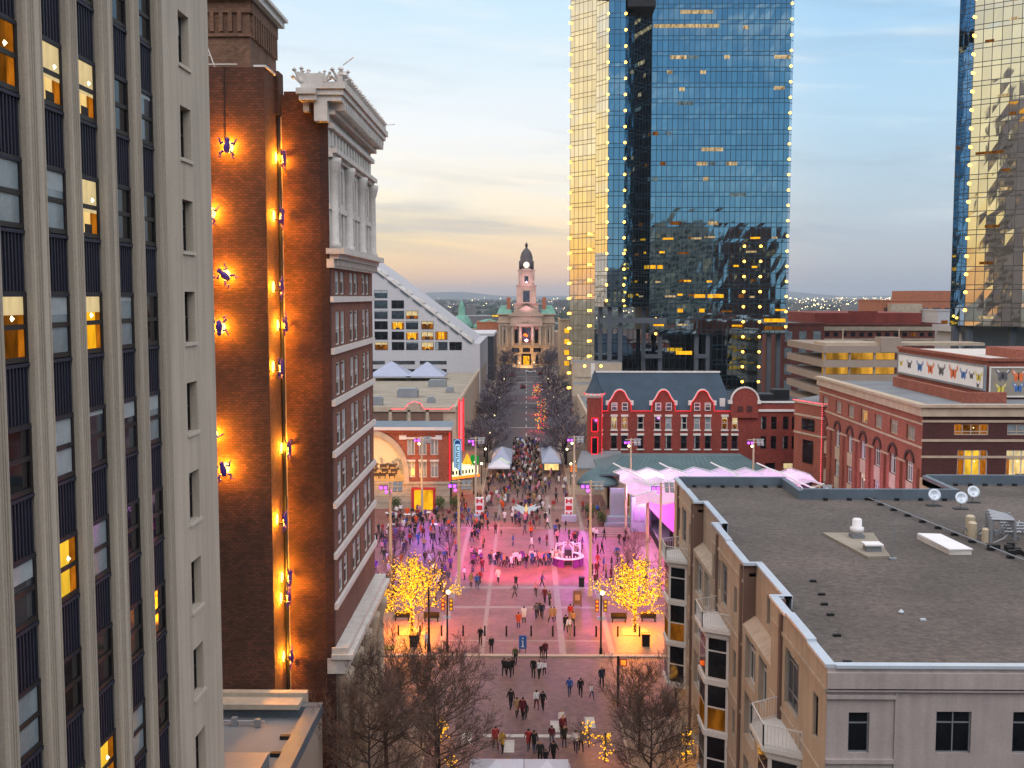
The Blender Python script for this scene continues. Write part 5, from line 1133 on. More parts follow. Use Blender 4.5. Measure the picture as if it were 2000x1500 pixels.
def zc3(x, y): return 8.6 + .55*math.sin((x-12)*.85)*.6 + .35*math.sin(y*.55) + .02*(y-135)
m = MB(); xs_ = [12.6+i*1.62 for i in range(17)]; ys_ = [126, 130, 134, 138, 142, 146, 150]
def PC(i, j):
    x_ = xs_[i]; y_ = ys_[j]; e_ = 1.2 if j in (0, 6) and i % 2 else 0; x_ -= (y_-138)*.03*(1 if i < 8 else -1); 
    if i == 0: x_ += (.5 if j % 2 else 0)
    z_ = 8.7 + (.28 if i % 2 else -.2) + (.2 if j % 2 else -.1) - abs(i-8)*.02
    return (x_, y_ + e_*.4*(1 if j else -1), z_)
for i in range(16):
    for j in range(6):
        if j == 2 and i > 9: continue
        a, b, c_, d = PC(i, j), PC(i+1, j), PC(i+1, j+1), PC(i, j+1); m.quad(a, b, c_); m.quad(a, c_, d)
m.build('fabric', 'canopy', sc_)
m = MB()
for i in range(0, 17, 2):
    for j in range(6): a = Vector(PC(i, j)); b = Vector(PC(i, j+1)); m.tube(a+Vector((0,0,.12)), b+Vector((0,0,.12)), .07, n=4)
for j in range(7):
    for i in range(16): a = Vector(PC(i, j)); b = Vector(PC(i+1, j)); m.tube(a+Vector((0,0,.12)), b+Vector((0,0,.12)), .05, n=4)
for i in range(0, 16, 4): a = Vector(PC(i, 0)); b = Vector(PC(min(i+4, 16), 3)); m.tube(a+Vector((0,0,1.2)), b+Vector((0,0,.3)), .1, n=4); m.tube(Vector(PC(min(i+4, 16), 0))+Vector((0,0,.2)), Vector(PC(i, 6))+Vector((0,0,1.3)), .1, n=4)
m.build('truss', 'white', sc_)
for x_, y_ in ((14.5, 127), (22, 127), (30, 127), (38, 127), (14, 149), (24, 149), (38, 149)): m = MB(); m.tube((x_, y_, .1), (x_, y_, 8.6), .2, n=8); m.build('post', 'pole', sc_)
st = thing('stage', (26, 142, 0), 'dark stage with magenta wing wall under the white canopy', 'stage')
m = MB(); m.box(17.2, 137.5, .1, 40, 151, 1.3); m.build('platform', 'dark_metal', st)
m = MB(); m.box(17.2, 150.5, 1.3, 40, 151, 6.8); m.box(17.1, 146, 1.3, 17.3, 151, 5.0); m.build('backdrop', 'slate_frame', st)
m = MB(); pr = [(21.6+ .9*i*.3, 137 - 0) for i in range(2)]
for i in range(8):
    a0, a1 = i/8, (i+1)/8; x0 = 14.9+a0*5.6; x1 = 14.9+a1*5.6; z0 = 7.6-3.8*a0**.6*0; top0 = 7.7; bot0 = 7.4-6.2*(a0**.8); bot1 = 7.4-6.2*(a1**.8)
    m.quad((x0, 136+a0, bot0), (x1, 136+a1, bot1), (x1, 136+a1, 7.7), (x0, 136+a0, 7.7))
SPEC['wing'] = plain('#d8a8d0', .7, .04); m.build('wing_wall', 'wing', st)
m = MB(); m.box(20, 138, 1.3, 26, 149, 1.36); m.box(19, 140, 1.36, 19.6, 141, 3); m.box(21.4, 143, 1.36, 23, 144, 2.2); m.box(24, 139, 1.36, 25, 140, 2.4); m.build('stage_gear', 'black', st)
for x_, y_, z_, cc, pw in ((16, 134, 5.2, '#ff7ae0', 900), (18.5, 132.5, 4.2, '#ff20b8', 1500), (30, 140, 5.5, '#e8a0ff', 2200), (37, 146, 5, '#ffa0f0', 1900), (17, 146, 5.4, '#ffb0f0', 2400), (24, 147, 5, '#c8a0ff', 800)): lamp('stage_light', 'POINT', (x_, y_, z_), cc, pw, shadow_soft_size=.5)
m = MB(); m.box(22.4, 148.5, 2, 26, 148.6, 2.5); tag(m.build('light_bar', 'green_glow'), 'green light strip at the back of the stage', 'stage light')
kp = thing('poster_pillar', (15.7, 149, 0), 'white square pillar with posters standing beside the stage', 'pillar')
m = MB(); m.box(14.7, 148.3, .1, 16.9, 150.2, 5.0); m.build('pillar', 'tent', kp); m = MB()
for x_ in (15.0, 15.9): m.box(x_, 148.2, 1.7, x_+.6, 148.28, 3.6)
m.build('posters', 'lilac', kp)
wt = thing('fountain_wall', (13, 154, 0), 'tall pale lilac water wall at the edge of the plaza', 'water wall')
m = MB(); m.box(12.2, 154, .1, 14.2, 154.7, 5.2); m.build('slab', 'tent', wt); m = MB(); m.box(11.6, 152.6, .1, 14.9, 154, 1.3); m.box(11.2, 151.8, .1, 15.3, 152.6, .6); m.build('basin', 'tent', wt)
m = MB(); 
for i in range(5): m.box(9.6, 147-i*.5+.0, .1, 14.4, 147.5-i*.5, .1+.16*(5-i))
tag(m.build('steps', 'band'), 'broad pale steps in front of the lilac water wall', 'steps')

# ------------------------------------------------------------ courthouse
ch = thing('courthouse', (0, 508, 0), 'domed courthouse with pink lit clock tower closing the street', 'courthouse')
m = MB(); m.box(-13.1, 500, 0, 13.1, 540, 21.5); m.box(-13.5, 499.6, 20.4, 13.5, 540, 21.2); m.box(-13.7, 499.4, 24.2, -7.5, 530, 24.8); m.box(7.5, 499.4, 24.2, 13.7, 530, 24.8)
m.box(-13, 500, 21.5, -7.6, 530, 24.3); m.box(7.6, 500, 21.5, 13, 530, 24.3); m.box(-45, 506, 0, -13.1, 536, 16); m.box(13.1, 506, 0, 45, 536, 16); m.build('wall', 'pinkstone', ch)
m = MB(); m.box(-13.2, 499.2, 0, 13.2, 500, 9.6); m.box(-13.4, 499.0, 9.6, 13.4, 500, 10.2); m.build('rusticated_base', 'tanstone', ch)
m = MB()
for x_ in (-12.4, -10.9, -9.0, -6.7, 6.7, 9.0, 10.9, 12.4): m.tube((x_, 499.5, 10.2), (x_, 499.5, 18.4), .38, n=8)
for x_ in (-6.4, -3.0, 3.0, 6.4): m.tube((x_, 498.4, 10.2), (x_, 498.4, 19.0), .45, n=8)
m.build('columns', 'stone', ch)['kind'] = 'stuff'
m = MB(); m.box(-7.4, 497.8, 19.0, 7.4, 500, 20.2); m.extr([(-8, 24.4), (8, 24.4), (0, 28.6)], 'y', 498.2, 501); m.box(-8, 498.0, 23.6, 8, 500, 24.4); m.box(-7.4, 498.4, 20.2, 7.4, 500, 23.6); m.build('portico', 'pinkstone', ch)
m = MB()
for i in range(10): a0, a1 = PI*i/10, PI*(i+1)/10; m.tube((2.2*math.cos(a0), 498.2, 19.2+2.2*math.sin(a0)), (2.2*math.cos(a1), 498.2, 19.2+2.2*math.sin(a1)), .25, n=4)
for sx in (-1, 1):
    for i in range(8): a0, a1 = PI*i/8, PI*(i+1)/8; m.tube((sx*10.6+2.2*math.cos(a0), 499.2, 18.8+1.0*math.sin(a0)), (sx*10.6+2.2*math.cos(a1), 499.2, 18.8+1.0*math.sin(a1)), .22, n=4)
m.build('arches', 'stone', ch)
m = MB()
for x_, w_ in ((-4.7, 1.5), (4.7, 1.5), (-10.6, 1.0), (10.6, 1.0)): k_ = MB(); k_.box(x_-w_/2, 499.7, 11.2, x_+w_/2, 499.98, 17.4); k_.build('window', 'glass_dark', ch)
for x_ in (-10.4, -5, 5, 10.4): k_ = MB(); k_.box(x_-.6, 498.95, 1.6, x_+.6, 499.2, 5.4); k_.build('window', 'glass_dark', ch)
for x_ in (-5, 0, 5): k_ = MB(); k_.box(x_-1.7, 498.95, 7, x_+1.7, 499.2, 8.9); k_.build('window', 'glass_dark', ch)
m.box(-2.2, 498.95, .5, 2.2, 499.2, 6.2); m.build('door', 'glass_dark', ch)
m = MB(); m.box(-1.4, 498.8, .8, 1.4, 498.95, 5.2); m.build('lit_doorway', 'lit_amber', ch)
m = MB(); m.box(-2.0, 499.6, 11.4, 2.0, 499.7, 18.2); m.build('stained_window', 'glass_blue', ch)
m = MB(); m.ball((-.6, 499.3, 15), .7); m.ball((.3, 499.3, 14.6), .5); m.build('wreath', 'orange_glow', ch)
for sx in (-1, 1):
    m = MB(); m.quad((sx*13.6, 499.6, 24.8), (sx*6.6, 499.6, 24.8), (sx*8.0, 506, 28.4), (sx*12.2, 506, 28.4)); m.quad((sx*13.6, 530, 24.8), (sx*13.6, 499.6, 24.8), (sx*12.2, 506, 28.4)); m.box(sx*8, 506, 24.8, sx*12.2, 530, 28.4); m.build('copper_roof', 'copper', ch)
m = MB(); 
for sx in (-1, 1): m.box(sx*8.3-.9, 503, 26, sx*8.3+.9, 505, 32.4)
m.build('chimney', 'orange_paint', ch)
def tier(name, w, z0, z1, mat, cap_=.5, y=506):
    m = MB(); m.box(-w, y-w, z0, w, y+w, z1-cap_); m.box(-w-.35, y-w-.35, z1-cap_, w+.35, y+w+.35, z1); return m.build(name, mat, ch)
tier('tower_base', 5.6, 24, 29.5, 'pinkstone', .6, 508); tier('lower_tower', 4.55, 29.5, 38.1, 'pinkstone'); tier('upper_tower', 3.8, 38.1, 45.2, 'pinkstone', .5)
m = MB()
for sx in (-1, 1):
    for dx in (0, .9): m.tube((sx*(3.5-dx*.9), 501.9, 38.4), (sx*(3.5-dx*.9), 501.9, 44.6), .3, n=6)
m.extr([(-2.6, 45.2), (2.6, 45.2), (0, 46.2)], 'y', 501.8, 503); m.box(-2, 501.1, 29.6, 2, 501.5, 29.9); m.box(-2.2, 501.2, 30, -1.8, 501.5, 36); m.box(1.8, 501.2, 30, 2.2, 501.5, 36); m.build('tower_trim', 'stone', ch)
m = MB(); m.box(-1.5, 501.35, 30.2, 1.5, 501.5, 35.4); m.box(-.9, 502.1, 39.2, .9, 502.25, 42.2); m.build('tower_windows', 'glass_blue', ch)
m = MB(); m.lathe((0, 506, 45.2), [(3.4, 0), (3.4, 3.8), (3.0, 4.3), (2.9, 6.0), (2.3, 8.0), (1.3, 9.4), (.5, 10.1), (.45, 10.6)], 12); m.build('dome', 'dome_dark', ch, True)
m = MB(); m.lathe((0, 506, 55.6), [(.55, 0), (.6, .9), (.8, 1.0), (.5, 1.7), (.05, 2.2)], 8); m.tube((0, 506, 57.4), (0, 506, 58.6), .06); m.build('lantern', 'dark_metal', ch)
m = MB()
for i in range(8): t_ = 2*PI*(i+.5)/8; m.box(3.4*math.cos(t_)-.35, 506+3.4*math.sin(t_)-.35, 45.2, 3.4*math.cos(t_)+.35, 506+3.4*math.sin(t_)+.35, 49.2)
m.build('dome_piers', 'dome_dark', ch)
m = MB(); m.lathe((0, 0, 0), [(1.35, 0), (1.35, .15)], 20); m.v = [(a_, 502.3-c_, 47.4+b_) for a_, b_, c_ in m.v]; m.build('clock_face', 'clock', ch)
m = MB(); m.tube((0, 502.05, 47.4), (0, 502.05, 48.4), .06, n=4); m.tube((0, 502.05, 47.4), (.6, 502.05, 47.1), .06, n=4); m.build('clock_hands', 'black', ch)
for loc, tg, pw in (((0, 490, 26), (0, 502, 33), 9000), ((0, 492, 39), (0, 502, 42), 6000), ((0, 491, 12), (0, 499, 17), 9000)): lamp('courthouse_wash', 'SPOT', loc, '#ffc4e2', pw*.55, target=tg, spot_size=R(75), spot_blend=.7, shadow_soft_size=.5)
lamp('courthouse_door_light', 'SPOT', (0, 488, 3), '#ffc070', 8000, target=(0, 499, 4.5), spot_size=R(110), spot_blend=.6, shadow_soft_size=.5)
m = MB(); 
for i in range(6): m.box(-8, 498-i*1.1, 0, 8, 499-i*1.1, .15*(7-i))
m.build('entrance_steps', 'stone', ch)

# ------------------------------------------------------------ other mid and far buildings
def block(name, x0, y0, x1, y1, z1, mat, label, roof='membrane', par=.6, win=None, wm='glass_dark', lit='lit_dim', pl=.15, east=False):
    t = thing(name, ((x0+x1)/2, (y0+y1)/2, 0), label, 'building'); m = MB(); m.box(x0, y0, 0, x1, y1, z1, 0, 1); m.build('wall', [mat, roof], t)
    m = MB(); m.box(x0-.2, y0-.2, z1, x1+.2, y0+.3, z1+par); m.box(x0-.2, y0+.3, z1, x0+.3, y1, z1+par); m.box(x1-.3, y0+.3, z1, x1+.2, y1, z1+par); m.build('parapet', mat, t)
    if win:
        nx, z0, fl, nf, ww, wh = win
        for k in range(nf):
            a = MB(); l_ = MB()
            for i in range(nx):
                x_ = x0+(i+.5)*(x1-x0)/nx; (l_ if q5.random() < pl else a).box(x_-ww/2, y0-.06, z0+k*fl, x_+ww/2, y0-.01, z0+k*fl+wh)
            if a.v: a.build('window_row', wm, t)
            if l_.v: l_.build('lit_window_row', lit, t)
    return t
block('civil_courts', -38, 560, -14, 590, 15.5, 'pinkstone', 'stone civil building with green copper dome left of the clock tower', win=(8, 5, 4, 2, 1.2, 2.2))
cd = S.objects['civil_courts']
m = MB(); m.lathe((-34, 566, 15.5), [(6, 0), (5.8, 2), (4.6, 5), (3, 7), (1.8, 7.6), (1.8, 11), (1.2, 12.6), (.2, 15.5)], 14); m.lathe((-20, 566, 15.5), [(9, 0), (8, 2), (5, 4.4), (1, 5.4)], 14); m.extr([(-25, 17.2), (-13, 17.2), (-19, 21.4)], 'y', 559, 562); m.build('copper_dome', 'copper', cd, True)
m = MB(); m.extr([(-24, 15.6), (-14, 15.6), (-14, 18), (-19, 20.6), (-24, 18)], 'y', 558.6, 559); m.build('pediment', 'pinkstone', cd); m = MB(); m.box(-18, 562, 22.2, -13, 566, 23); m.build('roof_sign', 'lit_yellow', cd)
block('dark_block', -31, 425, -13, 470, 16.5, 'slate_frame', 'low black office block behind the white hotel', roof='membrane')
m = MB(); m.box(-31.2, 424.7, 17.1, -12.8, 470, 18.2); m.build('roof_band', 'hotel', S.objects['dark_block'])
block('orange_block', -24, 520, -13, 545, 20, 'orange_paint', 'orange brick block peeking out beside the courthouse', win=(4, 4, 4, 3, 1.4, 1.8))
block('office_block', 13.2, 418, 19, 450, 23.5, 'tanstone', 'brown office block beside the glass tower at the street end', win=(1, 6, 4.2, 4, 2.6, 1.8), pl=.5, lit='lit_amber')
block('low_shop', 12.5, 205, 17, 262, 8.5, 'stone', 'low stone shop row running back along the right pavement', win=(2, 3, 3, 1, 1.4, 1.8))
SPEC['garage_glow'] = glow('#e8a838', .9, .75, .35)
pk = thing('parking_garage', (72, 240, 0), 'beige parking garage with amber lit open decks', 'garage')
m = MB()
for z_ in (8.5, 11.6, 14.7, 17.8, 20.9): m.box(63.4, 230, z_, 80, 262, z_+1.5); m.box(53, 234, z_, 63.4, 236, z_+1.3) if 0 else None
m.box(75.5, 229.8, 21, 79.8, 234, 24.2); m.build('deck', 'stucco', pk)
m = MB(); m.box(64, 233, 8, 79.5, 233.3, 21); m.build('lit_interior', 'garage_glow', pk)
m = MB()
for i in range(4): x_ = 63.8+i*5.3; m.box(x_-.2, 230.3, 0, x_+.2, 230.8, 21)
m.build('columns', 'stucco', pk); m = MB(); m.box(64, 231, 22.4, 98, 240, 23.0); m.build('top_deck', 'stone', pk)
m = MB(); 
for x_ in (68, 80): m.tube((x_, 232, 22), (x_, 232, 26), .1, n=5)
m.build('light_pole', 'pole', pk)
block('brick_hall', 78, 330, 91, 400, 24.2, 'brick_far', 'tall red brick hall left of the long brick block', win=(3, 4, 5, 4, 2.2, 3.2), wm='glass_pale', pl=0)
block('long_brick_block', 91.2, 332, 128, 400, 24.0, 'brick_far', 'long red brick block with pale roof band behind the garage', win=(14, 17.6, 3.0, 2, 1.3, 1.2), wm='glass_dark', pl=.08)
m = MB(); m.box(91, 331.6, 22.4, 128.3, 332, 23.6); m.box(91, 331.7, 19.3, 128, 332, 20.0); m.build('stone_band', 'stone', S.objects['long_brick_block'])
m = MB(); m.box(92, 345, 24, 126, 390, 27.6); m.box(104, 345, 27.6, 112, 350, 28.2); m.build('red_attic', 'brick_red', S.objects['long_brick_block'])
block('orange_office', 138, 420, 166, 450, 31, 'orange_paint', 'tan and orange office block on the right skyline', win=(6, 22, 4, 2, 3, 2.4), wm='glass_blue')
m = MB(); m.box(150, 424, 31, 166, 445, 35); m.build('upper_floor', 'orange_paint', S.objects['orange_office']); m = MB(); m.box(140, 416, 25, 152, 420, 30); m.build('front_bay', 'stone', S.objects['orange_office'])
block('grey_office', 152, 400, 172, 430, 27.5, 'hotel', 'grey office block just left of the second glass tower', win=(4, 18, 4, 2, 2.5, 2))
block('low_cafe', 54, 246, 78, 262, 5.2, 'stucco_brown', 'low dark shop with bright amber windows under the garage', win=(6, 1.2, 3, 1, 3.4, 2.6), pl=1, lit='lit_amber')
# far city: trees, houses and lights spread over the plain
q = random.Random(21); m = MB(); hm_ = MB(); lm = MB()
for i in range(6000):
    y_ = 640*math.exp(q.random()*2.6); x_ = q.uniform(-.62, .62)*y_; r_ = q.uniform(4, 9)*(1+y_/9000); h_ = q.uniform(5, 10)
    k_ = len(m.v); m.lathe((x_, y_, 0), [(r_*.5, 0), (r_, h_*.4), (r_*.75, h_*.8), (r_*.2, h_)], 5)
SPEC['far_trees'] = plain('#2e3a36', .95, .4, .02, fine=.2); tag(m.build('distant_trees', 'far_trees'), 'dark tree cover spread over the plain to the horizon', 'trees', kind='stuff')
for i in range(1500):
    y_ = 600*math.exp(q.random()*2.5); x_ = q.uniform(-.62, .62)*y_; w_ = q.uniform(5, 16)*(1+y_/4000); d_ = q.uniform(5, 14); h_ = q.uniform(3, 8) + (q.random() < .04)*14
    if abs(x_) < 50 and y_ < 640: continue
    hm_.box(x_-w_, y_-d_, 0, x_+w_, y_+d_, h_, 0, q.choice([1, 2]))
SPEC['far_wall'] = plain('#6a6a6c', .9, .4, .01, fine=.05); SPEC['far_roof'] = plain('#8c8f94', .8, .4, .01, fine=.05); SPEC['far_roof_dark'] = plain('#4a4648', .8, .3, .01, fine=.05)
tag(hm_.build('distant_houses', ['far_wall', 'far_roof', 'far_roof_dark']), 'low roofs scattered among the trees of the far city', 'houses', kind='stuff')
for i in range(900):
    y_ = 700*math.exp(q.random()*3.0); x_ = (q.uniform(-.6, .6) if i % 3 else q.uniform(.24, .42))*y_; lm.octa((x_, y_, q.uniform(8, 14)), y_*.00035*q.uniform(.5, 1.5))
tag(lm.build('city_lights', 'city_light'), 'tiny lights dotted across the far city', 'lights', kind='stuff')
m = MB()
for i in range(60): a0 = -14000+i*480; h0 = 60+50*math.sin(i*.55)+30*math.sin(i*1.7); h1 = 60+50*math.sin((i+1)*.55)+30*math.sin((i+1)*1.7); m.quad((a0, 16000, 0), (a0+480, 16000, 0), (a0+480, 17500, h1*.8), (a0, 17500, h0*.8)); m.quad((a0, 17500, h0*.8), (a0+480, 17500, h1*.8), (a0+480, 19500, 0), (a0, 19500, 0))
tag(m.build('hills', 'far_trees'), kind='structure')
# ------------------------------------------------------------ bare trees
def grow(seed, H=9., levels=5, spread=.75, r0=.16, trunk=.3, twig=.012, up=.25, kids=(3, 4), jitter=.35, ratio=.68):
    q = random.Random(seed); segs = []
    def br(p, d, L_, r, lv):
        n = 3; c = Vector(p)
        for i in range(n):
            d2 = (d + Vector((q.gauss(0, 1), q.gauss(0, 1), q.gauss(0, .6)))*jitter*.35 + Vector((0, 0, up*.2))).normalized()
            e = c + d2*L_/n; r2 = max(twig, r*(1-.22*(i+1)/n*1.4)); segs.append((tuple(c), tuple(e), max(twig, r*(1-.22*i/n*1.4)), r2, lv)); c = e; d = d2
            if lv < levels and (i > 0 or lv > 0):
                for _ in range(q.randint(*kids) if i == n-1 else q.choice([1, 2])):
                    a = q.uniform(0, 2*PI); s_ = spread*q.uniform(.6, 1.25); o = d.orthogonal().normalized(); o2 = d.cross(o)
                    nd = (d + (o*math.cos(a) + o2*math.sin(a))*s_ + Vector((0, 0, up))).normalized(); br(c, nd, L_*ratio*q.uniform(.75, 1.2), r2*.62, lv+1)
    br((0, 0, 0), Vector((0, 0, 1)), H*trunk, r0, 0)
    return segs
def tree_meshes(segs, bark='bark', twig='twig', split=1):
    a = MB(); b = MB()
    for p, e, r0, r1, lv in segs: (a if lv <= split else b).tube(p, e, r0, r1, 7 if lv == 0 else (5 if lv <= split else 3), cap=False)
    return a.mesh('trunk', bark), b.mesh('crown', twig)
def tree(name, tm, loc, label, cat, group, rz=0, sc=1.):
    t = thing(name, loc, label, cat, group, rz); t.scale = (sc, sc, sc) if not isinstance(sc, tuple) else sc
    inst('trunk', tm[0], (0, 0, 0), t); inst('crown', tm[1], (0, 0, 0), t); return t
def crown(seed, H, Rr, z0, shape, n1=16, n2=7, n3=5, n4=3, r0=.15, twig=.012, rise=.35, L4=.45):
    # a trunk with limbs whose reach follows shape(t); each limb forks three times more
    q = random.Random(seed); segs = []; P = [Vector((0, 0, 0))]
    for i in range(6): P.append(P[-1] + Vector((q.gauss(0, .05), q.gauss(0, .05), H*.86/6)))
    for i in range(6): segs.append((tuple(P[i]), tuple(P[i+1]), max(twig*2, r0*(1-i/6.5)), max(twig*2, r0*(1-(i+1)/6.5)), 0))
    def at(z): t = max(0, min(5.999, z/(H*.86)*6)); i = int(t); return P[i].lerp(P[i+1], t-i)
    def path(p, d, L_, r, lv, n, wob):
        out_ = [p]; c = Vector(p)
        for i in range(n):
            d = (d + Vector((q.gauss(0, wob), q.gauss(0, wob), q.gauss(0, wob*.7)+.06))).normalized(); e = c + d*(L_/n); segs.append((tuple(c), tuple(e), max(twig, r*(1-i/n*.7)), max(twig, r*(1-(i+1)/n*.7)), lv)); c = e; out_.append(c)
        return out_, d
    def fork(pts, d, L_, r, lv, n):
        for _ in range(n):
            i = q.randint(1, len(pts)-1); p = pts[i]; o = d.orthogonal().normalized(); o2 = d.cross(o); a = q.uniform(0, 2*PI); s_ = q.uniform(.5, 1.1)
            nd = (d + (o*math.cos(a)+o2*math.sin(a))*s_ + Vector((0, 0, .15))).normalized(); pp, d2 = path(p, nd, L_*q.uniform(.6, 1.2), r, lv, 3 if lv < 3 else 2, .18)
            if lv == 2: fork(pp, d2, L_*.6, r*.6, 3, n3)
            elif lv == 3 and n4: fork(pp, d2, L4*q.uniform(.7, 1.3), twig, 4, n4)
    for k in range(n1):
        t = (k+.5)/n1; z = z0 + (H*.80-z0)*t; a = k*2.4+q.uniform(-.4, .4); L_ = Rr*shape(t)*q.uniform(.8, 1.1)
        d = Vector((math.cos(a), math.sin(a), rise+.5*t)).normalized(); pts, d2 = path(at(z), d, L_, r0*.42*(1-.5*t), 1, 5, .12); fork(pts, d2, L_*.38, r0*.16, 2, n2)
    return segs
rnd = lambda t: .55+.6*math.sin(PI*min(1, t*.9+.15))*.9
segA = crown(4, 8.8, 4.2, 1.8, rnd, 18, 7, 5, 4, .17, .011, .35, .6); segB = crown(9, 8.6, 4.3, 1.7, rnd, 19, 8, 5, 5, .16, .011, .35, .6)
tmA = tree_meshes(segA); tmB = tree_meshes(segB); GF = 'bare trees in the foreground along the street'
tree('bare_tree', tmA, (-9.6, 71.5, .13), 'bare brown tree by the brick building columns, below the left lit tree', 'tree', GF, .4, 1.0)
tree('bare_tree', tmB, (-6.4, 74.5, .13), 'bare tree nearest the street on the left, in front of the crossing', 'tree', GF, 2.1, .88)
tree('bare_tree', tmB, (-9.8, 65.0, .13), 'bare tree lowest and farthest left beside the annex roof', 'tree', GF, 4.1, .95)
tree('bare_tree', tmA, (-5.6, 66.5, .13), 'bare tree at the bottom edge left of the white tents', 'tree', GF, 5.3, .85)
tree('bare_tree', tmA, (8.2, 75.5, .13), 'bare tree on the right pavement just below the right lit tree', 'tree', GF, 3.0, .7)
tree('bare_tree', tmB, (8.2, 68.0, .13), 'bare tree low at the bottom edge, left of the tan apartment bays', 'tree', GF, .9, .8)
oak = lambda t: .8+.35*math.sin(PI*t)
gA = tree_meshes(crown(14, 8.4, 4.0, 2.4, oak, 18, 8, 5, 0, .2, .036, .35), 'bark_dark', 'twig_grey'); gB = tree_meshes(crown(15, 8.8, 4.2, 2.4, oak, 18, 8, 5, 0, .2, .036, .35), 'bark_dark', 'twig_grey')
GS = 'grey bare street trees lining the road beyond the plaza'; q = random.Random(8)
side = {-1: 'left', 1: 'right'}; ordw = ['nearest the market tents', 'second from the market tents', 'third from the market tents', 'fourth along', 'fifth along', 'sixth along', 'seventh along', 'eighth along', 'ninth along', 'tenth along', 'nearest the courthouse']
for sx in (-1, 1):
    for i, y_ in enumerate((209, 219, 229, 254, 266, 282, 300, 325, 355, 400, 450)):
        tree('street_tree', gA if i % 2 else gB, (sx*(7.9+q.uniform(-.4, .6)), y_+q.uniform(-2, 2), .13), 'grey bare oak on the %s side of the road, %s' % (side[sx], ordw[i]), 'tree', GS, q.uniform(0, 6), (1.25*q.uniform(.9, 1.1), 1.25*q.uniform(.9, 1.1), .8*q.uniform(.9, 1.1)))
for i, (x_, y_) in enumerate(((-9.5, 478), (-6.6, 486), (8.5, 480), (11.5, 486), (10.5, 466))):
    tree('street_tree', gA, (x_, y_, 0), 'dark bare tree in front of the courthouse, ' + ['far left', 'left of the doorway', 'right of the doorway', 'far right', 'front right'][i], 'tree', 'bare trees at the courthouse', i*1.3, 1.0)
# trees wrapped in amber string lights
def lit_tree(loc, label, seed, H, W_, dens=1., bul='bulb_tree', tip=True):
    sg = crown(seed, H, W_, 1.6, lambda t: 1.0-.74*t, 30, 7, 4, 0, .15, .016, .22)
    t = thing('lit_tree', loc, label, 'tree', 'trees wrapped in amber lights'); tm = tree_meshes(sg); inst('trunk', tm[0], (0, 0, 0), t); inst('crown', tm[1], (0, 0, 0), t)
    q = random.Random(seed); a = MB(); hot = MB()
    for p, e, r0, r1, lv in sg:
        p = Vector(p); e = Vector(e); n = max(1, int((e-p).length/(.03 if lv == 0 else .09 if lv == 1 else .16)*dens))
        for i in range(n):
            if lv >= 3 and q.random() < .5: continue
            c = p.lerp(e, q.random()) + Vector((q.gauss(0, 1), q.gauss(0, 1), q.gauss(0, 1)))*(r0+.01)
            if c.z > H*.80 and tip and q.random() < .5: continue
            a.octa(tuple(c), .05*q.uniform(.7, 1.5), 1 if q.random() < .08 else 0)
    a.build('string_lights', [bul, 'bulb_gold'], t)['kind'] = 'stuff' if 0 else 'stuff'
    for o in t.children:
        if o.name.startswith('string_lights'):
            for v in o.data.vertices: v.co += Vector(loc)
    return t, len(a.v)//6
for loc, lb, sd in (((-11.2, 103, .11), 'tree glowing with amber string lights on the left of the plaza', 31), ((10.7, 103.3, .11), 'tree glowing with amber string lights on the right of the plaza', 44)):
    t, n = lit_tree(loc, lb, sd, 8.2, 4.5); print('bulbs', n)
    for dz, pw in ((1.7, 420), (3.4, 500)):
        for ang in (0, 2.1, 4.2): l_ = lamp('tree_glow', 'POINT', (1.2*math.cos(ang+dz), 1.2*math.sin(ang+dz), dz), '#ff8a0a', pw*2.4, shadow_soft_size=.8); l_.parent = t
    tb_ = MB(); tb_.box(loc[0]-1.3, loc[1]-1.1, .112, loc[0]+1.3, loc[1]+1.1, .15); tag(tb_.build('tree_pit', 'walk'), 'dark planting bed at the foot of the ' + ('left' if loc[0] < 0 else 'right') + ' lit tree', 'planting bed')
for loc, lb, sd, h_, w_ in (((-14.9, 101.5, .11), 'smaller dimmer lit tree beside the brick building, left of the bright one', 51, 6.8, 2.6),):
    t, n = lit_tree(loc, lb, sd, h_, w_, .7)
    l_ = lamp('tree_glow', 'POINT', (0, 0, 2.5), '#ff9c12', 350, shadow_soft_size=1.0); l_.parent = t
gC = tree_meshes(crown(24, 8, 2.6, 1.8, rnd, 14, 6, 4, 0, .12, .014, .8), 'bark', 'twig')
for i, (x_, y_, s_, lb) in enumerate(((10.5, 112, .85, 'bare tree rising just behind the right lit tree'), (12.6, 122, .8, 'bare tree between the right lit tree and the stage'), (-9.6, 112, .8, 'bare tree rising just behind the left lit tree'), (-14.0, 110, .8, 'bare tree behind the left lit tree against the brick building'), (-15.5, 124, .8, 'bare tree among the crowd by the left light mast'), (-9.2, 128, .75, 'bare tree among the crowd left of the plaza centre'), (14.8, 112, .8, 'bare tree close to the tan apartment corner'))):
    tree('plaza_tree', gC, (x_, y_, .1), lb, 'tree', 'bare plaza trees', i*1.7, s_)
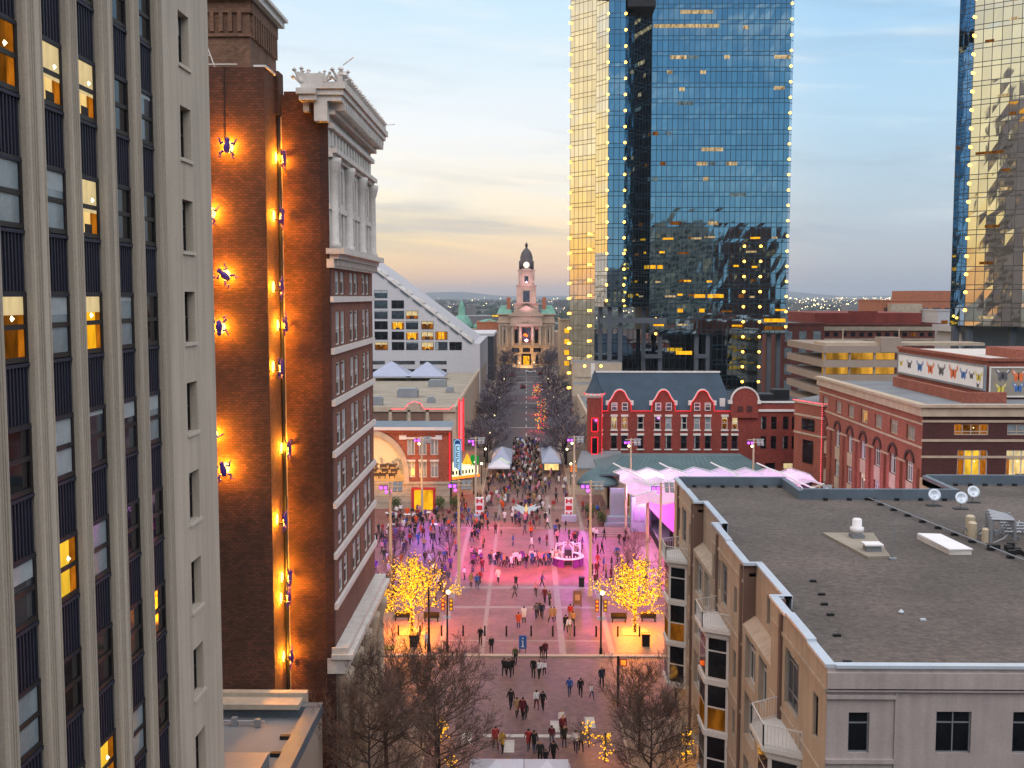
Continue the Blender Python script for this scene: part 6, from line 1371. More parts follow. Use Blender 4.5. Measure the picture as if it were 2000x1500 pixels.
# decorated lights around foreground trunks
for i, (x_, y_, h_, lb) in enumerate(((-6.2, 76.5, 2.2, 'light wrapped small tree among the left foreground branches'), (-5.0, 69.6, 2.4, 'light wrapped small tree lowest on the left pavement'), (4.6, 76.2, 2.0, 'golden lit ornament tree at the kerb, upper one by the planter'), (5.6, 73.6, 2.3, 'golden lit ornament tree at the kerb, lower one by the planter'), (11.3, 73.6, 2.5, 'golden lights beside the tan apartment entrance'))):
    t = thing('lit_ornament', (x_, y_, .13), lb, 'light ornament', 'golden light ornaments at the kerb'); q = random.Random(i); m = MB(); b_ = MB(); m.tube((x_, y_, .13), (x_, y_, h_), .05, n=5)
    for k in range(26): z_ = .4+q.random()*(h_-.3); a_ = q.uniform(0, 6.28); r_ = .2+.55*q.random()*(1.15-z_/h_*.6); c_ = (x_+r_*math.cos(a_), y_+r_*math.sin(a_), z_); m.tube((x_, y_, z_*.8+.1), c_, .015, n=3); b_.octa(c_, .07); b_.octa((x_+r_*.6*math.cos(a_), y_+r_*.6*math.sin(a_), z_*.9+.1), .05)
    m.build('frame', 'dark_metal', t); b_.build('bulbs', 'bulb_tree' if i > 1 else 'bulb_tree', t)['kind'] = 'stuff'
    l_ = lamp('ornament_glow', 'POINT', (0, 0, 1.2), '#ffb040', 110, shadow_soft_size=.6); l_.parent = t
for i, (x_, y_, c_) in enumerate(((3.6, 350, 'orange_glow'), (4.8, 300, 'orange_glow'), (3.9, 262, 'red_glow'))):
    t = thing('lit_shrub', (x_, y_, 0), ['cluster of red and orange lights on the far road nearest the courthouse', 'cluster of red and orange lights midway on the far road', 'cluster of red lights on the far road nearest the tents'][i], 'light display', 'light displays on the far road'); q = random.Random(i); b_ = MB(); m = MB(); m.tube((x_, y_, 0), (x_, y_, 3), .1)
    for k in range(70): a_ = q.uniform(0, 6.28); r_ = q.uniform(.3, 1.7); z_ = q.uniform(.5, 4.2); b_.octa((x_+r_*math.cos(a_), y_+r_*math.sin(a_), z_), .14, k % 2)
    b_.build('bulbs', ['bulb_tree', 'red_glow'], t)['kind'] = 'stuff'; m.build('stem', 'dark_metal', t); l_ = lamp('display_glow', 'POINT', (-1, 0, 1.5), '#ff2038', 900, shadow_soft_size=.6); l_.parent = t

# ------------------------------------------------------------ light masts
GM = 'tall floodlight masts around the plaza'
def mast(x, y, h, label, hue, arm=1):
    t = thing('light_mast', (x, y, .1), label, 'light mast', GM); m = MB(); m.tube((x, y, .1), (x, y, h), .19, .13, 10); m.build('pole', 'pole', t)
    m = MB(); m.tube((x, y, .1), (x, y, .8), .34, .3, 10); m.build('base', 'pole', t)
    m = MB(); m.tube((x-.9*arm, y, h-.2), (x+1.5*arm, y, h-.1), .06); m.tube((x-.9*arm, y-.5, h-.5), (x+1.3*arm, y-.5, h-.5), .05); m.build('crossbar', 'pole', t)
    for i, dx in enumerate((-.9, -.4)):
        k = MB(); k.box(x+dx*arm-.2, y-.7, h-.75, x+dx*arm+.2, y-.3, h-.35); o = k.build('floodlight', 'purple', t); k = MB(); k.box(x+dx*arm-.15, y-.74, h-.7, x+dx*arm+.15, y-.7, h-.4); k.build('lens', 'mag_glow', o)
    k = MB(); k.ball((x-.35*arm, y-.5, h-1.05), .17); k.build('spotlight', 'bulb_hot' if hue else 'mag_glow', t)
    for dx in (.6, 1.15):
        k = MB(); k.extr([(y-.8, h-.9), (y-.7, h-1.0), (y+.1, h-.1), (y, h)], 'x', x+dx*arm-.22, x+dx*arm+.22); k.build('speaker_panel', 'membrane', t)
    return t
for x_, y_, h_, lb, hu in ((-15.7, 160, 12, 'light mast in front of the mural building, leftmost of the far row', 1), (-7.6, 160, 11.9, 'light mast beside the theatre marquee in the far row', 0), (7.2, 160, 12.1, 'light mast right of the street end with purple floodlights', 1), (15.5, 158, 12.0, 'light mast rising behind the left end of the white canopy', 1), (33.6, 158, 12.0, 'light mast rising behind the right end of the white canopy', 1),
  (-15.0, 117, 12.6, 'near light mast beside the brick building edge', 0), (-7.4, 116.5, 12.9, 'near light mast left of the pink paving', 0), (7.05, 116.3, 12.9, 'near light mast right of the round booth', 0), (14.8, 117, 12.6, 'near light mast in front of the white canopy', 0), (33.5, 122, 11.5, 'light mast behind the tan apartment roof corner', 0)):
    mast(x_, y_, h_, lb, hu, 1)
PK = '#ff2070'
for src, tg, c_, pw, sz in (((-15, 117, 12), (-12, 128, 0), '#c840ff', 26000, 70), ((-7.4, 116.5, 12.3), (-1, 131, 0), PK, 52000, 62), ((7.05, 116.3, 12.3), (1.5, 130, 0), '#ff2a80', 48000, 62), ((14.8, 117, 12), (13, 128, 0), '#ff3a90', 14000, 70),
  ((-7.6, 160, 11.5), (-3, 146, 0), PK, 28000, 62), ((7.2, 160, 11.5), (3, 134, 0), '#e850ff', 36000, 55), ((-15.7, 160, 11.5), (-13, 144, 0), '#a050ff', 30000, 75), ((15.5, 158, 11.5), (9.5, 144, 0), '#ff50b0', 7000, 60),
  ((-7.4, 116.5, 12.3), (0, 111, 0), '#ff6a88', 2600, 75), ((7.05, 116.3, 12.3), (7.4, 119, 0), '#d8a0ff', 3500, 36), ((7.05, 116.3, 12.3), (4.5, 108, 0), '#ffb890', 2600, 62)):
    lamp('mast_beam', 'SPOT', src, c_, pw, target=tg, spot_size=R(sz), spot_blend=.5, shadow_soft_size=.25)

# ------------------------------------------------------------ street furniture
GB = 'black bollards along the plaza edge'
bw = ['at the far left under the left lit tree', 'second from the left', 'third from the left', 'fourth from the left', 'left of the blue information sign', 'behind the blue information sign', 'right of the blue information sign', 'left of the traffic light pole', 'right of the traffic light pole', 'left of the right lit tree', 'in front of the right lit tree', 'at the far right under the right lit tree']
for i in range(12):
    x_ = -12.4+i*2.1 + (.3 if i > 5 else 0); m = MB(); m.lathe((x_, 102.0, .1), [(.09, 0), (.08, .85), (.095, .88), (.09, 1.0), (.02, 1.05)], 8); tag(m.build('bollard', 'black', None, True), 'slim black bollard ' + bw[i], 'bollard', GB)
def box_thing(name, x, y, z, w, d, h, mats, label, cat, group=None, lid=True):
    t = thing(name, (x, y, z), label, cat, group); m = MB(); m.box(x-w/2, y-d/2, z, x+w/2, y+d/2, z+h*.85); m.build('body', mats[0], t)
    m = MB(); m.box(x-w/2-.04, y-d/2-.04, z+h*.85, x+w/2+.04, y+d/2+.04, z+h); m.build('lid', mats[1], t); return t
box_thing('trash_bin', -10.6, 98.9, .11, .7, .7, 1.15, ('black', 'dark_metal'), 'black square litter bin under the left lit tree', 'litter bin', 'litter bins')
box_thing('trash_bin', 11.3, 99.3, .11, .7, .7, 1.2, ('black', 'dark_metal'), 'black square litter bin under the right lit tree', 'litter bin', 'litter bins')
box_thing('trash_bin', 6.3, 120.0, .1, .6, .6, 1.1, ('black', 'dark_metal'), 'black litter bin left of the near right mast', 'litter bin', 'litter bins')
box_thing('trash_bin', -6.8, 150, .1, .7, .7, 1.2, ('black', 'dark_metal'), 'black litter bin beside the theatre side mast', 'litter bin', 'litter bins')
t = thing('information_sign', (-.3, 97.0, .1), 'blue information sign board with white figure on the plaza edge', 'sign'); m = MB(); m.box(-.65, 97.0, .5, .05, 97.08, 1.75); m.build('board', 'blue_sign', t); m = MB(); m.box(-.36, 96.96, .75, -.24, 96.995, 1.3); m.box(-.43, 96.96, .68, -.17, 96.995, .78); m.box(-.43, 96.96, 1.22, -.24, 96.995, 1.3); m.octa((-.3, 96.98, 1.48), .08); m.build('symbol', 'white', t); m = MB(); m.box(-.6, 97.02, .1, -.54, 97.06, .5); m.box(-.06, 97.02, .1, 0, 97.06, .5); m.build('leg', 'dark_metal', t)
def signal(x, y, h, label, z0=.1, walk=False):
    t = thing('traffic_signal', (x, y, z0), label, 'traffic signal', 'traffic signals at the crossing'); m = MB(); m.tube((x, y, z0), (x, y, h), .085, n=8); m.build('pole', 'dark_metal', t)
    m = MB(); m.tube((x, y, z0), (x, y, .7), .16, .13, 8); m.build('base', 'dark_metal', t)
    for dx in (-.38, .38):
        m = MB(); m.box(x+dx-.17, y-.16, h-1.6, x+dx+.17, y+.16, h-.45); hd = m.build('signal_head', 'orange_paint', t); m = MB()
        for k in range(3): m.ball((x+dx, y-.2, h-1.4+k*.38), .11)
        hd2 = m.build('lens', 'orange_glow' if dx < 0 else 'lit_amber', hd)
    m = MB(); m.ball((x+.1, y, h+.12), .19); m.build('globe', 'bulb_hot', t)
    m = MB(); m.box(x-.35, y-.06, h-2.4, x+.35, y-.02, h-2.1); m.build('street_sign', 'white', t); return t
signal(6.9, 96.9, 5.7, 'traffic signal pole with glowing globe beside the right lit tree'); signal(-7.3, 97.4, 5.6, 'traffic signal pole with orange heads beside the left lit tree')
signal(-8.7, 176.8, 5.4, 'traffic signal at the far left corner near the theatre marquee'); signal(7.9, 177.4, 5.4, 'traffic signal at the far right corner near the awning')
def slim(x, y, h, label, mat='dark_metal'):
    t = thing('street_pole', (x, y, .1), label, 'pole', 'dark street poles'); m = MB(); m.tube((x, y, .1), (x, y, h), .12, .09, 8); m.build('pole', mat, t); m = MB(); m.tube((x, y, .1), (x, y, .9), .2, .16, 8); m.build('base', mat, t); return t
slim(-9.0, 97.3, 6.0, 'thick dark street pole right of the left lit tree'); 
t = thing('crossing_signal', (7.4, 84.3, .1), 'black pole with an orange pedestrian signal on the right corner', 'crossing signal'); m = MB(); m.tube((7.4, 84.3, .05), (7.4, 84.3, 4.2), .1, n=8); m.build('pole', 'dark_metal', t); m = MB(); m.box(7.5, 84.2, 3.4, 8.1, 84.5, 4.0); m.build('signal_head', 'orange_paint', t); m = MB(); m.box(7.6, 84.17, 3.5, 8.0, 84.2, 3.9); m.build('lens', 'orange_glow', t)
t = thing('small_sign', (14.4, 98.5, .11), 'small dark sign on a post at the right edge of the amber paving', 'sign'); m = MB(); m.tube((14.4, 98.5, .11), (14.4, 98.5, 1.3), .04); m.build('post', 'dark_metal', t); m = MB(); m.box(14.0, 98.45, 1.1, 14.9, 98.55, 1.6); m.build('panel', 'dark_metal', t)
for x_, w_ in ((-13.6, 'left'), (14.6, 'right')): m = MB(); m.box(x_-1.3, 97.6, .11, x_+1.3, 98.8, .2); tag(m.build('lawn_bed', 'leaf'), 'small green planting bed at the ' + w_ + ' end of the plaza kerb', 'planting bed')
# lamp posts with lit globes along the far road
for i, (x_, y_) in enumerate(((-7.8, 186), (-7.8, 204), (-7.8, 228), (-7.8, 262), (-7.8, 310), (-7.8, 380), (7.8, 186), (7.8, 204), (7.8, 228), (7.8, 262), (7.8, 310), (7.8, 380), (-3.0, 470), (3.4, 474))):
    t = thing('street_lamp', (x_, y_, .1), 'street lamp with warm globe on the ' + ('left' if x_ < 0 else 'right') + ' of the far road, ' + (['nearest', 'second', 'third', 'fourth', 'fifth', 'farthest'][i % 6] if i < 12 else 'at the courthouse, ' + ('left' if i == 12 else 'right')), 'street lamp', 'street lamps along the far road')
    m = MB(); m.tube((x_, y_, .1), (x_, y_, 3.6), .07, n=6); m.build('post', 'dark_metal', t); m = MB(); m.ball((x_, y_, 3.8), .2); m.build('globe', 'bulb_hot', t)
    if i in (0, 1, 6, 7): l_ = lamp('lamp_glow', 'POINT', (0, -.5, 4.2), '#ffb060', 260, shadow_soft_size=.3); l_.parent = t
# ------------------------------------------------------------ tents
pyramid_tent(-4.6, 204, .1, 1.9, 9, 2.4, 4.2, 'tent', 'long white market tent with lit gable on the left of the crowd', group='market tents')
m = MB(); m.extr([(-6.4, 2.5), (-2.8, 2.5), (-4.6, 3.6)], 'y', 194.6, 194.9); o = [t for t in S.objects if t.name.startswith('market_tent')][-1]; m.build('lit_gable', 'tent_lit', o)
pyramid_tent(-4.9, 194, .1, 2.0, 2.2, 2.1, 3.2, 'tent_white', 'small pale market tent in front of the long lit one', group='market tents')
pyramid_tent(4.7, 206, .1, 1.8, 9.5, 2.3, 4.0, 'tent', 'long pale market tent on the right of the crowd', group='market tents')
m = MB(); m.box(3.4, 197, .9, 6.0, 198, 1.9); tag(m.build('lit_counter', 'lit_warm'), 'warm lit counter under the right market tent', 'counter')
pyramid_tent(-1.9, 66.6, .1, 1.75, 2.2, 2.4, 3.3, 'tent_white', 'white pyramid tent at the bottom edge of the picture, left one', group='foreground market tents')
pyramid_tent(1.35, 66.6, .1, 1.45, 2.2, 2.4, 3.35, 'tent_white', 'white pyramid tent at the bottom edge of the picture, right one', group='foreground market tents')
# ------------------------------------------------------------ round booth, star sculpture, banner kiosks
bo = thing('round_booth', (5.15, 130, .1), 'round booth with purple skirted counters and white roof ribs', 'booth'); cx_, cy_ = 5.15, 130.2
m = MB()
for k in range(12):
    if k in (8,): continue
    a0, a1 = 2*PI*k/12+.06+.26, 2*PI*(k+1)/12-.06+.26; P = [(cx_+r_*math.cos(a), cy_+r_*1.1*math.sin(a)) for r_, a in ((1.75, a0), (1.9, a0), (1.9, a1), (1.75, a1))]; m.prism(P, .1, 1.1)
m.build('skirt', 'purple_cloth', bo)
m = MB()
for k in range(12): a0, a1 = 2*PI*k/12+.26, 2*PI*(k+1)/12+.26; P = [(cx_+r_*math.cos(a), cy_+r_*1.1*math.sin(a)) for r_, a in ((1.5, a0), (2.0, a0), (2.0, a1), (1.5, a1))]; m.prism(P, 1.1, 1.18)
m.build('counter', 'white', bo)
m = MB()
for k in range(8): a = 2*PI*k/8+.3; p = (cx_+1.6*math.cos(a), cy_+1.75*math.sin(a)); m.tube((*p, 1.18), (*p, 2.5), .06); m.tube((*p, 2.5), (cx_+.5*math.cos(a), cy_+.5*math.sin(a), 2.7), .06)
m.build('frame', 'white', bo)
m = MB(); m.box(cx_-.45, cy_-.45, .1, cx_+.45, cy_+.45, 2.0); m.build('back_bar', 'slate_frame', bo)
q = random.Random(2); m = MB()
for k in range(22): a = q.uniform(0, 6.28); m.tube((cx_+1.72*math.cos(a), cy_+1.9*math.sin(a), 1.18), (cx_+1.72*math.cos(a), cy_+1.9*math.sin(a), 1.18+q.uniform(.15, .4)), .07, n=5)
m.build('bottles', 'cloth_white', bo)['kind'] = 'stuff'
ss = thing('star_sculpture', (0, 158, .1), 'white star shaped sculpture with amber glowing centre among the crowd', 'sculpture'); m = MB()
for k in range(8): a = 2*PI*k/8; m.quad((.5*math.cos(a-.5), 158+.5*math.sin(a-.5), .6), (2.3*math.cos(a), 158+2.3*math.sin(a), 1.9), (.5*math.cos(a+.5), 158+.5*math.sin(a+.5), .6), (.3*math.cos(a), 158+.3*math.sin(a), 1.6))
m.build('fins', 'star_white', ss); m = MB(); m.lathe((0, 158, .1), [(.25, 0), (.3, 1.0), (.15, 1.7), (.05, 2.0)], 8); m.build('core', 'lit_warm', ss)  # fins carry a faint emission that brightens their white
for x_, y_, lb in ((6.3, 157, 'red and white banner kiosk at the foot of the far right mast'), (-6.9, 157, 'red and white banner kiosk at the foot of the theatre side mast')):
    t = thing('banner_kiosk', (x_, y_, .1), lb, 'kiosk', 'banner kiosks'); m = MB(); m.box(x_-.6, y_-.3, .1, x_+.6, y_+.3, 3.3); m.build('panel', 'white', t); m = MB()
    for k in range(3): m.box(x_-.45, y_-.34, .5+k, x_+.45, y_-.3, 1.15+k) if k % 2 else (m.box(x_-.45, y_-.34, .5+k, x_-.2, y_-.3, 1.2+k), m.box(x_+.2, y_-.34, .5+k, x_+.45, y_-.3, 1.2+k), m.box(x_-.2, y_-.34, .75+k, x_+.2, y_-.3, .95+k))
    m.build('lettering', 'red_cloth', t)
    m = MB(); m.box(x_-1.1, y_-1.9, .1, x_+1.1, y_-1.0, 1.0); tag(m.build('counter_table', 'tent'), 'pale counter in front of the ' + ('right' if x_ > 0 else 'left') + ' banner kiosk', 'counter')
t = thing('poster_board', (5.4, 112.2, .1), 'square tan poster board on the paving left of the right signal pole', 'sign'); m = MB(); m.box(5.0, 112, .3, 5.9, 112.15, 1.8); m.build('board', 'stucco_brown', t); m = MB(); m.box(5.2, 111.93, .8, 5.7, 111.99, 1.4); m.build('poster', 'tanstone', t); m = MB(); m.box(5.0, 112, .1, 5.1, 112.1, .3); m.box(5.8, 112, .1, 5.9, 112.1, .3); m.build('leg', 'dark_metal', t)
# low planters at the near corners, benches
for i, (x_, y_, w_) in enumerate(((9.4, 106.6, 'left of the right lit trunk'), (12.4, 106.8, 'right of the right lit trunk'), (-12.6, 106.8, 'left of the left lit trunk'), (-9.6, 106.6, 'right of the left lit trunk'))):
    t = thing('bench', (x_, y_, .11), 'dark bench ' + w_, 'bench', 'benches behind the lit trees'); m = MB(); m.box(x_-.8, y_-.25, .5, x_+.8, y_+.25, .58); m.build('seat', 'dark_metal', t); m = MB(); m.box(x_-.8, y_+.22, .58, x_+.8, y_+.28, 1.0); m.build('backrest', 'dark_metal', t)
    for dx in (-.65, .65): m = MB(); m.box(x_+dx-.05, y_-.22, .11, x_+dx+.05, y_+.22, .5); m.build('leg', 'dark_metal', t)
# cafe umbrellas and tables in front of the mural building
for i, (x_, y_) in enumerate(((-20.5, 158), (-17.6, 157), (-14.6, 158.5), (-19, 150), (-13, 150))):
    t = thing('cafe_table', (x_, y_, .1), 'small lilac lit cafe table, ' + ['at the far left by the mural', 'before the mural arch', 'before the shop entrance', 'nearer and left of the masts', 'nearer and right by the crowd'][i], 'table', 'cafe tables by the mural'); m = MB(); m.lathe((x_, y_, .75), [(.55, 0), (.55, .05)], 12); m.build('tabletop', 'white', t); m = MB(); m.tube((x_, y_, .1), (x_, y_, .75), .05); m.build('leg', 'dark_metal', t)
for i, (x_, y_) in enumerate(((-20, 162.6), (-13.2, 162.8), (9.6, 158), (17.2, 155.5), (10.8, 152.5), (-11, 163.5))):
    t = thing('potted_shrub', (x_, y_, .1), 'green potted shrub ' + ['left of the shop entrance', 'right of the shop entrance', 'left of the pavilion', 'right of the lilac water wall', 'left of the lilac water wall', 'at the mural building corner'][i], 'shrub', 'potted shrubs around the plaza'); m = MB(); m.lathe((x_, y_, .1), [(.4, 0), (.55, .6)], 10); m.build('pot', 'stucco_brown', t)
    q = random.Random(i); m = MB()
    for k in range(420): d = Vector((q.gauss(0, 1), q.gauss(0, 1), q.gauss(0, 1))).normalized()*q.uniform(.3, 1)*.85; c_ = Vector((x_, y_, 1.5))+Vector((d.x, d.y, d.z*1.1)); u_ = Vector((q.gauss(0, 1), q.gauss(0, 1), q.gauss(0, 1))).normalized()*.09; v_ = u_.orthogonal().normalized()*.09; m.quad(tuple(c_-u_), tuple(c_+v_), tuple(c_+u_), tuple(c_-v_))
    m.build('foliage', 'leaf', t)
# cars on the far road
def car(x, y, col, label, rz=0):
    t = thing('parked_car', (x, y, 0), label, 'car', 'cars on the far road', rz); m = MB(); m.extr([(-2.2, .35), (2.2, .35), (2.2, .8), (1.3, .95), (-2.0, 1.0), (-2.2, .8)], 'x', -.88, .88); inst('body', m.mesh('body', col), (0, 0, 0), t)
    m = MB(); m.extr([(-1.7, .95), (1.1, .95), (.5, 1.42), (-1.2, 1.42)], 'x', -.76, .76); inst('cabin', m.mesh('cabin', 'glass_dark'), (0, 0, 0), t)
    w = MB(); w.tube((-.12, 0, 0), (.12, 0, 0), .33, n=12); wm = w.mesh('wheel', 'black')
    for sx in (-.85, .85):
        for sy in (-1.4, 1.4): inst('wheel', wm, (sx, sy, .33), t)
    h = MB(); h.box(-.12, -.04, -.08, .12, .04, .08)
    for sx in (-.65, .65): inst('tail_light', h.mesh('tail_light', 'red_glow'), (sx, -2.22, .75), t)
    return t
for x_, y_, c_, lb in ((-1.2, 385, 'cloth_charcoal', 'small dark car driving away in the middle of the far road'), (-5.9, 330, 'cloth_grey', 'grey car parked on the left of the far road'), (6.0, 372, 'white', 'white car parked on the right of the far road'), (-5.9, 440, 'cloth_navy', 'dark blue car parked far off on the left of the road'), (1.8, 462, 'white', 'white car before the courthouse steps'), (5.9, 452, 'cloth_maroon', 'maroon car parked far off on the right of the road')): car(x_, y_, c_, lb, PI/2 if y_ == 462 else 0)

# ------------------------------------------------------------ people
def body(pose, coat=False, seed=0):
    # joints in metres; figure faces -y; walking poses swing legs and arms
    st, arm, lean = pose
    J = {'pel': (0, 0, .95), 'spi': (0, -lean*.3, 1.2), 'che': (0, -lean*.6, 1.40), 'nec': (0, -lean, 1.52), 'hed': (0, -lean-.01, 1.62), 'top': (0, -lean-.01, 1.70)}
    for s_, n in ((-1, 'l'), (1, 'r')):
        f = s_*st; J[n+'h'] = (s_*.10, 0, .90); J[n+'k'] = (s_*.11, -f*.5-.02, .50); J[n+'a'] = (s_*.11, -f, .09 + (.05 if f < 0 else 0)); J[n+'t'] = (s_*.12, -f-.15, .04)
        g = -s_*st*arm; J[n+'s'] = (s_*.19, -lean*.6, 1.42); J[n+'e'] = (s_*.25, -g*.4-lean*.4, 1.16); J[n+'w'] = (s_*.24, -g-.08-lean*.3, .93 if arm < 3 else 1.12); J[n+'f'] = (s_*.23, -g-.13-lean*.3, .83 if arm < 3 else 1.16)
    RR = {'pel': .155, 'spi': .14, 'che': .165, 'nec': .065, 'hed': .10, 'top': .085, 'h': .11, 'k': .065 if not coat else .07, 'a': .05, 't': .045, 's': .075, 'e': .052, 'w': .038, 'f': .034}
    Ed = [('pel', 'spi'), ('spi', 'che'), ('che', 'nec'), ('nec', 'hed'), ('hed', 'top')]
    for n in 'lr': Ed += [('pel', n+'h'), (n+'h', n+'k'), (n+'k', n+'a'), (n+'a', n+'t'), ('che', n+'s'), (n+'s', n+'e'), (n+'e', n+'w'), (n+'w', n+'f')]
    ks = list(J); me = bpy.data.meshes.new('skeleton'); me.from_pydata([J[k] for k in ks], [(ks.index(a), ks.index(b)) for a, b in Ed], []); o = bpy.data.objects.new('skeleton', me); S.collection.objects.link(o)
    md = o.modifiers.new('skin', 'SKIN'); md.use_smooth_shade = True
    for i, k in enumerate(ks):
        r_ = RR.get(k) or RR[k[1:]]; v = me.skin_vertices[0].data[i]; v.radius = (r_*(1.15 if k in ('pel', 'che', 'spi') else 1), r_*(.8 if k in ('che', 'spi') else 1)); v.use_root = (k == 'pel')
    sb = o.modifiers.new('sub', 'SUBSURF'); sb.levels = 1; sb.render_levels = 1
    dg = bpy.context.evaluated_depsgraph_get(); ev = o.evaluated_get(dg); out_ = bpy.data.meshes.new_from_object(ev); out_.name = 'person'
    bpy.data.objects.remove(o)
    for c_ in ('skin', 'hair', 'cloth_black', 'cloth_denim', 'shoe'): out_.materials.append(MT(c_))
    if len(out_.materials) > 5:
        pass
    for p in out_.polygons:
        c = p.center
        if c.z > 1.53: mi = 1 if (c.y > -lean-.0 or c.z > 1.68) else 0
        elif c.z > 1.47 and abs(c.x) < .08: mi = 0
        elif abs(c.x) > .17 and c.z < .90 and c.z > .6: mi = 0
        elif c.z > (.98 if not coat else .62): mi = 2
        elif c.z > .1: mi = 3
        else: mi = 4
        p.material_index = mi; p.use_smooth = True
    return out_
POSES = {'walking': [(.30, .9, .02), (.22, .8, .03), (-.28, .9, .03)], 'standing': [(.02, 0, 0), (.05, .5, .01), (.03, 4, .02)]}
PM = []
for kind, L_ in POSES.items():
    for ps in L_:
        for ct in (False, True): PM.append((kind, ct, body(ps, ct)))
print('person verts', len(PM[0][2].vertices))
q = random.Random(77); people = []
def person(x, y, z, kind, top, leg, rz, sc=None, ct=None, where=None, desc='person'):
    c = [p for p in PM if p[0] == kind and (ct is None or p[1] == ct)]; k_, coat, me = q.choice(c)
    o = bpy.data.objects.new('person', me); S.collection.objects.link(o); o.location = (x, y, z); o.rotation_euler.z = rz
    s_ = sc or (q.uniform(.92, 1.07) if q.random() > .08 else q.uniform(.62, .78)); o.scale = (s_, s_, s_)
    for i, mt in ((2, 'cloth_'+top), (3, 'cloth_'+leg)): o.material_slots[i].link = 'OBJECT'; o.material_slots[i].material = MT(mt)
    gar = 'coat' if coat else q.choice(['jacket', 'top'])
    people.append((o, '%s %s' % (top, gar), leg, kind, x, y, where)); return o
# people placed one by one in the foreground (ground spots read from the photograph)
FG = [(-3.2,96.9,'standing','black','black',0),(-1.9,91.2,'walking','black','black',3.1),(-1.5,90.9,'walking','black','black',3.1),(-1.2,91.3,'standing','black','charcoal',3),(-.95,94.3,'standing','olive','black',0),(.65,90.7,'standing','black','black',0),(1.4,95.9,'standing','charcoal','black',0),(1.75,95.6,'standing','maroon','black',0),(1.15,90.6,'walking','white','black',3.1),(1.6,91.4,'walking','white','black',3.1),
 (3.6,86.5,'walking','blue','denim',3.1),(4.5,86.3,'walking','black','charcoal',3.1),(5.4,86.0,'walking','white','denim',0),(6.4,88.6,'standing','navy','black',0),(-1.2,83.6,'walking','black','navy',3.1),(-.7,82.0,'walking','tan','black',3.1),(-.25,81.6,'walking','maroon','black',3.1),(0.0,81.7,'walking','charcoal','black',3.1),(.85,83.6,'walking','white','maroon',3.1),(1.35,83.5,'walking','black','black',3.1),
 (-2.2,76.0,'walking','red','maroon',3.1),(-1.7,75.6,'walking','yellow','black',0),(.2,75.8,'walking','red','grey',3.1),(.6,75.5,'walking','black','denim',3.1),(1.9,76.6,'walking','maroon','grey',3.1),(1.0,73.4,'walking','charcoal','black',0),(1.4,73.2,'walking','black','black',3.1),(1.95,73.6,'walking','black','black',3.1),(-1.2,71.0,'walking','white','black',0),(-.65,70.4,'walking','black','charcoal',0),(.9,70.7,'walking','maroon','black',0),
 (2.7,79.5,'standing','white','black',0),(2.75,78.0,'standing','maroon','black',0),(2.8,76.4,'standing','black','denim',0),(3.6,75.4,'walking','white','navy',3),(4.0,75.6,'walking','grey','black',3),(2.8,71.2,'walking','white','denim',0),(3.5,69.2,'standing','black','black',1),
 (1.05,107.5,'walking','grey','navy',3.1),(1.65,107.8,'walking','navy','black',0),(-.2,106.0,'standing','white','black',3.1),(2.5,106.3,'walking','tan','black',2.6),(2.85,106.6,'walking','tan','denim',3),(3.9,103.3,'walking','black','charcoal',3.1),(4.2,102.9,'walking','white','khaki',0),(4.65,104.6,'walking','tan','black',3),(4.5,106.9,'walking','red','tan',3),
 (-4.3,99.3,'standing','black','black',0),(-3.2,121.6,'walking','white','black',0),(7.9,119.9,'standing','maroon','black',0),(8.3,124.4,'standing','maroon','black',0),(7.8,124.6,'standing','black','black',1),(-10.1,97.8,'walking','black','navy',2),(-9.3,97.9,'standing','white','black',1),(-13.6,87.0,'walking','tan','black',1),(-10.6,87.3,'walking','charcoal','black',1)]
for x_, y_, k_, tp, lg, rz in FG: person(x_, y_, .1 if y_ > 96.5 else .016, k_, tp, lg, rz+q.uniform(-.4, .4))
# queue across the plaza
for i in range(34):
    x_ = -4.4 + i*.26 + q.uniform(-.1, .1); y_ = 130.5 - 2.2*math.exp(-((x_+2.5)/1.5)**2)*q.random() + q.uniform(-1.0, .8) + (-1.5 if i % 7 == 3 else 0)
    person(x_, y_, .1, q.choice(['standing', 'standing', 'walking']), q.choice(['white', 'blue', 'purple', 'navy', 'black', 'pink', 'tan', 'white']), q.choice(['black', 'denim', 'charcoal']), q.uniform(0, 6.28))
ZONES = [  # x0, x1, y0, y1, count
 (-20.5, -9.5, 138, 160, 95), (-19, -8.6, 114, 138, 62), (-7.4, -5.0, 118, 150, 24), (-10.5, -5.5, 150, 172, 34), (-4.5, 4.2, 150, 166, 40), (3.9, 7.6, 134, 152, 14), (8.6, 14, 118, 146, 22), (-6.5, 6.6, 166, 182, 44), (-3.0, 2.8, 181, 200, 75), (-2.8, 2.8, 200, 240, 120), (-7.0, -3, 184, 192, 10), (3, 7, 184, 196, 12), (-4.6, 3, 138, 150, 10), (-5.5, 3, 104, 128, 8), (8.6, 12, 150, 163, 12)]
TOPS = ['black', 'black', 'black', 'navy', 'grey', 'white', 'white', 'red', 'blue', 'maroon', 'tan', 'olive', 'charcoal', 'purple', 'pink', 'orange']
for x0, x1, y0, y1, n in ZONES:
    for i in range(n):
        for _ in range(30):
            x_, y_ = q.uniform(x0, x1), q.uniform(y0, y1)
            if all((x_-p[4])**2+(y_-p[5])**2 > .22 for p in people) and not (abs(x_-5.15) < 2.2 and abs(y_-130) < 2.4) and not (abs(x_) < 1.3 and abs(y_-158) < 1.5): break
        if len(people) < 720: person(x_, y_, .1 if y_ < 176 else .02, q.choice(['standing', 'walking']), q.choice(TOPS), q.choice(['black', 'black', 'denim', 'charcoal', 'navy', 'khaki']), q.uniform(0, 6.28))
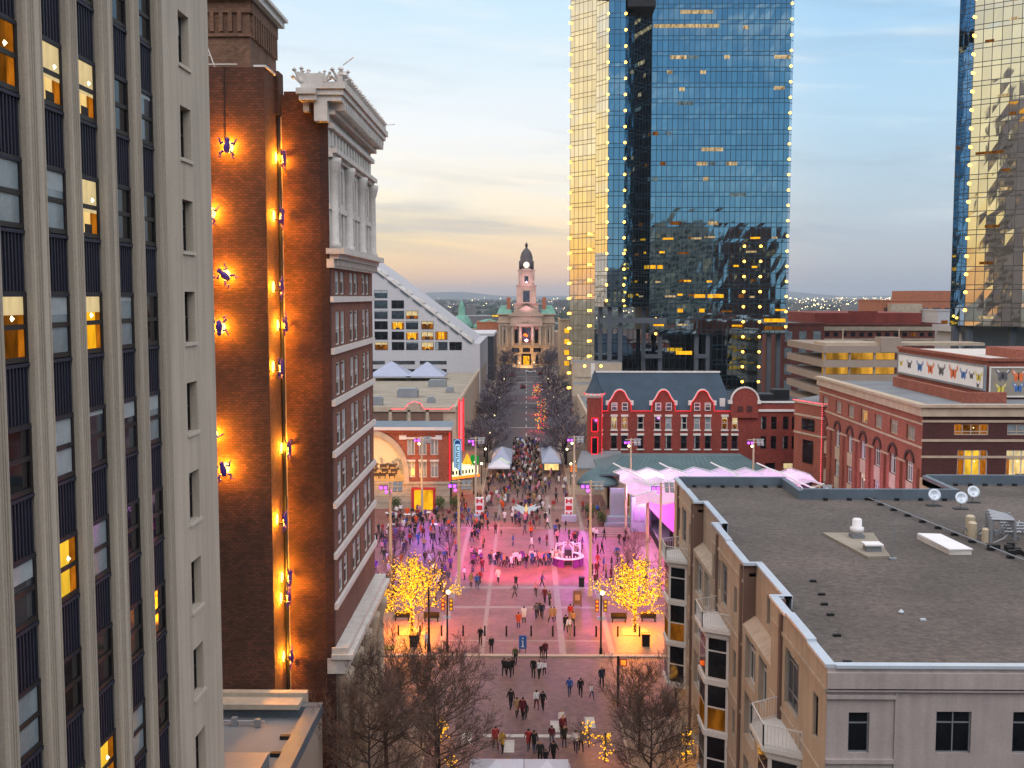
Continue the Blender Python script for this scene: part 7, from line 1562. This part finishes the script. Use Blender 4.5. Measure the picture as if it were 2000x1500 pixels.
# keep the 300 that show largest as individuals; the remaining far ones become one crowd object
people.sort(key=lambda p: p[5]); far = people[298:]; people = people[:298]
if far:
    bm = bmesh.new(); mats = []; 
    for p in far:
        me = p[0].data.copy(); me.transform(p[0].matrix_basis)
        names = [sl.material for sl in p[0].material_slots]
        for mt in names:
            if mt not in mats: mats.append(mt)
        for pl in me.polygons: pl.material_index = mats.index(names[pl.material_index])
        bm.from_mesh(me); bpy.data.meshes.remove(me); bpy.data.objects.remove(p[0])
    me = bpy.data.meshes.new('far_crowd'); bm.to_mesh(me); bm.free(); [me.materials.append(mt) for mt in mats]; o = bpy.data.objects.new('far_crowd', me); S.collection.objects.link(o)
    tag(o, 'dense far crowd filling the street between the market tents', 'crowd', kind='stuff')
LM = [('the information sign', -.3, 97), ('the left lit tree', -11.2, 103), ('the right lit tree', 10.7, 103), ('the right signal pole', 6.9, 97), ('the left signal pole', -7.3, 97.4), ('the poster board', 5.4, 112), ('the purple booth', 5.15, 130), ('the near left mast', -7.4, 116.5), ('the brick building mast', -15, 117), ('the star sculpture', 0, 158), ('the right banner kiosk', 6.3, 157), ('the left banner kiosk', -6.9, 157), ('the mural building', -16, 162), ('the lilac water wall', 13, 154), ('the stage', 16, 138), ('the theatre marquee', -10, 176), ('the far right signal', 7.9, 177), ('the left market tent', -4.7, 196), ('the right market tent', 4.7, 198), ('the bottom edge tents', 0, 67), ('the kerb ornament', 4.6, 76.2), ('the crossing signal', 7.4, 84.3), ('the lit tree tips in the left crowd', -13, 128), ('the crossing', 0, 86), ('the pink paving', -2.5, 130), ('the left cafe tables', -19, 150)]
LM = [l for l in LM if 'tips' not in l[0] and 'cafe' not in l[0]]
grp = {}
for p in people:
    lm = min(LM, key=lambda l: (l[1]-p[4])**2+(l[2]-p[5])**2); d = (round(p[4]-lm[1], 2), round(p[5]-lm[2], 2))
    sd = ('left of' if d[0] < 0 else 'right of') if abs(d[0]) > abs(d[1])*.6 else ('in front of' if d[1] < 0 else 'behind')
    key = (p[1].split()[0] + ' ' + p[1].split()[1], p[2], p[3], sd, lm[0]); grp.setdefault(key, []).append((d[0]**2+d[1]**2, p))
OW = ['closest', 'second closest', 'third closest', 'fourth closest', 'fifth closest', 'sixth closest', 'seventh closest', 'eighth closest']
for key, L_ in grp.items():
    L_.sort(key=lambda t: t[0])
    for i, (_, p) in enumerate(L_):
        lab = 'person in %s, %s trousers, %s %s %s' % key
        if len(L_) > 1: lab = 'person in %s and %s trousers %s %s %s, %s' % (key + (OW[min(i, 7)],))
        if len(lab.replace('-', ' ').split()) > 16: lab = lab.replace(' trousers', '').replace(', ' + key[2], '')
        tag(p[0], lab, 'person', 'people walking and standing in the street and plaza')
# ------------------------------------------------------------ haze
m = MB(); m.box(-15000, -1200, -1, 15000, 20500, 175)
hz = m.build('haze', 'black'); hz.data.materials.clear(); mat = bpy.data.materials.new('haze'); mat.use_nodes = True; t = mat.node_tree; t.nodes.clear(); pv_ = t.nodes.new('ShaderNodeVolumePrincipled'); pv_.inputs['Color'].default_value = (.62, .72, .85, 1); pv_.inputs['Density'].default_value = .00006; pv_.inputs['Anisotropy'].default_value = .2
o_ = t.nodes.new('ShaderNodeOutputMaterial'); t.links.new(pv_.outputs[0], o_.inputs[1]); hz.data.materials.append(mat); tag(hz, 'thin blue evening haze over the whole city', 'haze', kind='stuff')
